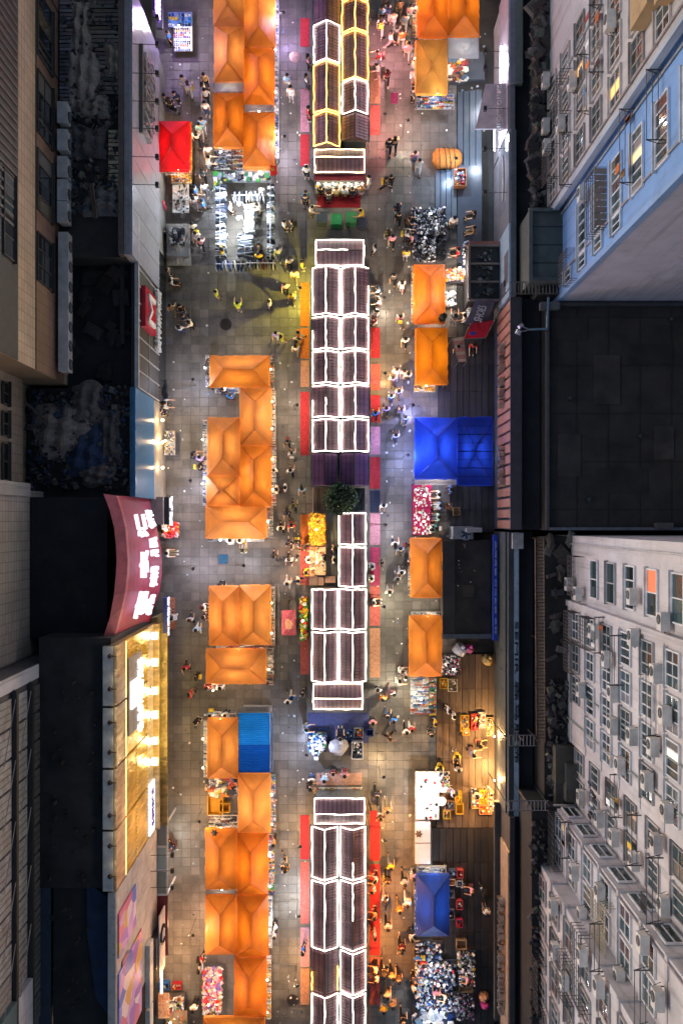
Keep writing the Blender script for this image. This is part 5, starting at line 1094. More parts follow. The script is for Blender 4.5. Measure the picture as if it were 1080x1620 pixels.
F_(428,928,435,1022,'counter of hats and bags right of the matching pair of canopies',PM,power=26,lamp=WARM); F_(421,1026,433,1084,'counter of clothes right of the crosswise canopy under the pair',PM+PD,power=22,lamp=WARM); F_(342,1020,420,1028,'counter of red goods between the pair and the crosswise canopy',PR+PD,power=16,lamp=WARM); F_(326,1083,356,1092,'counter with red cloth below the crosswise canopy',PR+PW,power=18,lamp=WARM)
F_(322,1140,328,1230,'white goods counter left of the canopy beside the blue shed',PW,power=22,lamp=WARM); F_(330,1126,374,1138,'counter of pale bags above the canopy beside the blue shed',PW+PM,power=20,lamp=WARM); F_(428,1226,436,1318,'pink and white goods counter right of the canopy below the blue shed',PW+PC,power=28,lamp=NEUT); F_(424,1320,434,1416,'clothes counter right of the star ornament block',PD+PC,power=30,lamp=COOL); F_(424,1418,431,1500,'bright white counter lower right of the lower left block',PW,power=60,lamp=(1,.98,.95)); F_(421,1512,429,1612,'counter with orange and white packs near the bottom edge',PY+PW,power=26,lamp=WARM); F_(330,1290,376,1312,'counter of shoes above the star ornament canopy',PD+PW,power=18,lamp=WARM)
F_(299,192,304,282,'yellow edged counter right of the red canopy',PY,(.7,.42,.05),power=24,lamp=WARM); F_(271,269,303,290,'yellow trays of snacks below the red canopy',PR+PW+PY,(.75,.45,.05),power=40,lamp=(1,.85,.6))
F_(659,148,718,172,'counter of toys and bottles below the flat amber canopy',PC+PB,power=34,lamp=COOL,d=.8); F_(652,-4,659,58,'narrow counter left of the upper right canopies',PM,power=26,lamp=WARM); F_(650,66,657,146,'narrow counter left of the flat amber canopy',PW+PM,power=26,lamp=WARM); F_(650,420,655,510,'narrow pink goods counter left of the right hand canopies',PW+PR,power=28,lamp=WARM); F_(655,608,688,620,'yellow tray table of goods below the flat bright canopy',PY+PW,(.75,.5,.05),power=24,lamp=WARM)
F_(645,856,650,944,'narrow dark counter left of the canopy beside the entrance roof',PD+PB,power=18,lamp=NEUT); F_(699,862,704,942,'blue crates counter right of the canopy beside the entrance roof',PB,power=10,lamp=NEUT); F_(650,968,697,975,'counter of white packets above the lower deep orange canopy',PW+PD,power=24,lamp=NEUT)
F_(649,1072,678,1130,'table of colourful packets below the deep orange canopy',PC+PB+PW,power=46,lamp=(1,.95,.85),d=1.2); F_(679,1074,690,1132,'narrow table of yellow and green packets',PC,power=0); F_(659,1370,706,1384,'row of small bottles above the dark blue canopy',PB+PW,power=20,lamp=COOL,d=.6); F_(655,1387,659,1480,'narrow counter left of the dark blue canopy',PB,power=14,lamp=WARM)
table(266,18,304,42,'blue and yellow boxes on a table at the top left lane',(.2,.3,.5),PB+H('e8c21e','e8c21e','2d7fc4'),34,.7,.25,.5,.2,soft=0); table(275,41,304,80,'brightly lit table of colourful books below the blue and yellow boxes',(.85,.85,.83),PC+PW,60,.75,.15,.35,.06,lamp=(1,.97,.94),power=95,soft=.1)
table(273,291,299,336,'white table of small items below the yellow snack trays',(.72,.72,.7),PD+PW,26,.75,.08,.25,.1); table(260,681,277,720,'small lit rack of bottles below the blue fascia',(.5,.4,.3),PB+PW,46,.8,.08,.18,.3,lamp=(1,.75,.4),power=60)
table(653,766,683,803,'magenta cloth table of white figurines, upper of the two',(.36,.008,.07),H('ffffff','f2f0ea','f2f0ea','e0b070'),46,.8,.08,.22,.14,cloth=True,skirt=(.28,.006,.05),lamp=(1,.9,.85),power=34); table(653,804,681,846,'magenta cloth table of white bottles, lower of the two',(.36,.008,.07),H('ffffff','f2f0ea','f2f0ea','e0b070'),40,.8,.08,.26,.1,cloth=True,skirt=(.28,.006,.05),lamp=(1,.9,.85),power=34)
bt = table(657,1221,694,1297,'dazzling white lit table with a few small figures',(.86,.86,.85),PD[:4]+PR[:1],9,.8,.12,.35,.1,lamp=(1,.98,.96),power=230); table(694,1221,711,1254,'small white table of trinkets beside the dazzling white table',(.85,.85,.84),PC+PD,22,.78,.1,.25,.12)
table(489,865,515,910,'peach counter with scattered food below the yellow fruit',(.62,.42,.27),PY+PW,30,.85,.07,.2,.1,lamp=(1,.75,.42),power=70); table(496,1246,573,1256,'long food counter above the last crosswise kiosk',(.55,.55,.5),PC+PY,46,.85,.08,.25,.14,lamp=NEUT,power=30)
yt = table(488,812,515,863,'table piled with yellow fruit below the round tree',(.5,.33,.1),PY,0,.8,lamp=(1,.8,.4),power=95)
m = MB(); a,b = W(489,862,.9),W(514,813,.9)
for _ in range(190): x,y = R.uniform(a.x,b.x),R.uniform(a.y,b.y); m.blob(x,y,.88+R.uniform(0,.12),.12,.12,.11,jit(hexc(R.choice(['e0a11c','f0b92d','d98a14']))),n=6,rings=3,j=.03)
tag(m.build('fruit', GOODS, yt), kind='stuff')
for (x0,y0,x1,y1,lab) in ((489,911,502,926,'pale wooden stool beside the peach counter, left'),(503,913,512,926,'pink stool in the middle below the peach counter'),(514,912,530,922,'low pinkish bench below the peach counter')): table(x0,y0,x1,y1,lab,(.52,.33,.25),n=0,z=.5,name='stool',cat='stool')
def deckz(px,py): return .305 if (693<px<782 and (533<py<662 or 1035<py<1640)) or (712<px<782 and 770<py<842) else (.505 if 722<px<760 and 266<py<420 else 0.0)
def crate(px,py,w,l,h,col,lab,z=0.0,ang=0.0,fill=None,cat='crate',name='crate',group=None):
    p = W(px,py,z+h); w *= K; l *= K; z = max(z,deckz(px,py)); p = W(px,py,z+h); t = thing(name,lab,cat,(p.x,p.y,z),group); t.rotation_euler=(0,0,ang); m = MB(); e=.035; mw=WL[t]
    def bx(a,b,nm,c=col):
        q=MB(); q.box(a,b,c); me=q.mesh(nm,PAINT); o=bpy.data.objects.new(nm,me); C.objects.link(o); o.parent=t; return o
    bx((-w/2,-l/2,0),(w/2,l/2,.04),'base')
    for s in (-1,1): bx((s*w/2-s*e,-l/2,.042),(s*w/2,l/2,h),'side_wall'); bx((-w/2+e+.002,s*l/2-s*e,.042),(w/2-e-.002,s*l/2,h),'end_wall')
    if fill: q=MB(); goods(q,-w/2+.05,-l/2+.05,w/2-.05,l/2-.05,.05,fill,int(w*l*26)+5,.1,.22,h*.9); o=bpy.data.objects.new('contents',q.mesh('contents',GOODS)); C.objects.link(o); o.parent=t; o['kind']='stuff'
    return t
YEL, TAN, CARD = (.62,.36,.02), (.42,.28,.12), (.36,.23,.12)
for (px,py,w,l,h,c,lab,fl_) in ((725,1262,.65,1.1,.35,YEL,'yellow crate right of the dazzling white table, upper',PY[:2]),(727,1281,.75,1.0,.4,YEL,'empty yellow crate right of the dazzling white table, lower',None),(707,1290,.7,.8,.35,YEL,'yellow crate at the corner of the dazzling white table',PM),(711,1275,.9,.9,.3,(.3,.15,.12),'brown crate of shoes beside the white bowl',PD),
    (735,1145,.8,1.6,.25,YEL,'yellow snack tray on the plank deck',PY+PW),(751,1143,.7,1.6,.25,(.55,.03,.04),'red snack tray on the plank deck',PR),(762,1140,.75,1.5,.25,(.6,.6,.6),'white snack tray on the plank deck',PW+PR),(737,1158,.7,.7,.25,YEL,'small yellow snack tray below the others on the deck',PY+PW),(775,1150,.7,1.8,.25,TAN,'tan snack tray beside the shop wall',PW+PY),
    (752,1268,.75,1.5,.25,TAN,'tray of mixed packets at the foot of the deck',PC),(765,1262,.8,1.3,.3,YEL,'yellow tray of packets at the foot of the deck',PY),(768,1282,1.2,.9,.3,(.6,.25,.1),'orange tray at the foot of the deck',PY+PR),(776,1268,.55,2.0,.25,(.55,.35,.3),'pink tray against the shop wall at the foot of the deck',PR+PW),
    (710,801,.6,.7,.4,CARD,'closed cardboard box behind the magenta tables',PM),(722,809,.65,.8,.4,CARD,'open cardboard box behind the magenta tables',None),
    (511,1160,.9,.7,.35,(.03,.10,.38),'blue crate on the blue floor sheet, left',None),(551,1163,.95,.9,.4,(.03,.10,.35),'blue crate on the blue floor sheet, middle',PB),(567,1160,.9,.9,.4,(.25,.28,.33),'crate of mixed items on the blue floor sheet',PC),(585,1160,.7,.7,.45,(.02,.04,.16),'dark blue bin right of the blue floor sheet',None),
    (259,1562,1.0,.7,.5,(.03,.15,.5),'blue box at the lower left stall',PB),(279,1562,.9,.6,.4,(.45,.02,.03),'red box at the lower left stall',PR),(702,1082,.8,1.0,.3,YEL,'yellow bag tray below the black clothes heap',PY),(716,1085,.9,1.2,.3,(.55,.45,.3),'beige bag tray below the black clothes heap',PM),(688,1120,.5,.9,.4,(.05,.2,.4),'blue box at the end of the packet table',PB),
    (716,1382,.7,.5,.5,(.05,.06,.12),'dark blue shelf box right of the dark blue canopy, top',PB),(728,1384,.6,.8,.5,(.4,.04,.05),'red shelf box right of the dark blue canopy, top',PR),(715,1397,.6,.6,.5,(.45,.3,.2),'orange striped shelf box right of the dark blue canopy',PY),(727,1399,.6,.6,.5,(.45,.45,.48),'white shelf box right of the dark blue canopy',PW),(727,1433,.6,.9,.5,(.4,.04,.06),'middle red shelf box right of the dark blue canopy',PR),(727,1462,.6,.8,.5,(.35,.02,.06),'lowest red shelf box right of the dark blue canopy',PR),(714,1416,.6,.7,.4,(.12,.12,.13),'black shelf box right of the dark blue canopy',PD),(714,1448,.6,1.0,.4,(.1,.1,.11),'long black shelf box right of the dark blue canopy',PD),
    (730,1496,1.0,.9,.45,CARD,'cardboard box on the lower right clothes heap',None),(737,1564,1.3,.9,.4,CARD,'large cardboard box in the lower right clothes heap',None),(728,279,1.15,1.7,.6,(.45,.16,.05),'orange topped cart box with folded white goods',PW+PR),
    (355,1279,1.0,.9,.6,YEL,'small yellow covered crate left of the lower canopy',None),(340,1275,1.5,1.9,.7,YEL,'large yellow covered crate left of the lower canopy',None),(565,1188,1.1,1.7,.7,(.6,.6,.62),'white folding table box beside the grey sheet',PW)):
    crate(px,py,w,l,h,c,lab,fill=fl_)
# ------------------------------------------------------------------ clothes racks stall with bare lamps
def crack(x0,y0,x1,y1,lab,pal,z=1.55,dens=9):
    a,b = W(x0,y1,z),W(x1,y0,z); horiz = abs(x1-x0) > abs(y1-y0); xm,ym=(a.x+b.x)/2,(a.y+b.y)/2; t = thing('clothes_rack',lab,'clothes rack',(xm,ym,0),'clothes racks of the open stall'); m = MB(); c=(.4,.4,.42)
    p,q = ((a.x,ym,z),(b.x,ym,z)) if horiz else ((xm,a.y,z),(xm,b.y,z)); m.bar(p,q,.025,c); w_ = (b.y-a.y) if horiz else (b.x-a.x)
    L = (b.x-a.x) if horiz else (b.y-a.y); k = max(2,round(L/1.7)+1)
    for i in range(k):
        u = i/(k-1); x,y = (a.x+L*u,ym) if horiz else (xm,a.y+L*u); m.bar((x,y,0),(x,y,z),.025,c)
    m.build('rail', METAL, t); m = MB(); n = int(L*dens)
    for i in range(n):
        u = (i+R.uniform(.1,.9))/n*L; c = jit(R.choice(pal),.3); th=R.uniform(.03,.07); g = R.uniform(-.25,.25); l = w_*R.uniform(.75,1.05)
        if horiz: m.rbox(a.x+u,ym,z-.75-R.uniform(0,.2),th,l,.72,g,c,top=.95)
        else: m.rbox(xm,a.y+u,z-.75-R.uniform(0,.2),l,th,.72,g,c,top=.95)
    tag(m.build('garments', CLOTH, t), kind='stuff')
PK = H('c9ced6','e9edf0','9aa4b2','39414d','20242b','6d7a8a','f6f6f6','2a3442','8a96a8')
crack(339,288,357,408,'long clothes rack down the left side of the open lit stall',PK); crack(421,288,434,410,'long clothes rack down the right side of the open lit stall',PK); crack(374,368,400,402,'short dense rack of grey clothes in the middle of the open stall',PK,dens=14); crack(340,410,388,424,'rack of blue denim closing the foot of the open stall, left part',PB+PD); crack(389,409,436,422,'rack of black clothes closing the foot of the open stall, right part',PD); crack(366,300,420,316,'crosswise rack of pale clothes at the top of the open stall',PK); crack(385,322,402,366,'rack of white shirts next to the bare bulbs',PK[:3]+PK[6:7])
table(337,270,430,288,'low table of striped and green clothes heading the open lit stall',(.3,.32,.33),PK+H('3faa4a','e0c040','2f8f60'),90,.7,.2,.45,.2); table(338,286,352,300,'small table of bright green clothes at the open stall corner',(.3,.4,.3),H('46b04c','2f9050','e8e8e8','d8d040'),20,.72,.2,.4,.2)
for k,(px,py,lab,pw_) in enumerate(((391,341,'brightest bare lamp hanging over the open clothes stall',200),(377,344,'bare lamp just left of the brightest one over the clothes stall',110),(388,362,'bare lamp just below the brightest one over the clothes stall',110),(355,371,'bare lamp over the left rack of the clothes stall',80),(378,322,'topmost bare lamp over the clothes stall',80),(412,300,'bare lamp over the crosswise rack of the clothes stall',50))):
    p = W(px,py,2.3); t = thing('hanging_lamp',lab,'hanging lamp',p,'bare lamps over the open clothes stall'); MB().path([(p.x+.25,p.y,0),(p.x+.25,p.y,2.65),(p.x,p.y,2.62),(p.x,p.y,2.4)],.018,(.3,.3,.3)).build('stand', METAL, t); bulb(t,p,(.93,.97,1),pw_,.12)
# ------------------------------------------------------------------ heaps of clothes
def heap(x0,y0,x1,y1,lab,pal,n,hh=.42,s0=.08,s1=.23,lamp=None,power=0):
    z=.5; a,b = W(x0,y1,z),W(x1,y0,z); t = thing('clothes_heap',lab,'clothes heap',((a.x+b.x)/2,(a.y+b.y)/2,0)); m = MB(); m.box((a.x,a.y,.02),(b.x,b.y,.4),(.12,.12,.13)); m.build('platform', PAINT, t); m = MB()
    for _ in range(int(n*3)):
        x,y = R.uniform(a.x+.1,b.x-.1),R.uniform(a.y+.1,b.y-.1); c = jit(R.choice(pal),.3); s=R.uniform(s0,s1)
        if R.random()<.65: m.blob(x,y,.4+R.uniform(.05,hh),s*.6,s*R.uniform(.3,.7),R.uniform(.08,.2),c,n=7,rings=2,j=.5)
        else: m.rbox(x,y,.4+R.uniform(0,hh),s,s*R.uniform(.4,1),R.uniform(.05,.2),R.uniform(0,3.1),c,top=R.uniform(.6,1))
    tag(m.build('clothes', CLOTH, t), kind='stuff')
    if lamp: p = Vector(((a.x+b.x)/2,(a.y+b.y)/2,2.3)); MB().bar((p.x,p.y,.4),(p.x,p.y,2.2),.02,(.3,.3,.3)).build('lamp_pole', METAL, t); bulb(t,p,lamp,power,.07)
    return t
PH = H('15171c','2b3038','d9dde2','8d8f96','4c566a','a29aa6','e9e6df','2b2830','15171c','7f8894','1b1d22')
heap(648,329,706,374,'broad heap of black, white and grey clothes at the right lane',PH,330,lamp=COOL,power=55); heap(652,375,690,416,'smaller dark clothes heap just above the right hand orange canopy',PH,170); heap(691,376,706,414,'low black cloth heap beside the smaller clothes heap',PD[:3],40,.25); heap(708,92,735,128,'pile of bags and boxes under the crumpled translucent sheet',PM,70,.5,.25,.6)
heap(703,424,740,446,'heap of orange and pink clothes behind the right hand orange canopy',H('f0a040','f6d0a0','e86a4a','f2f0ea','ff9aa0','b0d0e0'),80,.4,lamp=(1,.92,.8),power=130); heap(703,460,722,486,'white lit goods in the interior of the clothes stall',PW,34,.3,lamp=(1,.97,.92),power=110); heap(696,1036,728,1069,'heap of black and red goods beside the deep orange canopy',PD+PR[:1]+PW[:1],110,.5,lamp=(1,.9,.8),power=22)
heap(655,1490,700,1522,'dark shoes heap below the dark blue canopy',PD+PB,130,.4,lamp=COOL,power=22); heap(655,1520,722,1556,'wide white and blue clothes heap at lower right',PW+PB+PD+H('d83a50'),280,.55,lamp=COOL,power=60); heap(722,1505,752,1560,'pale clothes and bags heap on the plank deck at lower right',PW+PD+PM,150,.5); heap(655,1556,716,1600,'dark blue heap with bright lamps at lower right',PB+PD+PW[:2],170,.3,lamp=COOL,power=110); heap(716,1570,750,1612,'heap of grey and purple bags at lower right',PD+H('8a70a0','a0a0a8'),110,.5); heap(655,1602,716,1660,'stack of white and blue boxes at the lower right edge',PW+PB,120,.4,.4,.8,lamp=COOL,power=60)
heap(488,1158,516,1190,'heap of small white and green things on the blue floor sheet',PW+PB+H('50a050'),110,.4,.1,.3,lamp=(.8,.88,1),power=36); heap(320,1530,352,1606,'open stall of pink, red and white toys at lower left',H('e86a90','f2f0ea','d8302f','8a70c0','f0b0c0','e0c8a0','ffffff'),190,.3,.1,.32,lamp=(1,.8,.6),power=60); heap(262,1575,292,1618,'stall of brown and white goods under the mural',PM+PW,80,.3,lamp=(1,.75,.45),power=70); heap(258,826,284,850,'red stall of toys and balloons beside the red curved sign',PR+H('f0a080','e85060'),90,.5,.12,.35,lamp=(1,.72,.5),power=50); heap(730,385,742,440,'blue lit rack of white and blue clothes along the balcony box',PB+PW,100,.9,lamp=COOL,power=60); heap(736,440,748,510,'white clothes on the rack below the blue ones by the balcony box',PW+PB[:3],110,.9)
heap(329,1232,376,1258,'heap of dark poles and cloth above the yellow covered crates',PD+PM,60,.4,.2,.6); heap(474,944,487,1012,'potted flowers in yellow, green and red beside the kiosk row',H('e8d020','50a040','d83a30','80c040','f0f0e0','f0b020'),130,.5,.1,.3,lamp=(1,.95,.6),power=30)
tb_ = table(262,1600,296,1640,'brown table at the bottom left lane',(.35,.22,.15),PM,8); tr = table(250,1572,268,1612,'slanted peach tray with a grid of goods at lower left',(.6,.38,.25),H('e8b090','f2c8a8','d89070'),40,.8,.2,.26,.05,soft=0)
# ------------------------------------------------------------------ larger single things
def bundle():
    p = W(707,250,.6); t = thing('rolled_canopy','fat rolled up orange canopy bundle tied with ropes','canopy bundle',(p.x,p.y,0)); m = MB(); n,L = 14,12; vs=[]
    for i in range(L+1):
        u = i/L*2-1; r = .62*(1-abs(u)**5*.55)+R.uniform(-.03,.03)
        for k in range(n): g=2*math.pi*k/n; q=1+R.uniform(-.05,.05); vs.append((p.x+u*1.02, p.y+r*1.15*math.cos(g)*q, .56+r*.75*math.sin(g)*q))
    fs=[(i*n+k,i*n+(k+1)%n,(i+1)*n+(k+1)%n,(i+1)*n+k) for i in range(L) for k in range(n)]+[tuple(range(n)),tuple(range(L*n,(L+1)*n))]
    m.add(vs,fs,(.62,.20,.03)); m.build('cloth', CLOTH, t, smooth=True)
    for x0,x1 in ((-.9,-.7),(-.4,.0),(.0,.4),(.6,.75)):
        m = MB(); m.path([(p.x+(x0+(x1-x0)*k/8)*K, p.y+.77*math.cos(math.pi*k/8), .58+.52*math.sin(math.pi*k/8)) for k in range(9)],.025,(.05,.04,.03)); m.build('rope', CLOTH, t)
bundle()
def cart():
    p = W(281,385,.8); t = thing('covered_cart','silver sheet covered cart with dark goods under the grey fascia','cart',(p.x,p.y,0)); a,b = W(264,405,.8),W(299,355,.8)
    m = MB(); m.box((a.x,a.y,.35),(b.x,b.y,.8),(.3,.3,.3)); m.build('bed', PAINT, t); m = MB(); m.patch((a.x-.1,a.y-.5,.3),(b.x+.1,a.y-.5,.3),(b.x,b.y,1.0),(a.x,b.y,1.0),12,14,(.38,.37,.34),sag=-.35,noise=.06); m.build('cover', SHEET, t)
    m = MB(); goods(m,a.x+.2,a.y+.6,b.x-.2,b.y-.3,1.05,PD+PW[:2],60,.15,.4,.25); tag(m.build('merchandise', GOODS, t), kind='stuff')
    for x in (a.x,b.x): m = MB(); m.bar((x-.05,p.y,.33),(x+.05,p.y,.33),.33,(.03,.03,.03),n=14); m.build('wheel', PAINT, t)
cart()
def trike():
    p = W(457,975,.9); t = thing('tricycle_cart','pink covered tricycle cart parked left of the flowers','tricycle cart',(p.x,p.y,0)); x,y=p.x,p.y
    m = MB(); m.box((x-.42,y-1.2,.45),(x+.42,y+.4,.95),(.35,.08,.10)); m.build('cargo_box', PAINT, t); m = MB(); m.patch((x-.5,y-1.3,1.0),(x+.5,y-1.3,1.0),(x+.48,y+.45,1.1),(x-.48,y+.45,1.1),8,12,(.50,.10,.13),sag=-.3,noise=.04); m.build('cover', CLOTH, t)
    m = MB(); m.blob(x,y-.5,1.42,.25,.4,.12,(.75,.35,.2),n=8); m.build('bag', CLOTH, t); m = MB(); m.path([(x,y+.4,.7),(x,y+1.0,.6),(x,y+1.2,1.0)],.04,(.1,.1,.1)); m.bar((x-.3,y+1.17,1.05),(x+.3,y+1.17,1.05),.03,(.1,.1,.1)); m.build('frame', METAL, t)
    m = MB(); m.box((x-.12,y+.6,.75),(x+.12,y+.85,.85),(.05,.05,.05)); m.build('saddle', PAINT, t)
    for (wx,wy) in ((-.46,-.6),(.46,-.6),(0,1.25)): m = MB(); m.bar((x+wx-.05,y+wy,.32),(x+wx+.05,y+wy,.32),.32,(.03,.03,.03),n=14); m.build('wheel', PAINT, t)
trike()
def bin_(px,py,c,lab,lid=True,round_=False):
    p = W(px,py,.9); t = thing('waste_bin',lab,'waste bin',(p.x,p.y,0),'bins near the food kiosk'); m = MB()
    if round_: m.lathe(p.x,p.y,[(.34,0),(.40,.85),(.36,.85),(.33,.4)],c,n=16)
    else: m.rbox(p.x,p.y,.06,.62,.6,.95,0,c,top=1.12)
    m.build('body', PAINT, t); m = MB()
    if round_: m.lathe(p.x,p.y,[(.42,.86),(.42,.9),(.2,.95)],tuple(v*.8 for v in c),n=16)
    else: m.rbox(p.x,p.y,1.02,.74,.72,.07,0,tuple(v*1.1 for v in c),top=.9); m.box((p.x-.3,p.y+.36,.98),(p.x+.3,p.y+.42,1.06),c)
    m.build('lid', PAINT, t)
bin_(509,345,(.05,.07,.09),'dark grey square bin at the left of the bin row'); bin_(532,348,(.02,.32,.08),'bright green bin with a bag on it in the bin row'); bin_(555,345,(.04,.25,.08),'darker green bin, third of the bin row'); bin_(572,350,(.06,.07,.10),'dark round bin at the right of the bin row',round_=True)
def umbrella_bag(px,py,r,c,lab):
    p = W(px,py,.8); r *= K; t = thing('draped_bag',lab,'bag',(p.x,p.y,0)); m = MB(); m.blob(p.x,p.y,.55,r,r*.9,.55,c,n=10,rings=5,j=.18); m.build('sack', SHEET, t); m = MB(); m.blob(p.x+r*.3,p.y+r*.5,1.05,.15,.15,.15,tuple(min(1,v*1.4) for v in c)); m.build('knot', SHEET, t)
umbrella_bag(714,985,.85,(.55,.13,.28),'pink sack beside the dark entrance roof'); umbrella_bag(735,988,.85,(.02,.12,.45),'blue sack beside the pink one'); umbrella_bag(728,1029,.75,(.30,.32,.42),'grey blue sack on the plank deck'); umbrella_bag(742,1027,.55,(.30,.05,.20),'dark red and blue sack on the plank deck'); umbrella_bag(772,1045,.6,(.35,.25,.10),'tan sack against the shop wall'); umbrella_bag(535,1182,1.0,(.38,.38,.40),'grey crumpled sheet bundle on the blue floor sheet'); umbrella_bag(765,1580,.5,(.55,.25,.12),'orange sack at the lower right edge of the deck'); umbrella_bag(767,1592,.45,(.55,.05,.22),'magenta sack at the lower right edge of the deck'); umbrella_bag(257,325,.35,(.55,.08,.15),'small red sack below the grey fascia')
fz = thing('chest_freezer','white chest freezer with purple light at the head of the dark blue canopy','chest freezer',W(668,1335,0)); a,b = W(657,1368,.85),W(680,1301,.85)
for (y0,y1) in ((a.y,(a.y+b.y)/2-.02),((a.y+b.y)/2+.02,b.y)): MB().box((a.x,y0,.06),(b.x,y1,.82),(.62,.60,.64)).build('body', GLOSS, fz); MB().box((a.x-.02,y0+.03,.823),(b.x+.02,y1-.03,.87),(.7,.68,.72)).build('lid', GLOSS, fz)
m = MB(); m.bar((a.x+.1,b.y-.15,.9),(b.x-.1,b.y-.15,.9),.035,(.6,.5,1)); m.build('light', TUBE, fz)
bwl = thing('steel_bowl','wide white bowl beside the dazzling white table','bowl',W(698,1267,.75)); p = W(698,1267,.8); m = MB(); m.lathe(p.x,p.y,[(.16,.76),(.32,.95),(.29,.95),(.14,.8)],(.75,.75,.73),n=20); m.build('bowl', GLOSS, bwl); m = MB(); m.rbox(p.x,p.y,0,.45,.45,.75,0,(.3,.25,.2)); m.build('stand', PAINT, bwl)
stt = thing('striped_awning','pink and tan striped awning beside the flat bright canopy','awning',W(728,550,0)); q=[W(715,535,2.3),W(733,532,2.3),W(738,572,2.2),W(724,573,2.2)]
for k in range(7):
    u0,u1=k/7+.004,(k+1)/7-.004; MB().patch(q[0].lerp(q[3],u0),q[1].lerp(q[2],u0),q[1].lerp(q[2],u1),q[0].lerp(q[3],u1),3,2,(.48,.22,.20) if k%2 else (.55,.42,.34),noise=.01).build('stripe', CANVAS, stt)
m = MB(); m.bar(q[0],q[3],.025); m.bar(q[1],q[2],.025); 
for v in q: m.bar((v.x,v.y,0),v,.025,(.3,.3,.3))
m.build('frame', METAL, stt)
def scooter(px,py,ang,c,lab):
    p = W(px,py,.4); t = thing('motor_scooter',lab,'scooter',(p.x,p.y,deckz(px,py)),'scooters parked by the left shops'); wl=WL[t]
    def pc(nm,mb): o=bpy.data.objects.new(nm,mb.mesh(nm,GLOSS)); C.objects.link(o); o.parent=t
    for y in (-.62,.62): m=MB(); m.bar((-.05,y,.24),(.05,y,.24),.24,(.03,.03,.03),n=14); pc('wheel',m)
    m=MB(); m.rbox(0,-.35,.3,.3,.75,.4,0,c,top=.8); m.rbox(0,.1,.2,.28,.5,.1,0,c); m.rbox(0,.45,.2,.32,.14,.65,0,c,top=.7); pc('body',m); m=MB(); m.rbox(0,-.35,.71,.26,.65,.09,0,(.02,.02,.02),top=.85); pc('saddle',m)
    m=MB(); m.bar((0,.5,.8),(0,.45,1.0),.03,(.1,.1,.1)); m.bar((-.32,.42,1.0),(.32,.42,1.0),.025,(.05,.05,.05)); pc('handlebar',m); m=MB(); m.blob(0,.56,.86,.09,.06,.08,(.8,.8,.8)); pc('headlight',m); t.rotation_euler=(0,0,ang); t.scale=(.9,.9,.9)
scooter(261,612,.15,(.05,.07,.09),'dark scooter parked by the blue fascia'); scooter(262,380,.0,(.1,.1,.11),'black scooter between fascia and covered cart'); scooter(257,1328,.3,(.03,.03,.03),'black scooter parked under the glass porch'); scooter(268,172,1.2,(.12,.13,.2),'dark blue scooter near the red canopy'); scooter(262,1008,.2,(.35,.05,.03),'red scooter beside the first gold facade lamp'); scooter(763,1410,.4,(.05,.05,.06),'dark scooter on the lower plank deck')
oc = thing('shop_kiosk_sign','pale shop canopy box with glowing white characters beside the red sign','kiosk',W(250,808,0)); a,b = W(238,830,3.2),W(258,786,3.2); MB().box((a.x,a.y,0),(b.x,b.y,3.2),(.42,.42,.38)).build('box', PAINT, oc); MB().box((b.x+.01,a.y,1.5),(b.x+.3,b.y,2.9),(.03,.03,.035)).build('sign_board', PAINT, oc); text('文具',(b.x+.305,(a.y+b.y)/2,2.2),Y,Z,2.0,.9,GLOW,(.9,.93,1),oc,'characters',.06)
bsg = thing('blue_lightbox','narrow blue light box sign with white characters under the red sign','shop sign',W(252,965,3)); MB().box((XL+.5,W(250,1000,3).y,2.6),(XL+.75,W(250,945,3).y,3.6),(.03,.06,.25)).build('box', PAINT, bsg); text('女装批发',(XL+.755,W(252,975,3).y,3.1),Y,Z,2.6,.6,GLOW,(.8,.85,1),bsg,'characters',.04)
mat_(264,945,277,995,(.55,.22,.12),'orange floor mat under the blue light box sign',g=None)
umbt = None
# ------------------------------------------------------------------ trees
def tree(px,py,h,rx,ry,rz,n,lab,cols):
    p = W(px,py,h); t = thing('tree',lab,'tree',(p.x,p.y,0)); m = MB(); m.lathe(p.x,p.y,[(.16,0),(.11,h*.5),(.07,h)],(.09,.065,.045),n=8)
    for k in range(7): g=k*.9; m.bar((p.x,p.y,h*(.55+.05*k)),(p.x+rx*.7*math.cos(g),p.y+ry*.7*math.sin(g),h+rz*R.uniform(-.1,.5)),.035,(.09,.065,.045),n=5)
    m.build('trunk', PLANK, t); m = MB(); cl = [(R.gauss(0,.45),R.gauss(0,.45),R.gauss(0,.4),R.choice(cols)) for _ in range(26)]
    for _ in range(n):
        cx,cy,cz,c = R.choice(cl); u=Vector((cx+R.gauss(0,.2),cy+R.gauss(0,.2),cz+R.gauss(0,.22)))
        if u.length>1.05: u = u.normalized()*R.uniform(.8,1.05)
        q = Vector((p.x+u.x*rx,p.y+u.y*ry,h+u.z*rz)); d = Vector((R.gauss(0,1),R.gauss(0,1),R.gauss(0,1))).normalized(); e = d.orthogonal().normalized(); f = d.cross(e); s=R.uniform(.07,.14)
        m.add([q-e*s,q-f*s*.45,q+e*s,q+f*s*.45],[(0,1,2,3)],jit(c,.25))
    o = m.build('crown', LEAF, t); o['kind']='stuff'
tree(538,790,3.7,1.12,1.05,1.0,5200,'dark green round tree growing between the kiosk rows',[(.05,.10,.045),(.08,.15,.06),(.11,.18,.07),(.04,.075,.04)])
tree(862,3,6.5,.65,.5,.7,1500,'small bright green tree at the top edge of the dark alley',[(.06,.14,.03),(.1,.2,.05)])
tree(700,502,2.6,.27,.27,.35,260,'small potted tree at the foot of the right hand orange canopy',[(.03,.05,.02),(.05,.07,.03)])
pl = None
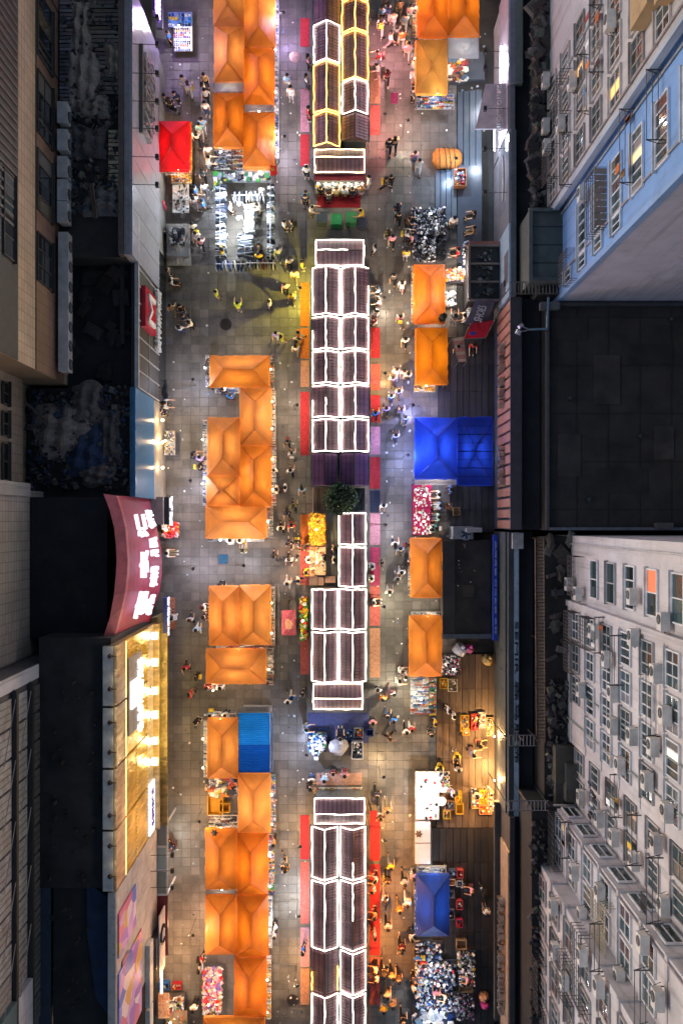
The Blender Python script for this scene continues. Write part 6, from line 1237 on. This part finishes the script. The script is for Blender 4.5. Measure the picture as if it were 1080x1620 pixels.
MB_ = MB(); a,b = W(494,808,.3),W(534,772,.3); t = thing('planter','timber planter floor with dark shade cloth around the round tree','planter',((a.x+b.x)/2,(a.y+b.y)/2,0))
for k in range(6): MB().box((a.x+(b.x-a.x)*k/6+.02,a.y,.02),(a.x+(b.x-a.x)*(k+1)/6-.02,b.y,.12),jit((.22,.13,.06),.2)).build('board', PLANK, t)
m = MB(); a,b = W(560,808,2.2),W(577,772,2.2); m.patch((a.x,a.y,2.2),(b.x,a.y,2.2),(b.x,b.y,2.2),(a.x,b.y,2.2),6,6,(.015,.025,.03),noise=.03); m.build('shade_cloth', CLOTH, t); m = MB(); m.bar((W(495,772,2.6)),(W(495,812,2.6)),.03,(.4,.4,.4)); m.build('rail', METAL, t)
fg = thing('red_flag','small red flag with yellow mark at the upper left stall corner','flag',W(434,265,0)); p = W(434,270,2.6); MB().bar((p.x-.3,p.y,0),(p.x-.3,p.y,2.9),.02,(.4,.4,.4)).build('pole', METAL, fg); m = MB(); m.patch((p.x-.28,p.y-.35,2.6),(p.x+.2,p.y-.25,2.65),(p.x+.18,p.y+.25,2.75),(p.x-.28,p.y+.3,2.85),5,4,(.6,.03,.02),noise=.02); m.build('cloth', CANVAS, fg); m=MB(); m.rbox(p.x-.1,p.y+.05,2.83,.2,.2,.02,.4,(.8,.6,.05)); m.build('mark', PAINT, fg)
for (px,py,lab) in ((339,1318,'dark star ornament at the corner of a lower left canopy'),(662,1320,'brown star ornament on the chest freezer')):
    z = 3.0 if px<400 else .9; p = W(px,py,z); t = thing('star_ornament',lab,'ornament',p); m = MB(); vs=[(p.x,p.y,z+.12)]
    for k in range(12): g=math.pi*k/6; r=.3 if k%2==0 else .17; vs.append((p.x+r*math.cos(g),p.y+r*math.sin(g),z))
    m.add(vs,[(0,1+k,1+(k+1)%12) for k in range(12)],(.14,.10,.08)); m.build('star', METAL, t)
    m = MB(); m.bar((p.x,p.y,z-(.75 if px<400 else .03)),(p.x,p.y,z+.1),.03,(.2,.2,.2)); m.build('stem', METAL, t)

# ------------------------------------------------------------------ slim lamps added to colour the lanes
def added_lamp(px,py,col,power,lab,z=2.6):
    p = W(px,py,z); t = thing('added_lane_lamp',lab,'street lamp',(p.x,p.y,0),'slim lamps along the stalls'); MB().path([(p.x,p.y,0),(p.x,p.y,z+.15),(p.x+.22,p.y,z+.18)],.018,(.08,.08,.08),n=6).build('pole', METAL, t); m = MB(); m.lathe(p.x+.22,p.y,[(.12,z+.06),(.08,z+.14),(.03,z+.18)],(.06,.06,.06),n=10); m.build('shade', METAL, t); bulb(t,(p.x+.22,p.y,z),tuple(v**1.7 for v in col),power*3.9,.07)
for a in ((443,20,(.80,.66,1),75,'slim violet tinted lamp at the top of the left lane'),(445,215,(.92,.86,1),70,'slim lamp beside the red flag'),(602,60,(1,.62,.66),110,'slim pink tinted lamp at the top of the right lane'),(604,180,(1,.50,.45),70,'slim reddish lamp above the magenta mat'),(640,190,(1,.9,.75),50,'slim lamp below the flat amber canopy'),
          (470,455,(1,.90,.30),120,'slim yellow lamp beside the first orange mat'),(603,470,(1,.88,.74),70,'slim lamp beside the first middle kiosk'),(604,590,(1,.72,.42),95,'slim warm lamp beside the red mats'),(648,640,(.62,.62,1),90,'slim bluish lamp above the hipped blue canopy'),(640,720,(.55,.62,1),70,'slim bluish lamp left of the hipped blue canopy'),
          (465,640,(1,.85,.72),55,'slim lamp in the left lane beside the fourth middle kiosk'),(465,880,(1,.7,.5),60,'slim warm lamp beside the peach counter'),(604,830,(.9,.88,1),55,'slim lamp beside the pink mat'),(602,960,(1,.93,.75),65,'slim lamp beside the coral mats'),(618,1100,(1,.90,.72),55,'slim lamp near the packet table'),(480,1195,(.75,.80,1),60,'slim cold lamp beside the blue floor sheet'),(602,1230,(1,.93,.78),65,'slim lamp left of the dazzling table'),
          (470,1340,(1,.84,.62),70,'slim warm lamp beside the red mat of the bottom row'),(468,1450,(.95,.97,1),75,'slim white lamp in the lower left lane'),(465,1560,(1,.8,.55),60,'slim warm lamp near the bottom edge, left lane'),(604,1330,(1,.78,.5),85,'slim warm lamp at the head of the bottom red mats'),(606,1420,(1,.66,.36),95,'slim orange lamp beside the long red mat'),(606,1530,(1,.66,.36),95,'slim orange lamp near the bottom edge, right lane'),
          (330,300,(.85,.9,1),55,'slim cold lamp left of the clothes racks'),(268,230,(.85,.85,.95),0,''),(300,600,(.82,.84,1),40,'slim lamp in the left lane by the blue fascia'),(296,760,(.84,.84,1),42,'slim lamp in the left lane right of the blue fascia'),(300,900,(.80,.82,1),42,'slim lamp right of the red curved sign'),(310,1300,(1,.82,.6),45,'slim lamp in the left lane by the blue letter sign'),(300,1480,(.95,.78,.72),45,'slim lamp right of the maroon awning'),(716,250,(.66,.80,1),60,'slim cold lamp beside the rolled canopy bundle'),(380,895,(.92,.92,1),40,'slim lamp beside the small blue mat')):
    if a[3]: added_lamp(a[0],a[1],(a[2][0],a[2][1]*.84,a[2][2]*.66) if a[1]>1150 and a[2][2]<.9 else a[2],a[3]*(1.25 if a[1]>1080 else 1.1),a[4])
# ------------------------------------------------------------------ people
def skin_mesh(name, nodes, edges, root, sub=1):
    me = bpy.data.meshes.new('s'); me.from_pydata([n[0] for n in nodes], edges, []); o = bpy.data.objects.new('s', me); C.objects.link(o)
    o.modifiers.new('k','SKIN'); o.modifiers.new('s','SUBSURF').levels = sub
    sv = me.skin_vertices[0].data
    for i, n in enumerate(nodes):
        r = n[1]; sv[i].radius = (r,r) if not isinstance(r, tuple) else r; sv[i].use_root = (i == root)
    return o
POSES = {'walking':dict(leg=(.38,-.34),arm=(-.4,.45),knee=(.05,.35),elbow=(.25,.35)),'striding':dict(leg=(-.28,.42),arm=(.35,-.3),knee=(.4,.05),elbow=(.5,.3)),'standing':dict(leg=(.03,-.03),arm=(.06,.1),knee=(0,0),elbow=(.15,.2)),'reaching':dict(leg=(.05,-.05),arm=(.9,.75),knee=(0,0),elbow=(.5,.7),lean=.18),'sitting':dict(leg=(1.45,1.4),arm=(.5,.6),knee=(1.45,1.4),elbow=(.7,.6),seat=-.45,lean=.08)}
def rotx(v, a): return Vector((v[0], v[1]*math.cos(a)+v[2]*-math.sin(a)*-1 if False else v[1]*math.cos(a)-v[2]*math.sin(a), v[1]*math.sin(a)+v[2]*math.cos(a)))
def make_pose(nm, leg, arm, knee, elbow, seat=0.0, lean=0.0):
    hipz = .93+seat; B = []; E = []
    def add(p, r, par=None):
        B.append((tuple(p), r)); 
        if par is not None: E.append((par, len(B)-1))
        return len(B)-1
    def up(z): return Vector((0, math.sin(lean)*z, hipz+math.cos(lean)*z))
    pel = add(up(0), .125); sp = add(up(.22), .115, pel); ch = add(up(.42), .135, sp); nk = add(up(.58)+Vector((0,.01,0)), .055, ch); h0 = add(up(.66)+Vector((0,.03,0)), .085, nk); h1 = add(up(.76)+Vector((0,.03,0)), .098, h0); h2 = add(up(.85)+Vector((0,.015,0)), .065, h1); add(up(.725)+Vector((0,.14,0)), .018, h1)
    shirt=[]; SE=[]; tro=[]; TE=[]; shoes=[]
    for s in (-1,1): add(up(.735)+Vector((s*.105,.02,0)), .02, h1)
    tips = {}
    for i, s in enumerate((-1,1)):
        sh = add(up(.47)+Vector((s*.185,0,0)), .06, ch); up_a = Vector((s*.05, math.sin(arm[i])*.27, -math.cos(arm[i])*.27)); el = add(Vector(B[sh][0])+up_a, .043, sh)
        a2 = arm[i]+elbow[i]; fa = Vector((s*.0, math.sin(a2)*.24, -math.cos(a2)*.24)); wr = add(Vector(B[el][0])+fa, .03, el); d = fa.normalized(); pm = add(Vector(B[wr][0])+d*.07, (.036,.022), wr)
        for f in range(4): add(Vector(B[pm][0])+d*(.085-.012*abs(f-1.3))+Vector((-.0,(f-1.5)*.02,0))+Vector((-s*.02,0,0)), .009, pm)
        add(Vector(B[wr][0])+d*.06+Vector((-s*.03,.045,0)), .011, wr)
        hp = add(Vector(B[pel][0])+Vector((s*.095,0,-.05)), .095, pel); kn = add(Vector(B[hp][0])+Vector((0,math.sin(leg[i])*.43,-math.cos(leg[i])*.43)), .062, hp); k2 = leg[i]-knee[i]
        an = add(Vector(B[kn][0])+Vector((0,math.sin(k2)*.42,-math.cos(k2)*.42)), .04, kn); to = add(Vector(B[an][0])+Vector((s*.02,.15,-.03)), .035, an); tips[s]=(sh,el,hp,kn,an,to)
    P = lambda i: Vector(B[i][0])
    sn=[(tuple(P(pel)+Vector((0,0,.02))),.155),(tuple(P(sp)),.145),(tuple(P(ch)),.16),(tuple(up(.53)),.085)]; se=[(0,1),(1,2),(2,3)]
    tn=[(tuple(P(pel)-Vector((0,0,.0))),.14)]; te=[]
    for s in (-1,1):
        sh,el,hp,kn,an,to = tips[s]; b=len(sn); sn += [(tuple(P(sh)),.082),(tuple(P(sh).lerp(P(el),.85)),.066)]; se += [(2,b),(b,b+1)]
        b=len(tn); tn += [(tuple(P(hp)),.112),(tuple(P(kn)),.082),(tuple(P(kn).lerp(P(an),.85)),.066)]; te += [(0,b),(b,b+1),(b+1,b+2)]
        m = (P(an)-Vector((0,.06,.03)), P(to)+Vector((0,.04,-.01))); shoes.append(m)
    zmin = min(n[0][2] for n in B)-.04
    ob = (skin_mesh('b',B,E,0), skin_mesh('s',sn,se,0), skin_mesh('t',tn,te,0))
    hm = MB(); c = P(h1); hm.blob(c.x,c.y-.025,c.z+.045,.118,.125,.105,(.03,.025,.02),n=10,rings=5,j=.04); hl = MB(); hl.blob(c.x,c.y-.05,c.z+.0,.128,.125,.16,(.03,.025,.02),n=10,rings=5,j=.05); hl.rbox(c.x,c.y-.12,c.z-.28,.2,.08,.26,0,(.03,.025,.02),top=1.1)
    sm = MB()
    for a,b in shoes: sm.bar(a,b,.05,(.1,.1,.1),n=6)
    return ob, (hm,hl,sm), zmin
raw = {k: make_pose(k, **v) for k, v in POSES.items()}
dg = bpy.context.evaluated_depsgraph_get(); dg.update(); PM_ = {}
for k, (obs, (hm,hl,sm), zmin) in raw.items():
    ms = []
    for o, mt, nm in zip(obs, (SKIN,OBJ,OBJ), ('body','shirt','trousers')):
        me = bpy.data.meshes.new_from_object(o.evaluated_get(dg)); me.materials.clear(); me.materials.append(mt); me.name = nm
        for v in me.vertices: v.co.z -= zmin
        me.polygons.foreach_set('use_smooth',[True]*len(me.polygons)); old=o.data; bpy.data.objects.remove(o); bpy.data.meshes.remove(old); ms.append(me)
    for mb_, nm in ((hm,'hair'),(hl,'hair'),(sm,'shoes')): ms.append(mb_.mesh(nm, OBJ, True, (0,0,zmin)))
    PM_[k] = ms
bagm = MB(); bagm.rbox(.22,.02,.75,.12,.3,.3,0,(.5,.5,.5),top=.7); BAG = bagm.mesh('bag', OBJ); bpk = MB(); bpk.rbox(0,-.24,1.0,.3,.16,.42,0,(.5,.5,.5),top=.85); BPK = bpk.mesh('backpack', OBJ)
SH = {'white':'e9e9e6','pale grey':'b9bcc0','black':'17181b','navy':'1d2a4a','bright blue':'2c72c8','red':'c0262e','pink':'e39aa8','yellow':'e8c12a','tan':'b08d5f','lilac':'b3a6d8','dark grey':'4a4c50','mint':'9fd0c0','orange':'e07a2a','lime':'c8e03a','maroon':'6a1f2c','cream':'e8dcc0','sky blue':'8fb8e0','olive':'6a6a3a','teal':'2a7f86','brown':'5f4634'}
PN = {'black':'141518','blue denim':'35486a','white':'dcdcd8','grey':'77797c','khaki':'8a7a58','navy':'1b2338','dark brown':'35271e','pale pink':'c9a0a4'}
MARKS = [('the red canopy',275,230),('the purple neon sign',255,10),('the clothes racks',388,350),('the blue fascia',228,700),('the red curved sign',250,890),('the gold facade',245,1130),('the glass porch',250,1360),('the maroon awning',255,1465),('the mural',240,1580),('the middle left crosswise canopy',378,588),('the small square orange canopy',352,776),('the pink tricycle cart',457,975),('the blue metal shed',402,1175),('the red flag',434,268),('the round tree',538,790),('the yellow fruit table',502,838),('the bin row',540,347),('the food kiosk counter',537,292),('the first middle kiosk',537,400),('the first orange mat',482,480),('the middle red mats',592,620),('the magenta floor mat',591,897),('the blue floor sheet',535,1150),('the pink floor mat',536,1234),('the flat amber canopy',683,105),('the rolled canopy bundle',707,250),('the broad clothes heap',677,350),('the flat bright canopy',683,563),('the hipped blue canopy',690,710),('the magenta tables',667,805),('the dark entrance roof',738,930),('the colourful packet table',664,1100),('the dazzling white table',676,1260),('the chest freezer',668,1335),('the dark blue canopy',685,1433),('the lower right heaps',690,1560),('the snack trays on the deck',750,1148),('the long red mat',592,1440),('the star ornament canopy',350,1360),('the toys stall',336,1568),('the bottom left lane lamp',465,1560),('the lower left white lamp',468,1450),('the magenta square mat',624,155),('the top right orange pair',710,20),('the covered cart',281,385)]
USED = set(); ptype = {}; SHK, PNK_ = list(SH), list(PN)
SKINC = [hexc('e0b894'),hexc('cfa17c'),hexc('d9ab86'),hexc('b98962')]; HAIRC = [hexc('141210'),hexc('1f1712'),hexc('2a1c14'),hexc('0e0e10')]
def person(px,py,pose='standing',shirt=None,trs=None,ang=None,bag=0,scale=None,z=0.0):
    d = sorted(((px-x)**2+(py-y)**2, n, x, y) for n, x, y in MARKS); lab = None; first = shirt
    for attempt in range(400):
        s = shirt or R.choice(SHK[:11]+['white','black','pale grey','white','dark grey','navy']*2 if attempt<25 else SHK); tr = trs or R.choice(PNK_); _, n, x, y = d[0 if attempt<60 else 1]; dx, dy = px-x, py-y
        w_ = ('below' if dy>0 else 'above') if abs(dy)>abs(dx)*1.6 else ('right of' if dx>0 else 'left of') if abs(dx)>abs(dy)*1.6 else (('below' if dy>0 else 'above')+(' right of' if dx>0 else ' left of'))
        if w_ in('below right of','below left of','above right of','above left of'): w_ = {'below right of':'lower right of','below left of':'lower left of','above right of':'upper right of','above left of':'upper left of'}[w_]
        hd = R.choice(['','','short hair, ','long hair, ']) if attempt>8 else ''
        lab = f'{pose} person, {s} top, {tr} trousers, {w_} {n}'
        if lab not in USED: break
        trs = None if attempt > 4 else trs; shirt = None if attempt > 12 else shirt
    z = max(z,deckz(px,py)); USED.add(lab); ms = PM_[pose]; p = W(px,py,.9+z); ang = R.uniform(0,6.28) if ang is None else ang; sc_ = scale or R.uniform(1.0,1.12)
    root = bpy.data.objects.new('person', ms[0]); C.objects.link(root); root.location = (p.x,p.y,z+.005); root.rotation_euler=(0,0,ang); root.scale=(sc_,)*3; root.color = (*R.choice(SKINC),1); tag(root,lab,'person','people walking and standing in the market')
    long_ = R.random()<.45
    for nm, me, col in (('shirt',ms[1],hexc(SH[s])),('trousers',ms[2],hexc(PN[tr])),('hair',ms[4] if long_ else ms[3],R.choice(HAIRC)),('shoes',ms[5],hexc(R.choice(['e8e8e8','202020','404040'])))):
        o = bpy.data.objects.new(nm, me); C.objects.link(o); o.parent = root; o.color = (*jit(col,.08),1)
    if bag or R.random()<.22:
        nm, me = R.choice((('bag',BAG),('backpack',BPK))); o = bpy.data.objects.new(nm, me); C.objects.link(o); o.parent=root; o.color = (*hexc(R.choice(['202226','e8e4da','8a3a3a','e0c040','394a6a'])),1)
    if pose=='sitting':
        q = thing('stool','stool under '+lab.replace('sitting person','sitter'),'stool',(p.x,p.y,z),'stools under seated people'); m = MB(); m.box((p.x-.16,p.y-.16,.40),(p.x+.16,p.y+.16,.44),(.4,.1,.08)); m.build('seat', PAINT, q); m = MB()
        for a in (-.13,.13):
            for b in (-.13,.13): m.bar((p.x+a,p.y+b,0),(p.x+a,p.y+b,.40),.02,(.3,.08,.06))
        m.build('leg', PAINT, q)
    return root
N_, S_, E_, W_ = 0.0, math.pi, -math.pi/2, math.pi/2
for a in ((455,128,'walking','sky blue','white',N_),(460,148,'standing','white','white',S_),(507,302,'sitting','black','black',N_),(520,311,'sitting','dark grey','black',N_),(532,303,'sitting','cream','khaki',N_),(544,303,'sitting','white','khaki',N_),(557,304,'sitting','black','navy',N_),(571,301,'sitting','tan','white',N_),(483,318,'standing','navy','black',S_),(491,334,'reaching','cream','khaki',E_),(573,340,'reaching','yellow','khaki',W_),(485,272,'standing','white','black',S_),(450,357,'standing','white','black',E_),(462,357,'standing','dark grey','black',W_),
          (488,98,'standing','pink','black',E_),(485,128,'standing','white','blue denim',E_),(488,180,'standing','red','black',E_),(600,92,'reaching','red','white',W_),(598,112,'reaching','white','pale pink',W_),(602,40,'walking','pale grey','white',N_),(604,22,'walking','sky blue','black',S_),(583,288,'standing','pale grey','white',W_),
          (343,466,'standing','lime','grey',E_),(427,482,'standing','white','navy',W_),(377,487,'reaching','lime','khaki',N_),(287,488,'standing','black','black',S_),(296,503,'reaching','navy','black',W_),(304,514,'reaching','cream','black',W_),(286,521,'standing','white','blue denim',N_),(272,488,'walking','tan','khaki',N_),(270,445,'sitting','pale grey','black',E_),(268,431,'standing','dark grey','black',E_),
          (484,310,'walking','teal','black',S_) ,(478,420,'standing','yellow','blue denim',E_),(472,530,'walking','orange','white',E_),(470,545,'standing','yellow','khaki',E_),(468,552,'walking','cream','khaki',N_),(599,460,'reaching','sky blue','black',W_),(600,478,'reaching','pale grey','pale pink',W_),(596,497,'standing','white','black',W_),(593,508,'reaching','maroon','white',W_),(592,395,'standing','white','black',W_),(642,402,'standing','yellow','white',S_),(641,372,'reaching','white','blue denim',E_),(643,352,'reaching','brown','black',E_),(651,378,'standing','pink','black',W_),
          (716,352,'standing','white','grey',S_),(750,339,'sitting','black','dark brown',W_),(750,364,'sitting','tan','khaki',W_),(725,398,'sitting','red','black',W_),(738,395,'standing','black','black',W_),(722,553,'standing','black','black',S_),(718,506,'reaching','dark grey','grey',N_),(735,503,'reaching','cream','white',W_),(748,546,'sitting','red','black',S_),
          (262,640,'reaching','pale grey','navy',E_),(258,652,'standing','navy','black',E_),(305,721,'reaching','navy','navy',E_),(318,728,'reaching','lilac','navy',N_),(316,739,'sitting','black','navy',E_),(266,968,'standing','white','white',E_),(277,976,'reaching','pale grey','white',W_),(264,875,'sitting','white','khaki',E_),(302,979,'walking','pale grey','navy',N_),(313,995,'walking','sky blue','white',N_),(295,1055,'walking','red','dark brown',S_),(303,1096,'standing','red','khaki',E_),(312,1070,'standing','black','dark brown',W_),(313,1140,'standing','black','black',S_),(267,1335,'sitting','black','black',W_),(273,1342,'sitting','navy','black',W_),(256,1322,'standing','brown','white',S_),(308,1589,'standing','white','black',S_),
          (325,128,'standing','tan','black',S_),(323,143,'standing','white','black',E_),(326,152,'walking','pale grey','black',S_),(326,172,'standing','white','blue denim',S_),(317,205,'walking','mint','white',N_),(321,198,'walking','sky blue','white',S_),(312,218,'walking','cream','black',N_),(330,240,'walking','white','khaki',S_),(329,257,'reaching','cream','white',E_),(322,277,'walking','dark grey','black',N_),(324,297,'walking','white','grey',S_),(310,303,'walking','bright blue','tan' if False else 'khaki',E_),(308,318,'walking','white','pale pink',N_),(322,324,'walking','bright blue','grey',W_),(270,165,'standing','black','black',N_),(281,155,'reaching','navy','black',W_),(263,160,'standing','dark grey','black',E_),(299,138,'walking','lilac','white',N_),(290,130,'walking','pale grey','white',S_),(268,60,'standing','bright blue','black',E_),(312,375,'walking','pale grey','white',S_),(318,385,'walking','pink','navy',N_),(306,360,'walking','white','black',S_),
          (440,400,'walking','pale grey','blue denim',N_),(458,415,'walking','white','navy',S_),(466,435,'walking','cream','khaki',N_),(452,455,'walking','pink','black',S_),(462,470,'walking','yellow','khaki',N_),(437,530,'walking','lilac','white',S_),(446,536,'walking','lime','khaki',E_),
          (434,745,'standing','white','navy',S_),(439,775,'standing','cream','black',E_),(452,772,'standing','white','blue denim',W_),(460,745,'walking','white','navy',N_),(455,700,'walking','dark grey','black',S_),(462,718,'walking','pale grey','khaki',N_),(478,775,'walking','sky blue','black',S_),(465,800,'walking','khaki' if False else 'olive','navy',N_),(455,812,'walking','navy','black',S_),(445,835,'walking','cream','black',N_),(462,832,'walking','red','khaki',S_),(458,860,'walking','navy','navy',N_),(470,858,'walking','black','blue denim',S_),(458,885,'walking','white','black',S_),(485,885,'reaching','white','black',E_),(482,905,'reaching','yellow','black',E_),(480,866,'reaching','brown','black',E_),(455,922,'walking','pale grey','white',N_),(472,918,'walking','cream','blue denim',E_),(512,883,'standing','navy','black',W_),(528,868,'standing','dark grey','black',W_),(528,885,'standing','white','navy',W_),(434,880,'walking','dark grey','black',N_),
          (590,896,'sitting','pale grey','white',W_),(589,915,'sitting','white','white',W_),(603,890,'standing','black','white',W_),(590,953,'sitting','white','black',E_),(624,860,'walking','white','maroon' if False else 'navy',N_),(634,905,'walking','white','white',S_),(628,915,'walking','pale grey','grey',N_),(632,868,'walking','sky blue','grey',S_),(615,935,'walking','cream','white',N_),(606,800,'walking','white','grey',S_),
          (593,655,'walking','bright blue','navy',N_),(620,600,'walking','white','pale pink',S_),(626,588,'walking','pale grey','white',N_),(638,590,'walking','white','khaki',S_),(644,595,'walking','cream','white',N_),(618,628,'walking','mint','blue denim',S_),(630,620,'walking','white','grey',N_),(610,648,'walking','lilac','navy',S_),(634,650,'walking','lilac','white',N_),(640,662,'walking','sky blue','navy',S_),(625,690,'walking','pale grey','blue denim',N_),(640,540,'walking','white','black',S_),(632,505,'walking','pink','grey',N_),(622,440,'walking','dark grey','black',S_),(635,450,'walking','white','pale pink',N_),
          (615,230,'walking','black','black',S_),(624,226,'walking','tan','black',N_),(618,285,'walking','black','dark brown',S_),(610,290,'walking','dark grey','black',E_),(655,250,'walking','pink','grey',N_),(662,262,'walking','pale grey','white',S_),(628,330,'walking','navy','black',N_),(630,345,'walking','black','black',S_),(613,370,'walking','olive','black',N_),(620,380,'walking','pink','black',S_),(612,120,'walking','maroon','black',N_),(645,80,'walking','pink','white',S_),(654,105,'standing','cream','white',E_),(655,122,'standing','white','white',E_),(652,150,'standing','dark grey','black',E_),(613,15,'walking','white','white',N_),(622,30,'walking','cream','white',S_),(632,12,'walking','tan','khaki',N_),(640,35,'walking','pale grey','white',S_),(627,50,'walking','white','grey',N_),(618,62,'walking','white','pale pink',E_),(636,60,'walking','orange','white',S_),(610,2,'walking','pale grey','khaki',N_),(648,20,'walking','pink','white',N_),
          (632,1060,'reaching','white','white',E_),(628,1075,'reaching','cream','white',E_),(640,1068,'standing','white','khaki',E_),(605,1103,'walking','orange','khaki',N_),(618,1095,'walking','pink','pale pink',S_),(612,1130,'walking','navy','blue denim',N_),(622,1138,'walking','bright blue','navy',S_),(616,1165,'walking','brown','dark brown',E_),(642,1155,'walking','white','black',S_),(650,1152,'walking','red','white',N_),(589,1140,'standing','pink','navy',S_),(597,1090,'standing','white','navy',S_),(482,1150,'reaching','sky blue','white',E_),(479,1095,'standing','navy','grey',E_),(462,1103,'walking','bright blue','white',S_),(456,1108,'walking','white','grey',N_),(493,1231,'standing','cream','black',S_),(513,1230,'standing','sky blue','white',S_),(527,1219,'standing','maroon','black',S_),(488,1242,'reaching','black','dark brown',E_),(596,1255,'walking','navy','black',S_),(612,1278,'walking','tan','khaki',N_),(601,1290,'walking','brown','white',S_),(538,1168,'sitting','navy','navy',N_),(500,1192,'reaching','sky blue','navy',N_),
          (687,1142,'standing','yellow','black',W_),(681,1159,'standing','dark grey','black',N_),(721,1191,'reaching','yellow','khaki',S_),(694,1207,'reaching','yellow','dark brown',S_),(744,1190,'reaching','pale grey','pale pink',E_),(758,1178,'sitting','brown','black',E_),(723,1214,'standing','white','black',N_),(706,967,'sitting','white','black',E_),(708,1122,'standing','pale grey','navy',W_),(716,1130,'standing','white','black',W_),(752,1255,'standing','cream','navy',S_),(774,1252,'standing','orange','white',W_),(715,1252,'standing','lilac','blue denim',W_),
          (711,775,'standing','bright blue','navy',W_),(695,783,'reaching','white','white',W_),(697,800,'sitting','sky blue','white',W_),(694,818,'sitting','mint','grey',W_),(690,836,'sitting','teal','navy',W_),(680,838,'standing','white','black',W_),(644,890,'standing','navy','black',E_),(645,862,'standing','dark grey','black',E_),
          (617,1368,'walking','yellow','grey',N_),(612,1390,'walking','brown','black',S_),(639,1392,'walking','pale grey','black',N_),(651,1385,'reaching','pink','white',E_),(608,1420,'walking','lilac','pale pink',S_),(631,1436,'walking','orange','khaki',N_),(643,1425,'walking','sky blue','white',S_),(613,1462,'walking','white','black',N_),(634,1500,'walking','dark grey','black',S_),(648,1480,'reaching','pale grey','navy',E_),(635,1495,'walking','maroon','black',N_),(630,1545,'walking','brown','dark brown',S_),(620,1540,'walking','tan','black',N_),(606,1592,'walking','yellow','white',S_),(612,1570,'walking','cream','khaki',N_),(620,1585,'walking','tan','white',S_),(637,1610,'walking','black','black',N_),(652,1560,'reaching','white','black',E_),(653,1548,'reaching','dark grey','black',E_),(595,1388,'reaching','white','black',W_),(591,1405,'reaching','pink','white',W_),(594,1445,'reaching','tan','black',W_),(592,1478,'standing','white','white',W_),(595,1530,'reaching','cream','black',W_),(597,1545,'reaching','white','navy',W_),(607,1535,'walking','black','black',S_),(480,1500,'standing','bright blue','bright' if False else 'navy',E_),(448,1365,'walking','dark grey','grey',N_),(452,1372,'walking','brown','black',S_),(435,1475,'standing','pink','black',W_),(437,1465,'standing','white','navy',W_),(434,1330,'standing','tan','black',W_),
          (747,1410,'sitting','pink','navy',W_),(768,1440,'standing','white','grey',N_),(705,1580,'sitting','cream','black',W_),(690,1572,'sitting','pink','navy',N_),(740,1552,'sitting','pink','grey',W_),(660,1512,'standing','bright blue','black',S_),(668,1518,'standing','red','navy',S_),(320,1515,'standing','red','black',E_),(318,1528,'standing','pale grey','white',E_),(324,960,'standing','white','navy',E_),(325,975,'standing','black','navy',E_),(352,922,'reaching','black','black',S_),(366,858,'reaching','white','white',N_),(381,858,'reaching','cream','khaki',N_),(385,872,'sitting','olive','white',N_),(330,1085,'standing','red','black',N_),(350,1088,'reaching','white','black',N_),(358,1128,'standing','pale grey','navy',S_),(335,1128,'standing','sky blue','white',S_),(365,628,'sitting','bright blue','navy',N_),(355,622,'reaching','navy','blue denim',N_),(411,330,'reaching','white','khaki',W_),(365,330,'standing','white','black',E_),(410,392,'standing','dark grey','navy',W_),(410,408,'standing','yellow','navy',N_),(352,400,'standing','yellow','white',W_),(545,1318-96,'standing','pink','white',S_)):
    person(*a)
flush_texts()
